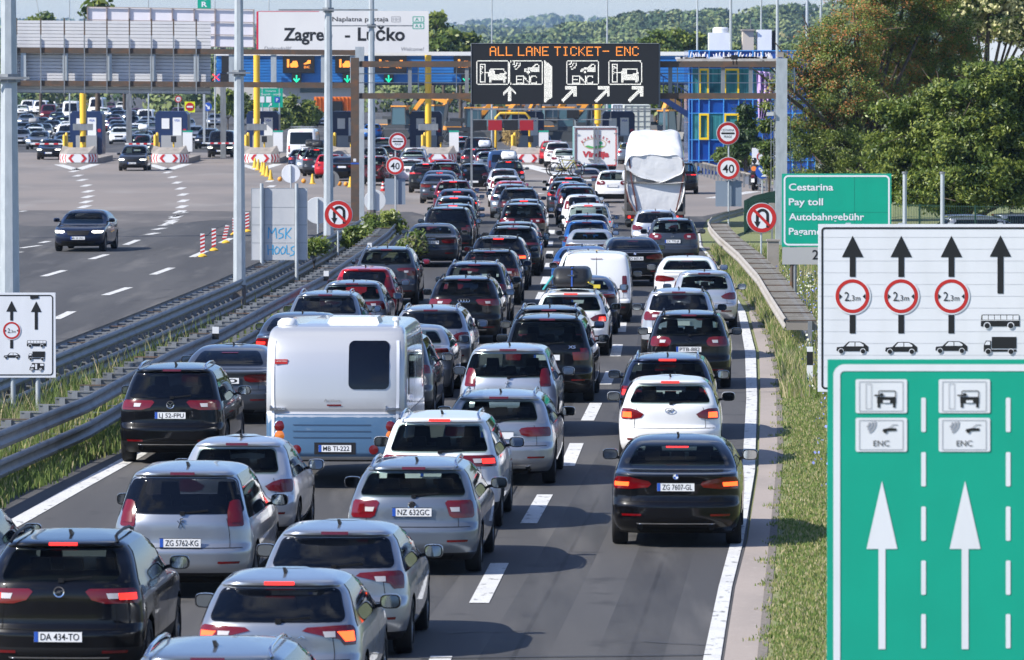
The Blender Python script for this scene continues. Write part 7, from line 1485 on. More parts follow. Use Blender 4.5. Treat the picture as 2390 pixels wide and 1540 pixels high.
# ------------------------------------------------------------------ boat transporter
def boat_truck():
    Y = 236.0; s = F / Y; t = thing("boat_trailer", "long lorry trailer carrying the white wrapped boat", "trailer", (P(1531, 500, Y).x, Y, 0)); STE = mat("trailer_steel", (.16, .15, .14), .6, .3)
    b = MB().use(STE); slab(b, 1461, 494, 1598, 501, Y, 9.0); slab(b, 1468, 501, 1592, 506, Y + .3, 8.5); child(b, "deck", t)
    for x0, x1, k in ((1457.5, 1462.5, 0), (1594, 1599.5, 1)):
        child(slab(MB().use(STE), x0, 385 if not k else 392, x1, 500, Y + .1, .25), "side_post", t); child(slab(MB().use(STE), x0, 400, x1, 500, Y + 4, .25), "side_post", t)
    child(slab(MB().use(STE), 1462, 423.5, 1596, 428, Y + .05, .12), "cross_bar", t)
    for x0, x1 in ((1463, 1485), (1574, 1594)):
        o = child(slab(MB().use(REDL), x0, 502.5, x1, 510, Y - .02, .05), "tail_light", t); b = MB().use(REDON); slab(b, x0 + 3, 503.5, x0 + 9, 509, Y - .03, .02); b.v = [tuple(Vector(v) - t.location) for v in b.v]; b.obj("lamp", o)
        child(slab(MB().use(mat("marker_yellow", (.7, .45, .02), .5)), x0, 511, x1, 515, Y - .01, .04), "marker_board", t)
    for sx in (1470, 1590):
        for d in (1.3, 2.6): X = P(sx, 500, Y).x - t.location.x; MB().use(TYRE).lathe([(0, -.15), (.42, -.15), (.50, -.08), (.50, .08), (.42, .15), (0, .15)], (X, d, .5), 'X', 20).obj("wheel", t, 40)
    WRAP = mat("shrink_wrap", (.72, .73, .75), .38, bump=(1.7, .45, .10), noise=[(.8, 4, (.64, .65, .68), .4, .7, (1, 1, 1))])
    bt = thing("wrapped_boat", "motor boat shrink wrapped in white film, high on the lorry trailer", "boat", (P(1531, 400, Y).x, Y + .3, 1.2))
    def loft(outs, nm, sc):
        rows = []
        for (off, k, dx, dz, up_) in [tuple(q) + (0,) * (5 - len(q)) for q in sc]:
            o_ = [(x, y - up_ * min(1, max(0, (392 - y) / 26))) for x, y in outs]; n = len(o_); cx = sum(p[0] for p in outs) / n; cy = sum(p[1] for p in outs) / n; r = []
            for i in range(n * 4 + 1):
                u = (i / 4) % n; i0 = int(u); f_ = u - i0; q4 = [o_[(i0 + d) % n] for d in (-1, 0, 1, 2)]
                x, y = [((-.5 * f_ + f_ ** 2 - .5 * f_ ** 3) * q4[0][h] + (1 - 2.5 * f_ ** 2 + 1.5 * f_ ** 3) * q4[1][h] + (.5 * f_ + 2 * f_ ** 2 - 1.5 * f_ ** 3) * q4[2][h] + (-.5 * f_ ** 2 + .5 * f_ ** 3) * q4[3][h]) for h in (0, 1)]
                p = P(cx + (x - cx) * k + dx, cy + (y - cy) * k + dz, Y); r.append(Vector((p.x + .015 * math.sin(i * .6 + off * 3), Y + off + .05 * math.sin(i * .8 + k * 5), p.z + .03 * math.sin(i * .75 + off * 4))))
            rows.append(r)
        b = MB().use(WRAP).grid(rows[::-1]); b.poly(rows[-1][:-1]); b.poly(rows[0][:-1][::-1]); o = child(b, nm, bt, 70); recalc(o.data); return o
    up = [(1464, 398), (1460, 386), (1464, 373), (1476, 364), (1500, 362), (1530, 362), (1560, 362), (1584, 364), (1594, 373), (1598, 386), (1594, 402), (1578, 413), (1545, 424), (1528, 424), (1494, 413)]
    loft(up, "upper_hull", [(.06, .96, 0, 0), (.0, .985, 0, 0), (.10, 1.0, 0, 0, 2), (.45, 1.0, 0, -.5, 14), (.9, 1.0, 0, -1, 26), (1.5, .99, 0, -1, 41), (2.1, .985, 1, -2, 43), (2.5, .98, 2, -3, 43), (2.9, .975, 3, -3, 53), (5, .96, 4, -4, 54), (8, .88, 4, -4, 42)])
    loft([(1465, 392), (1470, 388), (1590, 388), (1595, 392), (1595, 430), (1465, 430)], "middle_hull", [(.55, .97, 0, 0), (.45, .99, 0, 0), (.6, 1.0, 0, 0), (6, .97, 0, 0)])
    low = [(1464, 427), (1472, 426), (1588, 426), (1596, 427), (1597, 452), (1586, 486), (1560, 501), (1500, 501), (1478, 484), (1466, 455)]
    loft(low, "lower_hull", [(.10, .95, 0, 0), (-.02, .985, 0, 0), (.1, 1.0, 0, 0), (3, .98, 0, 0), (7, .85, 0, 0)])
    SR = mat("ratchet_strap", (.12, .04, .035), .8)
    for pts in (((1468, 370), (1474, 420), (1482, 460), (1487, 494)), ((1592, 368), (1597, 400), (1588, 450), (1578, 492)), ((1460, 440), (1468, 470), (1482, 494))):
        b = MB().use(SR)
        for p, q in zip(pts[:-1], pts[1:]): b.bar(P(*p, Y + .05), P(*q, Y + .05), .06, .03, up=(0, 1, 0))
        q_ = child(b, "lashing_strap", t)
boat_truck()
# ------------------------------------------------------------------ box lorry
def box_lorry():
    Y = 322.0; s = F / Y; t = thing("box_lorry", "white box lorry with red edged doors reading KVALITETA Vindija", "lorry", (P(1392, 388, Y).x, Y, 0)); BW = mat("lorry_white", (.76, .76, .75), .4)
    a, c = P(1341, 297, Y), P(1441, 388, Y); child(slab(MB().use(BW), 1341, 297.5, 1441, 387, Y, 7.0), "box", t)
    child(slab(MB().use(mat("lorry_teal", (.20, .42, .42), .4)), 1339.6, 298, 1340.8, 387, Y + .05, 6.9), "side_panel", t)
    b = MB().use(GALV); slab(b, 1339.5, 295.6, 1442.5, 299, Y - .06, .1); slab(b, 1339.5, 298, 1342.8, 388, Y - .06, .1); slab(b, 1439.4, 298, 1442.5, 388, Y - .06, .1); child(b, "door_frame", t)
    b = MB().use(RED); frame(b, 1343.2, 299.4, 1439, 386.5, 1, 2.4, Y - .012); child(b, "red_border", t)
    b = MB().use(GALVD); slab(b, 1385, 299, 1388.4, 387, Y - .08, .05); slab(b, 1394, 299, 1396.5, 387, Y - .08, .05)
    for y in (310, 372):
        for x in (1341, 1433): slab(b, x, y, x + 8, y + 2, Y - .08, .04)
    for x in (1373, 1393): slab(b, x, 370, x + 10, 374, Y - .09, .06)
    child(b, "door_bars", t)
    LR = mat("logo_red", (.50, .05, .06), .5); b = MB().use(LR)
    for i, ch in enumerate("KVALITETA"):
        th = R(-62 + i * 15.5); x, y = 1390.5 + 33 * math.sin(th), 343.5 - 24 * math.cos(th) * .95; v, f = text_pts(ch, 0, 0, 6.2, bold=.03); ca, sa = math.cos(th * .55), math.sin(th * .55)
        b.add([P(x + p * ca + q * sa, y + p * sa - q * ca, Y - .014) for p, q in v], f)
    child(b, "lettering", t); b = MB().use(LR)
    write(b, "Vindija", 1390.5, 366, 13.5, Y - .014, w=62, bold=.05, shear=.08); child(b, "lettering", t)
    b = MB().use(mat("logo_ochre", (.70, .42, .20), .5))
    for i in range(28):
        a0, a1 = 2 * math.pi * i / 28, 2 * math.pi * (i + 1) / 28; fl(b, [(1387.5 + rx * math.cos(q), 335.5 + ry * math.sin(q)) for q, rx, ry in ((a0, 26, 11.5), (a1, 26, 11.5), (a1, 27.3, 12.6), (a0, 27.3, 12.6))], Y - .014)
    child(b, "logo_ring", t); b = MB().use(mat("logo_green", (.10, .42, .12), .5)); fl(b, [(1365, 341), (1372, 339), (1384, 342), (1400, 339), (1411, 341), (1400, 345.5), (1376, 345.5)], Y - .016); b.use(mat("logo_dark_green", (.02, .25, .12), .5)); disc(b, 1402, 333.5, 4, Y - .016, 12); flr(b, 1401.4, 336, 1402.6, 340, Y - .016); child(b, "logo_landscape", t)
    b = MB().use(PLASTIC); slab(b, 1345, 387.5, 1438, 394, Y + .2, 6.5); slab(b, 1348, 403, 1435, 409, Y + .15, .15); child(b, "chassis", t); child(slab(MB().use(BW), 1345, 320, 1437, 408, Y + 7.2, 1.9), "cab", t)
    for sx in (1350, 1426): X = P(sx, 400, Y).x - t.location.x; MB().use(TYRE).lathe([(0, -.17), (.40, -.17), (.46, -.1), (.46, .1), (.40, .17), (0, .17)], (X + .1, 1.6, .46), 'X', 18).obj("wheel", t, 40); MB().use(REDL).box((X, -.02, .72), (.3, .05, .14)).obj("tail_light", t)
box_lorry()
# ------------------------------------------------------------------ people
SKIN = mat("skin", (.55, .33, .24), .5); LEATH = mat("black_leather", (.012, .012, .013), .5)
def skinned(name, verts, edges, radii, m, parent, root=0, lv=2):
    me = D.meshes.new(name); me.from_pydata(verts, edges, []); o = D.objects.new(name, me); COL.objects.link(o)
    sm = o.modifiers.new("s", 'SKIN'); sm.use_smooth_shade = True
    if not me.skin_vertices: 
        bm = bmesh.new(); bm.from_mesh(me); bm.verts.layers.skin.verify(); bm.to_mesh(me); bm.free()
    for i, r in enumerate(radii): me.skin_vertices[0].data[i].radius = (r, r) if not hasattr(r, '__len__') else r
    me.skin_vertices[0].data[root].use_root = True
    ss = o.modifiers.new("u", 'SUBSURF'); ss.levels = lv; ss.render_levels = lv
    dg = bpy.context.evaluated_depsgraph_get(); dg.update(); r = D.meshes.new_from_object(o.evaluated_get(dg)); r.name = name; r.materials.clear(); r.materials.append(m)
    r.polygons.foreach_set("use_smooth", [True] * len(r.polygons)); D.objects.remove(o); D.meshes.remove(me)
    return link(name, r, parent)
def rider():
    s = 43.4; X, Y = (1757 - CX) / s, ZS(s); rz = R(-8)
    m = empty("motorcycle", (X, Y, 0), rz, "black touring motorcycle with silver panniers passing the roadside barrier", "motorcycle")
    for y, r in ((0.33, .32), (1.95, .32)):
        MB().use(TYRE).lathe([(.20, -.08), (.29, -.08), (.32, -.03), (.32, .03), (.29, .08), (.20, .08)], (0, y, r), 'X', 22).obj("wheel", m, 40)
    MB().use(PLASTIC).tube([(0, .1, .62), (0, .5, .70), (0, 1.1, .80), (0, 1.5, .88)], [.10, .16, .17, .12], 12).box((0, .75, .50), (.34, .7, .34)).obj("body", m, 50)
    MB().use(mat("bike_dark_red", (.14, .01, .015), .3, coat=.5)).box((0, .12, .78), (.20, .22, .16), taper=.8).obj("tail_unit", m); MB().use(REDL).box((0, .0, .76), (.13, .03, .06)).obj("tail_light", m)
    MB().use(WHITE).box((0, -.02, .56), (.18, .015, .20)).obj("licence_plate", m)
    for sg in (-1, 1):
        MB().use(mat("pannier_silver", (.30, .31, .33), .35, .6)).box((sg * .33, .42, .56), (.22, .52, .40), taper=.92).obj("pannier", m); MB().use(CHROME).tube([(sg * .2, -.05, .30), (sg * .2, .9, .30)], .045, 10).obj("exhaust_pipe", m)
        MB().use(PLASTIC).tube([(sg * .05, 1.62, .98), (sg * .30, 1.42, 1.08), (sg * .42, 1.36, 1.06)], .018, 8).obj("handlebar", m); MB().use(PLASTIC).box((sg * .46, 1.5, 1.22), (.16, .03, .10)).obj("mirror", m)
    MB().use(PLASTIC).tube([(0, 1.62, 1.0), (0, 1.95, .34)], .05, 8).obj("fork", m)
    p = empty("person", (X, Y, 0), rz, "motorcyclist in black leathers and helmet with orange back badge, riding away", "person")
    V = [(0, .62, .84), (0, .66, 1.06), (0, .74, 1.28), (0, .78, 1.40), (0, .82, 1.50),
         (-.19, .76, 1.34), (-.30, .96, 1.14), (-.38, 1.26, 1.07), (.19, .76, 1.34), (.30, .96, 1.14), (.38, 1.26, 1.07),
         (-.12, .66, .82), (-.34, 1.08, .74), (-.30, .98, .36), (-.31, 1.08, .30), (.12, .66, .82), (.34, 1.08, .74), (.30, .98, .36), (.31, 1.08, .30)]
    E = [(0, 1), (1, 2), (2, 3), (3, 4), (2, 5), (5, 6), (6, 7), (2, 8), (8, 9), (9, 10), (0, 11), (11, 12), (12, 13), (13, 14), (0, 15), (15, 16), (16, 17), (17, 18)]
    skinned("body", V, E, [(.17, .13), (.16, .12), (.18, .12), .07, .06, .075, .06, .04, .075, .06, .04, .10, .08, .05, .045, .10, .08, .05, .045], LEATH, p)
    MB().use(mat("helmet_black", (.01, .01, .011), .2, coat=.5)).lathe([(.0, -.15), (.10, -.14), (.135, -.05), (.14, .04), (.11, .12), (.05, .15), (0, .155)], (0, .86, 1.62), 'Z', 18).obj("helmet", p, 180)
    MB().use(mat("orange_patch", (.75, .20, .03), .6)).lathe([(0, -.01), (.13, -.01), (.14, .0)], (0, .585, 1.18), 'Y', 18).obj("back_badge", p)
    # finger chains close round the grips
    for sg in (-1, 1):
        for k in range(4): x = sg * (.37 + .02 * k); skinned("finger", [(x, 1.27, 1.08), (x, 1.33, 1.095), (x, 1.375, 1.07), (x, 1.36, 1.04)], [(0, 1), (1, 2), (2, 3)], [.013, .011, .010, .008], LEATH, p, lv=1)
        skinned("thumb", [(sg * .36, 1.27, 1.06), (sg * .34, 1.31, 1.05), (sg * .35, 1.34, 1.04)], [(0, 1), (1, 2)], [.014, .012, .009], LEATH, p, lv=1)
rider()
# ------------------------------------------------------------------ the queue, seen from behind
Q = "cars queueing for the toll plaza"
N_ = [
 # kind, colour, x of the rear, y of the roof, label, options
 ('estate', 'steel', 470, 1493, "silver blue car cut by the bottom edge, only its railed roof showing", {}),
 ('coupe', 'black', 132, 1236, "black suv plated DA 434-TO with bright third brake light, bottom left", dict(plate="DA 434-TO", lit=1, badge='bolt', zp=.58)),
 ('hatch', 'silver', 640, 1325, "silver hatchback with glowing brake lights, cut by the bottom edge", dict(lit=2, plate="TE", zp=.72)),
 ('hatch', 'silver', 772, 1213, "silver hatchback with unlit lights and luggage, in front of the braking silver hatchback", dict(zp=.72)),
 ('mpv', 'silver', 418, 1077, "silver people carrier plated ZG 5762-KG with tall red lights, left lane", dict(plate="ZG 5762-KG", badge='lion', zp=.72)),
 ('small', 'lsilver', 545, 1013, "silver estate with rounded rear window behind the caravan's left wheel", dict(lt='tall')),
 ('estate', 'steel', 960, 1067, "grey estate plated NZ 632GC with hand at its window, middle lane", dict(plate="NZ 632GC", badge='ring')),
 ('suv', 'white', 1022, 958, "white suv with round lit tail lamps directly behind the caravan's right side", dict(lit=1)),
 ('avant', 'silver', 1160, 910, "silver low estate with dark window right of the white suv", {}),
 ('sedan', 'black', 1578, 1017, "black saloon plated ZG 7607-GL with glowing lights, alone in the right lane", dict(plate="ZG 7607-GL", lit=2, badge='quarter')),
 ('compact', 'white', 1564, 874, "white hatchback with slanted emblem and lit lights in front of the black saloon", dict(lit=2, badge='slant', yaw=-.6)),
 ('estate', 'navy', 1558, 823, "dark blue railed estate half hidden by the white hatchback", dict(lit=1, yaw=-.5)),
 ('cross', 'black', 1608, 722, "black compact suv plated PTB-882 in the right lane", dict(plate="PTB-882", badge='ess')),
 ('cross', 'lsilver', 1584, 670, "pearl white suv with clothes in its rear window, ahead of the PTB-882 suv", {}),
 ('small', 'lsilver', 1644, 628, "silver small hatchback with headrests showing, beside the curved barrier", {}),
 ('sedan', 'white', 1604, 597, "white saloon left of the silver hatchback by the curved barrier", {}),
 ('cross', 'blugrey', 1570, 507, "blue grey crossover lettered KIA, plated CK 770-JR, ahead of the white saloon", dict(plate="CK 770-JR", badge='t:KIA', yaw=.3)),
 ('estate', 'lsilver', 1530, 488, "silver white estate just behind the boat trailer", dict(light=1)),
 ('sedan', 'black', 1482, 552, "black saloon plated SO 663 AI between the white van and the crossover", dict(plate="SO 663 AI", badge='quarter', yaw=-4)),
 ('van', 'white', 1392, 585, "white panel van with windowless double doors", dict(cat='van')),
 ('saloon', 'navy', 1358, 642, "dark blue saloon between the white van and the roof box car", {}),
 ('estate', 'white', 1331, 674, "white estate carrying the strapped black roof box", dict(lit=1, tagk='rb')),
 ('suv', 'black', 1279, 711, "black railed suv tucked right in front of the big black X5 suv", {}),
 ('boxy', 'black', 1276, 731, "big black suv lettered X5 with clear and red lights, middle lane", dict(badge='quarter', zp=.92, yaw=.4)),
 ('mpv', 'lsilver', 1184, 800, "pale silver people carrier with lion emblem behind the X5 suv", dict(badge='lion')),
 ('estate', 'silver', 1003, 711, "silver estate with round tail lamps right of the caravan's roof", {}),
 ('saloon', 'silver', 950, 757, "silver saloon mostly hidden by the caravan, nearest the railed silver estate", {}),
 ('suv', 'grey', 899, 774, "grey suv with sharp tail lights peeking out right of the caravan", {}),
 ('suv', 'black', 395, 846, "black suv plated LJ 52-FPU on the left edge line, beside the caravan", dict(plate="LJ 52-FPU", badge='vee')),
 ('saloon', 'grey', 524, 804, "grey saloon between the caravan and the black LJ suv", dict(plate="20")),
 ('sedan', 'blugrey', 690, 729, "dark grey saloon with lit left light, just ahead of the caravan", dict(lit=1)),
 ('suv', 'steel', 755, 677, "silver blue railed suv above the caravan's roof hatch", {}),
 ('hatch', 'steel', 818, 652, "grey fastback hatchback behind the red hatchback", {}),
 ('small', 'red', 848, 619, "bright red hatchback with a plate seen through its window, left lane", {}),
 ('suv', 'blugrey', 899, 574, "dark grey railed suv ahead of the red hatchback", {}),
 ('saloon', 'dgrey', 1006, 520, "dark grey saloon plated F AS 1559 with four ring emblem", dict(plate="F AS 1559", badge='rings')),
 ('boxy', 'jet', 1043, 481, "near black large suv ahead of the saloon plated F AS 1559", {}),
 ('suv', 'jet', 1056, 474, "dark railed suv overlapped by the near black large suv", dict(lit=1)),
 ('suv', 'steel', 1059, 456, "silver roofed suv with lit third brake light in the left stack", dict(lit=1)),
 ('sedan', 'navy', 1065, 440, "dark blue saloon with lit lights ahead of the silver roofed suv", dict(lit=1)),
 ('suv', 'dred', 1057, 419, "dark red railed suv with lit brake strip, left stack", dict(lit=1)),
 ('saloon', 'blugrey', 1022, 405, "blue grey saloon left of the dark red suv", {}),
 ('sedan', 'navy', 1025, 397, "dark saloon whose roof shows above the blue grey saloon", dict(lit=1)),
 ('suv', 'black', 1039, 378, "black railed suv right of the dark fastback suv, far left stack", {}),
 ('coupe', 'black', 993, 379, "black fastback suv with chrome trim right of the 40 sign", dict(lit=1)),
 ('compact', 'jet', 1105, 377, "black hatchback with white plate, alone between two stacks", dict(s=43.2)),
 ('compact', 'white', 958, 370, "white hatchback half behind the 40 sign tabs", {}),
 ('compact', 'steel', 963, 350, "hatchback with pale roof and green lit rear window near the fifth island", {}),
 ('small', 'white', 968, 343, "white car roof just below the fifth chevron island", {}),
 ('small', 'red', 1030, 370, "pinkish red small car right under the fifth chevron island", {}),
 ('coupe', 'black', 1082, 642, "black suv plated ZG 224-PA with four ring emblem, second lane", dict(plate="ZG 224-PA", badge='rings')),
 ('suv', 'navy', 1106, 608, "dark blue suv with a yellow plate in its window, ahead of the 224-PA suv", dict(norail=1)),
 ('cross', 'black', 1142, 579, "black short suv with upright flag pattern lights, second lane", dict(lt='post')),
 ('coupe', 'jet', 1162, 549, "black suv with strongly lit brake lights, second lane", dict(lit=2)),
 ('coupe', 'black', 1195, 526, "black suv with glass roof and red light bar, second lane", {}),
 ('suv', 'jet', 1199, 516, "dark railed suv between the glass roofed suv and the tailgate badge suv", {}),
 ('suv', 'jet', 1219, 472, "dark suv with round badge and white headrest view, second lane", dict(badge='ring')),
 ('coupe', 'blugrey', 1222, 463, "dark blue roofed suv with lit brake strip ahead of the badge suv", dict(lit=1)),
 ('suv', 'jet', 1210, 437, "black suv with silver roof rails, centre of the second stack", {}),
 ('estate', 'steel', 1190, 428, "silver blue estate with amber light under the pink red roof", {}),
 ('small', (.55, .06, .09, .2), 1191, 420, "small car showing only its pinkish red roof, second stack", {}),
 ('small', 'white', 1180, 408, "white small car ahead of the pinkish red roof", {}),
 ('small', 'lsilver', 1174, 392, "silver small car behind the dark car with white roof box", {}),
 ('estate', 'jet', 1187, 374, "dark estate with lit brake light carrying a white roof box", dict(lit=1, tagk='rw')),
 ('van', 'midblue', 1173, 349, "blue van under the yellow arch with raised rear window", dict(cat='van')),
 ('small', 'steel', 1138, 352, "silver blue small car left of the blue van", {}),
 ('estate', 'navy', 1131, 345, "dark blue car carrying a silver roof box, near the arch", dict(tagk='rs')),
 ('compact', 'dgrey', 1107, 345, "dark grey hatchback left of the silver roof box car", dict(lit=1)),
 ('caravelle', 'jet', 1116, 320, "black van waiting left of the yellow arch", dict(cat='van')),
 ('small', 'silver', 1081, 328, "silver small car between the black van and the black booth suv", {}),
 ('boxy', 'black', 1075, 317, "black suv at the booth right of the fifth island", dict(lit=1)),
 ('cross', 'white', 1430, 396, "white crossover with blue white plate left of the boat trailer", dict(yaw=1.5)),
 ('saloon', 'beige', 1370, 391, "beige saloon left of the white crossover", dict(yaw=-3)),
 ('estate', 'steel', 1388, 380, "silver roofed estate touching the bottom of the box lorry", {}),
 ('estate', 'jet', 1327, 411, "dark railed estate below the two bicycles", dict(lit=1)),
 ('small', 'white', 1317, 402, "white hatchback whose tailgate rack holds the two bicycles", dict(tagk='bk')),
 ('compact', 'blugrey', 1320, 421, "grey hatchback overlapped by the dark blue cars, third lane", dict(lit=1)),
 ('small', 'midblue', 1338, 425, "dark blue small car with antenna, third lane", {}),
 ('mpv', 'navy', 1346, 433, "navy people carrier with round window stickers", {}),
 ('small', 'white', 1359, 452, "white hatchback right behind the navy people carrier", {}),
 ('suv', 'white', 1373, 473, "white railed suv with dotted brake light strip", dict(lit=1)),
 ('small', 'navy', 1371, 497, "navy small car between the white suv and the bright blue hatchback", {}),
 ('small', 'blue', 1369, 512, "bright blue hatchback with tall roof aerial", {}),
 ('oldsed', 'lsilver', 1376, 533, "old silver saloon plated ZG 4784-JZ with yellow taped boot", dict(plate="ZG 4784-JZ", zp=.92)),
 ('saloon', 'blue', 1356, 573, "blue car roof between the old silver saloon and the white van", {}),
 ('suv', 'white', 1371, 582, "white railed suv hidden behind the white panel van", {}),
 ('suv', 'jet', 1588, 377, "dark suv overtaking right of the boat trailer", dict(lit=1, yaw=2)),
 ('boxy', 'midblue', 1261, 314, "blue suv with a bicycle on its back at the sixth island", {}),
 ('suv', 'red', 1290, 327, "red suv right of the sixth chevron island", {}),
 ('suv', 'white', 1302, 330, "white suv between the red suv and the box lorry", {}),
 ('small', 'white', 1317, 345, "white hatchback left of the box lorry's teal side", {}),
 ('estate', 'steel', 1468, 331, "silver estate right of the box lorry", dict(lit=1)),
 ('bigvan', 'white', 703, 299, "white high roof van with two dark rear windows and roof rack", dict(cat='van', lit=1, yaw=3)),
 ('compact', 'navy', 703, 347, "dark blue hatchback behind the white high roof van", dict(lit=1, yaw=4)),
 ('mpv', 'silver', 722, 344, "silver car with black roof box at the white van's corner", dict(tagk='rb2', yaw=4)),
 ('suv', 'dgrey', 738, 346, "dark grey suv with roof box left of the third median pole", dict(lit=1, yaw=4, tagk='rb3')),
 ('small', 'red', 765, 358, "red hatchback passing behind the third median pole", dict(yaw=4, lit=1)),
 ('saloon', 'black', 797, 364, "black saloon with white plate between pole and brown gantry post", dict(yaw=3)),
 ('suv', 'dred', 870, 362, "dark red suv with bicycles on its back behind the fourth pole", dict(yaw=3, lit=1, tagk='bk2')),
 ('compact', 'jet', 872, 343, "dark hatchback farther behind the fourth pole", dict(yaw=2)),
 ('compact', 'dgrey', 907, 338, "dark grey hatchback left of the round cestarina sign", dict(yaw=2)),
 ('small', 'white', 893, 320, "white hatchback with red lights near the fourth island", dict(lit=1, yaw=2)),
 ('compact', 'blue', 868, 288, "blue hatchback leaving beyond the booths behind the fourth pole", dict(yaw=3)),
]
ROOTS = {}
for kind, col, xc, yr, lab, o in N_:
    o = dict(o); tk = o.pop('tagk', None); o.pop('norail', None); o.pop('lt', None); o.pop('light', None)
    ix = N_.index((kind, col, xc, yr, lab, dict_)) if False else len(ROOTS)
    if 'plate' not in o and 'badge' not in o and yr < 900: kind = {'suv': ['suv', 'suv2', 'suv3'], 'estate': ['estate', 'estate2'], 'small': ['small', 'small2'], 'compact': ['compact', 'compact2', 'compact3'], 'coupe': ['coupe2', 'coupe'], 'saloon': ['saloon2', 'saloon'], 'cross': ['cross2', 'cross']}.get(kind, [kind])[ix % (3 if kind in ('suv', 'compact') else 2) if kind in ('suv', 'estate', 'small', 'compact', 'coupe', 'saloon', 'cross') else 0]
    r = car(kind, col, xc, yr, lab, group=Q, lod=1 if yr < 400 else 0, **o)
    ROOTS[tk or lab] = (r, PROTO[kind]['S'])
def box_on(k, lab, **q): r, S = ROOTS[k]; return roof_box(r, S, lab, **q)
box_on('rb', "black roof box tied with blue strap on the white estate", straps=True, y0=.55, L=2.0, w_=.92, h=.42)
box_on('rw', "white roof box on the dark estate in the second stack", m=mat("roof_box_white", (.74, .75, .74), .4), w_=.86); box_on('rs', "silver white roof box near the yellow arch", m=mat("roof_box_silver", (.60, .63, .68), .35), w_=.80)
box_on('rb2', "black roof box in front of the white high roof van's window", w_=.75); box_on('rb3', "dark roof box beside the third median pole", w_=.75)
r, S = ROOTS['bk']; M = Matrix.Rotation(r.rotation_euler[2], 4, 'Z')
for i, (dy, dz, dx, c) in enumerate(((-.22, 1.36, -.02, (.02, .02, .02)), (-.42, 1.34, .12, (.35, .30, .03)))):
    p = r.location + M @ Vector((dx, dy, dz)); bicycle(tuple(p), r.rotation_euler[2] + R(4 - 8 * i), ["black bicycle mounted inward on the white hatchback's tailgate rack", "black and yellow bicycle outermost on the white hatchback's tailgate rack"][i], c)
b = MB().use(PLASTIC); 
for x in (-.3, .3): b.bar((x, .05, .95), (x, -.5, 1.40), .035); b.bar((x, .05, .95), (x, .25, 1.35), .03)
t_ = b.obj("bike_rack", r)
r, S = ROOTS['bk2']; M = Matrix.Rotation(r.rotation_euler[2], 4, 'Z')
for i, c in enumerate(((.40, .03, .03), (.02, .02, .02))):
    p = r.location + M @ Vector((.25 + .1 * i, -.25 - .2 * i, .42)); bicycle(tuple(p), r.rotation_euler[2] + R(3 - 7 * i), ["red framed bicycle on the dark red suv", "black bicycle outermost on the dark red suv"][i], c)
r, S = ROOTS["white high roof van with two dark rear windows and roof rack"]; b = MB().use(GALVD)
for y in (.6, 2.2, 3.6): b.bar((-.8, y, 2.55), (.8, y, 2.55), .06, .05)
for x in (-.8, .8): b.bar((x, .4, 2.55), (x, 3.8, 2.55), .04, .04)
b.obj("roof_rack", r)
# X5 lettering, lion badge car stickers, taped boot
r, S = ROOTS["big black suv lettered X5 with clear and red lights, middle lane"]; p = S.rear(.50, 1.12); v, f = text_pts("X5", .50, 1.10, .055, w=.15, bold=.03); MB().use(CHROME).add([(a, S.rear(a, c).y - .014, c) for a, c in v], f).obj("lettering", r)
p = S.rear(0, 1.0); 
r, S = ROOTS["silver hatchback with glowing brake lights, cut by the bottom edge"]; v, f = text_pts("SKODA", 0, .875, .035, w=.62, spacing=1.6); MB().use(CHROME).add([(a, S.rear(a, c).y - .012, c) for a, c in v], f).obj("lettering", r)
# an arm out of the grey estate's window
r, S = ROOTS["grey estate plated NZ 632GC with hand at its window, middle lane"]; M = Matrix.Rotation(r.rotation_euler[2], 4, 'Z'); p0 = S.side(2.75, 1.02, -1)
pp = empty("person", r.location, r.rotation_euler[2], "driver's bare arm and hand resting out of the grey estate's window", "person")
q = lambda a, b_, c: (p0.x + a, p0.y + b_, p0.z + c)
skinned("body", [q(.10, .05, .0), q(-.02, .08, .03), q(-.10, .20, .02), q(-.13, .28, .0), q(-.145, .335, -.015)], [(0, 1), (1, 2), (2, 3), (3, 4)], [.05, .045, .036, (.034, .022), (.036, .016)], SKIN, pp)
for k, (dx, L_) in enumerate(((-.03, .07), (-.01, .08), (.01, .078), (.028, .06))): skinned("finger", [q(-.145 + dx, .34, -.015), q(-.15 + dx, .34 + L_ * .5, -.02), q(-.15 + dx, .34 + L_ * .8, -.045), q(-.15 + dx, .34 + L_ * .85, -.07)], [(0, 1), (1, 2), (2, 3)], [.010, .009, .0085, .007], SKIN, pp, lv=1)
skinned("thumb", [q(-.11, .29, -.005), q(-.085, .325, -.02), q(-.08, .355, -.035)], [(0, 1), (1, 2)], [.012, .0105, .009], SKIN, pp, lv=1)
# the car cut by the left edge
r = car('hatch', 'steel', -190, 0, "silver blue car cut by the left edge, showing one mirror and side windows", group=Q, s=192)
# ------------------------------------------------------------------ oncoming cars
OG = "cars coming from the plaza"
car('sedan', 'navy', 181, 488, "dark blue saloon driving towards the camera on the empty left carriageway", front=True, lit=1, plate="MK GE 2923", yaw=3.4, group=OG)
car('mpv', 'dgrey', 308, 337, "dark grey minivan with lit lamps leaving the second toll lane", front=True, lit=1, plate="ZG 3105", yaw=1.5, group=OG, s=36.3)
car('caravelle', 'jet', 513, 303, "black passenger van with round lit lamps at the third toll lane", front=True, lit=1, group=OG, yaw=2, s=31.7)
car('hatch', 'jet', 113, 318, "black hatchback with slanted lit lamps at the leftmost toll lane", front=True, lit=1, group=OG, s=32.5, yaw=1)
car('suv', 'jet', 320, 316, "black suv waiting directly behind the grey minivan", front=True, lit=1, group=OG, s=31.5, yaw=2)
car('compact', 'dgrey', 753, 285, "dark car turning beyond the third median pole", front=True, lod=1, s=21.4, group=OG, yaw=-25)
FQ = "distant queue beyond the toll booths"
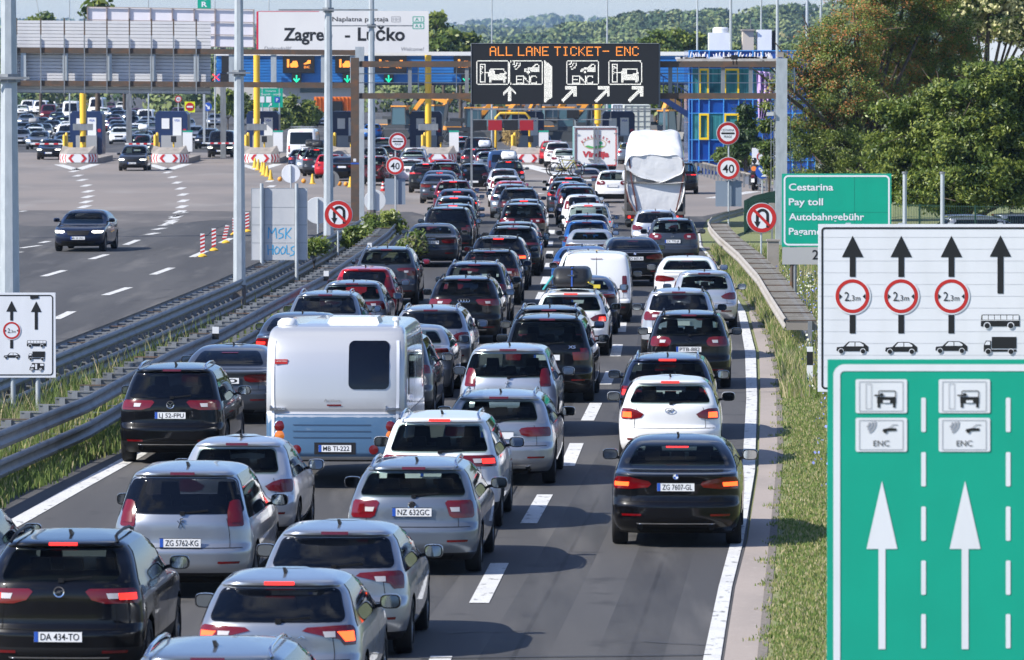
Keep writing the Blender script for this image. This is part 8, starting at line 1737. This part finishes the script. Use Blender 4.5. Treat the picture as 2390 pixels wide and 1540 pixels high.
_o = lambda n: {1: "first", 2: "second", 3: "third", 4: "fourth", 5: "fifth", 6: "sixth", 7: "seventh", 8: "eighth", 9: "ninth", 10: "tenth", 11: "eleventh", 12: "twelfth", 13: "thirteenth", 14: "fourteenth", 15: "fifteenth", 16: "sixteenth", 17: "seventeenth", 18: "eighteenth", 19: "nineteenth", 20: "twentieth", 21: "twenty first", 22: "twenty second", 23: "twenty third", 24: "twenty fourth", 25: "twenty fifth", 26: "twenty sixth"}[n]
# lists of (kind, colour, x, y roof) in the three far queues
FARQ = [("queue left of first booth", [('small', 'silver', 300, 665), ('estate', 'white', 520, 640), ('small', 'steel', 545, 702), ('compact', 'navy', 960, 765), ('compact', 'steel', 985, 705), ('caravelle', 'white', 1010, 588), ('estate', 'navy', 480, 592), ('compact', 'jet', 600, 490), ('compact', 'steel', 395, 440), ('compact', 'jet', 770, 535), ('compact', 'navy', 945, 472), ('small', 'white', 1015, 552),
     ('caravelle', 'white', 405, 228), ('caravelle', 'white', 608, 232), ('bigvan', 'white', 1085, 242), ('caravelle', 'dred', 735, 292), ('small', 'silver', 855, 350), ('compact', 'jet', 760, 190), ('compact', 'silver', 890, 190), ('estate', 'navy', 1010, 205), ('compact', 'navy', 300, 130), ('small', 'white', 330, 300), ('compact', 'dgrey', 640, 585), ('compact', 'steel', 350, 560), ('compact', 'jet', 870, 410), ('small', 'silver', 560, 160)]),
  ("queue between first and second booths", [('small', 'white', 1830, 640), ('compact', 'steel', 2080, 625), ('estate', 'silver', 2200, 700), ('small', 'red', 2180, 770), ('compact', 'dgrey', 1810, 585), ('compact', 'steel', 1795, 532), ('compact', 'dred', 1750, 492), ('compact', 'jet', 1735, 445), ('estate', 'navy', 2000, 470), ('compact', 'white', 2050, 585), ('compact', 'navy', 1790, 382), ('compact', 'jet', 1770, 342), ('caravelle', 'white', 2225, 368), ('compact', 'steel', 2205, 530),
     ('bigvan', 'white', 1462, 185), ('estate', 'white', 1550, 342), ('small', 'dred', 1690, 262), ('small', 'white', 1845, 255), ('compact', 'dred', 2105, 352), ('compact', 'silver', 1990, 382), ('compact', 'navy', 2330, 690), ('compact', 'silver', 2340, 560), ('compact', 'jet', 2080, 440), ('compact', 'silver', 2260, 480)]),
  ("queue right of second booth", [('compact', 'jet', 2900 - 580, 0)][:0] + [('estate', 'silver', 2985, 622), ('suv', 'jet', 3160, 665), ('compact', 'white', 2770, 590), ('compact', 'dgrey', 2670, 600), ('compact', 'steel', 2870, 512), ('small', 'white', 2740, 512), ('compact', 'dred', 2740, 340), ('small', 'silver', 3290, 435)])]
CN = dict(jet="black", navy="dark blue", steel="silver blue", dgrey="dark grey", dred="dark red", silver="silver", white="white", red="red")
KN = dict(small="small car", estate="estate car", compact="hatchback", caravelle="van", bigvan="tall van", suv="suv")
boxes = []
for nm, lst in FARQ:
    lst = sorted(lst, key=lambda c: -c[3])
    for i, (k, c, zx, zy) in enumerate(lst):
        x, y = zx * .15154, 198.4 + zy * .15154; H_ = TYPES[k]['H']
        r = car(k, c, x, y, f"{CN[c]} {KN[k]}, {_o(i + 1)} from the booths, {nm}", front=True, lod=2 if y < 280 else 1, lit=1 if (i * 7) % 3 else 0, group=FQ, yaw=random.Random(i).uniform(-3, 4), cat='van' if 'van' in KN[k] else 'car')
        if (k, c) in (('estate', 'navy'),) or (k, c, zx) == ('estate', 'silver', 2200): boxes.append((r, k, nm, i))
for (r, k, nm, i), lb in zip(boxes, ("grey roof box on the dark blue estate left of the first booth", "black roof box on the far dark blue estate near the treeline", "white roof box on the silver estate behind the grey minivan", "black roof box on the dark blue estate between the booths")):
    roof_box(r, PROTO[k]['S'], lb, y0=1.2, m=mat("roof_box_grey", (.30, .30, .31), .5) if 'grey roof' in lb else (mat("roof_box_white", (.74, .75, .74), .4) if 'white roof' in lb else None))
# parked cars behind the mesh fence
r = car('estate', 'silver', 2270, 0, "silver estate parked sideways behind the mesh fence under the walnut tree", s=52); r.location = (P(2172, 500, 199).x, 199, 0); r.rotation_euler[2] = R(-84)
r = car('hatch', 'steel', 2270, 0, "blue grey car parked behind the fence, closest to the right edge", s=52); r.location = (P(2290, 500, 203).x, 203.5, 0); r.rotation_euler[2] = R(-80)
# ------------------------------------------------------------------ the hazy summer air
hz = D.materials.new("summer_haze"); hz.use_nodes = True; n_ = hz.node_tree.nodes; n_.remove(n_["Principled BSDF"]); pv = n_.new("ShaderNodeVolumePrincipled")
pv.inputs["Color"].default_value = (.48, .70, 1.0, 1); pv.inputs["Density"].default_value = 6.5e-5; pv.inputs["Anisotropy"].default_value = .2
hz.node_tree.links.new(pv.outputs[0], n_["Material Output"].inputs["Volume"])
b = MB().use(hz); b.box((0, 4790, 49), (4200, 10020, 100)); o = b.obj("haze"); o["kind"] = 'stuff'
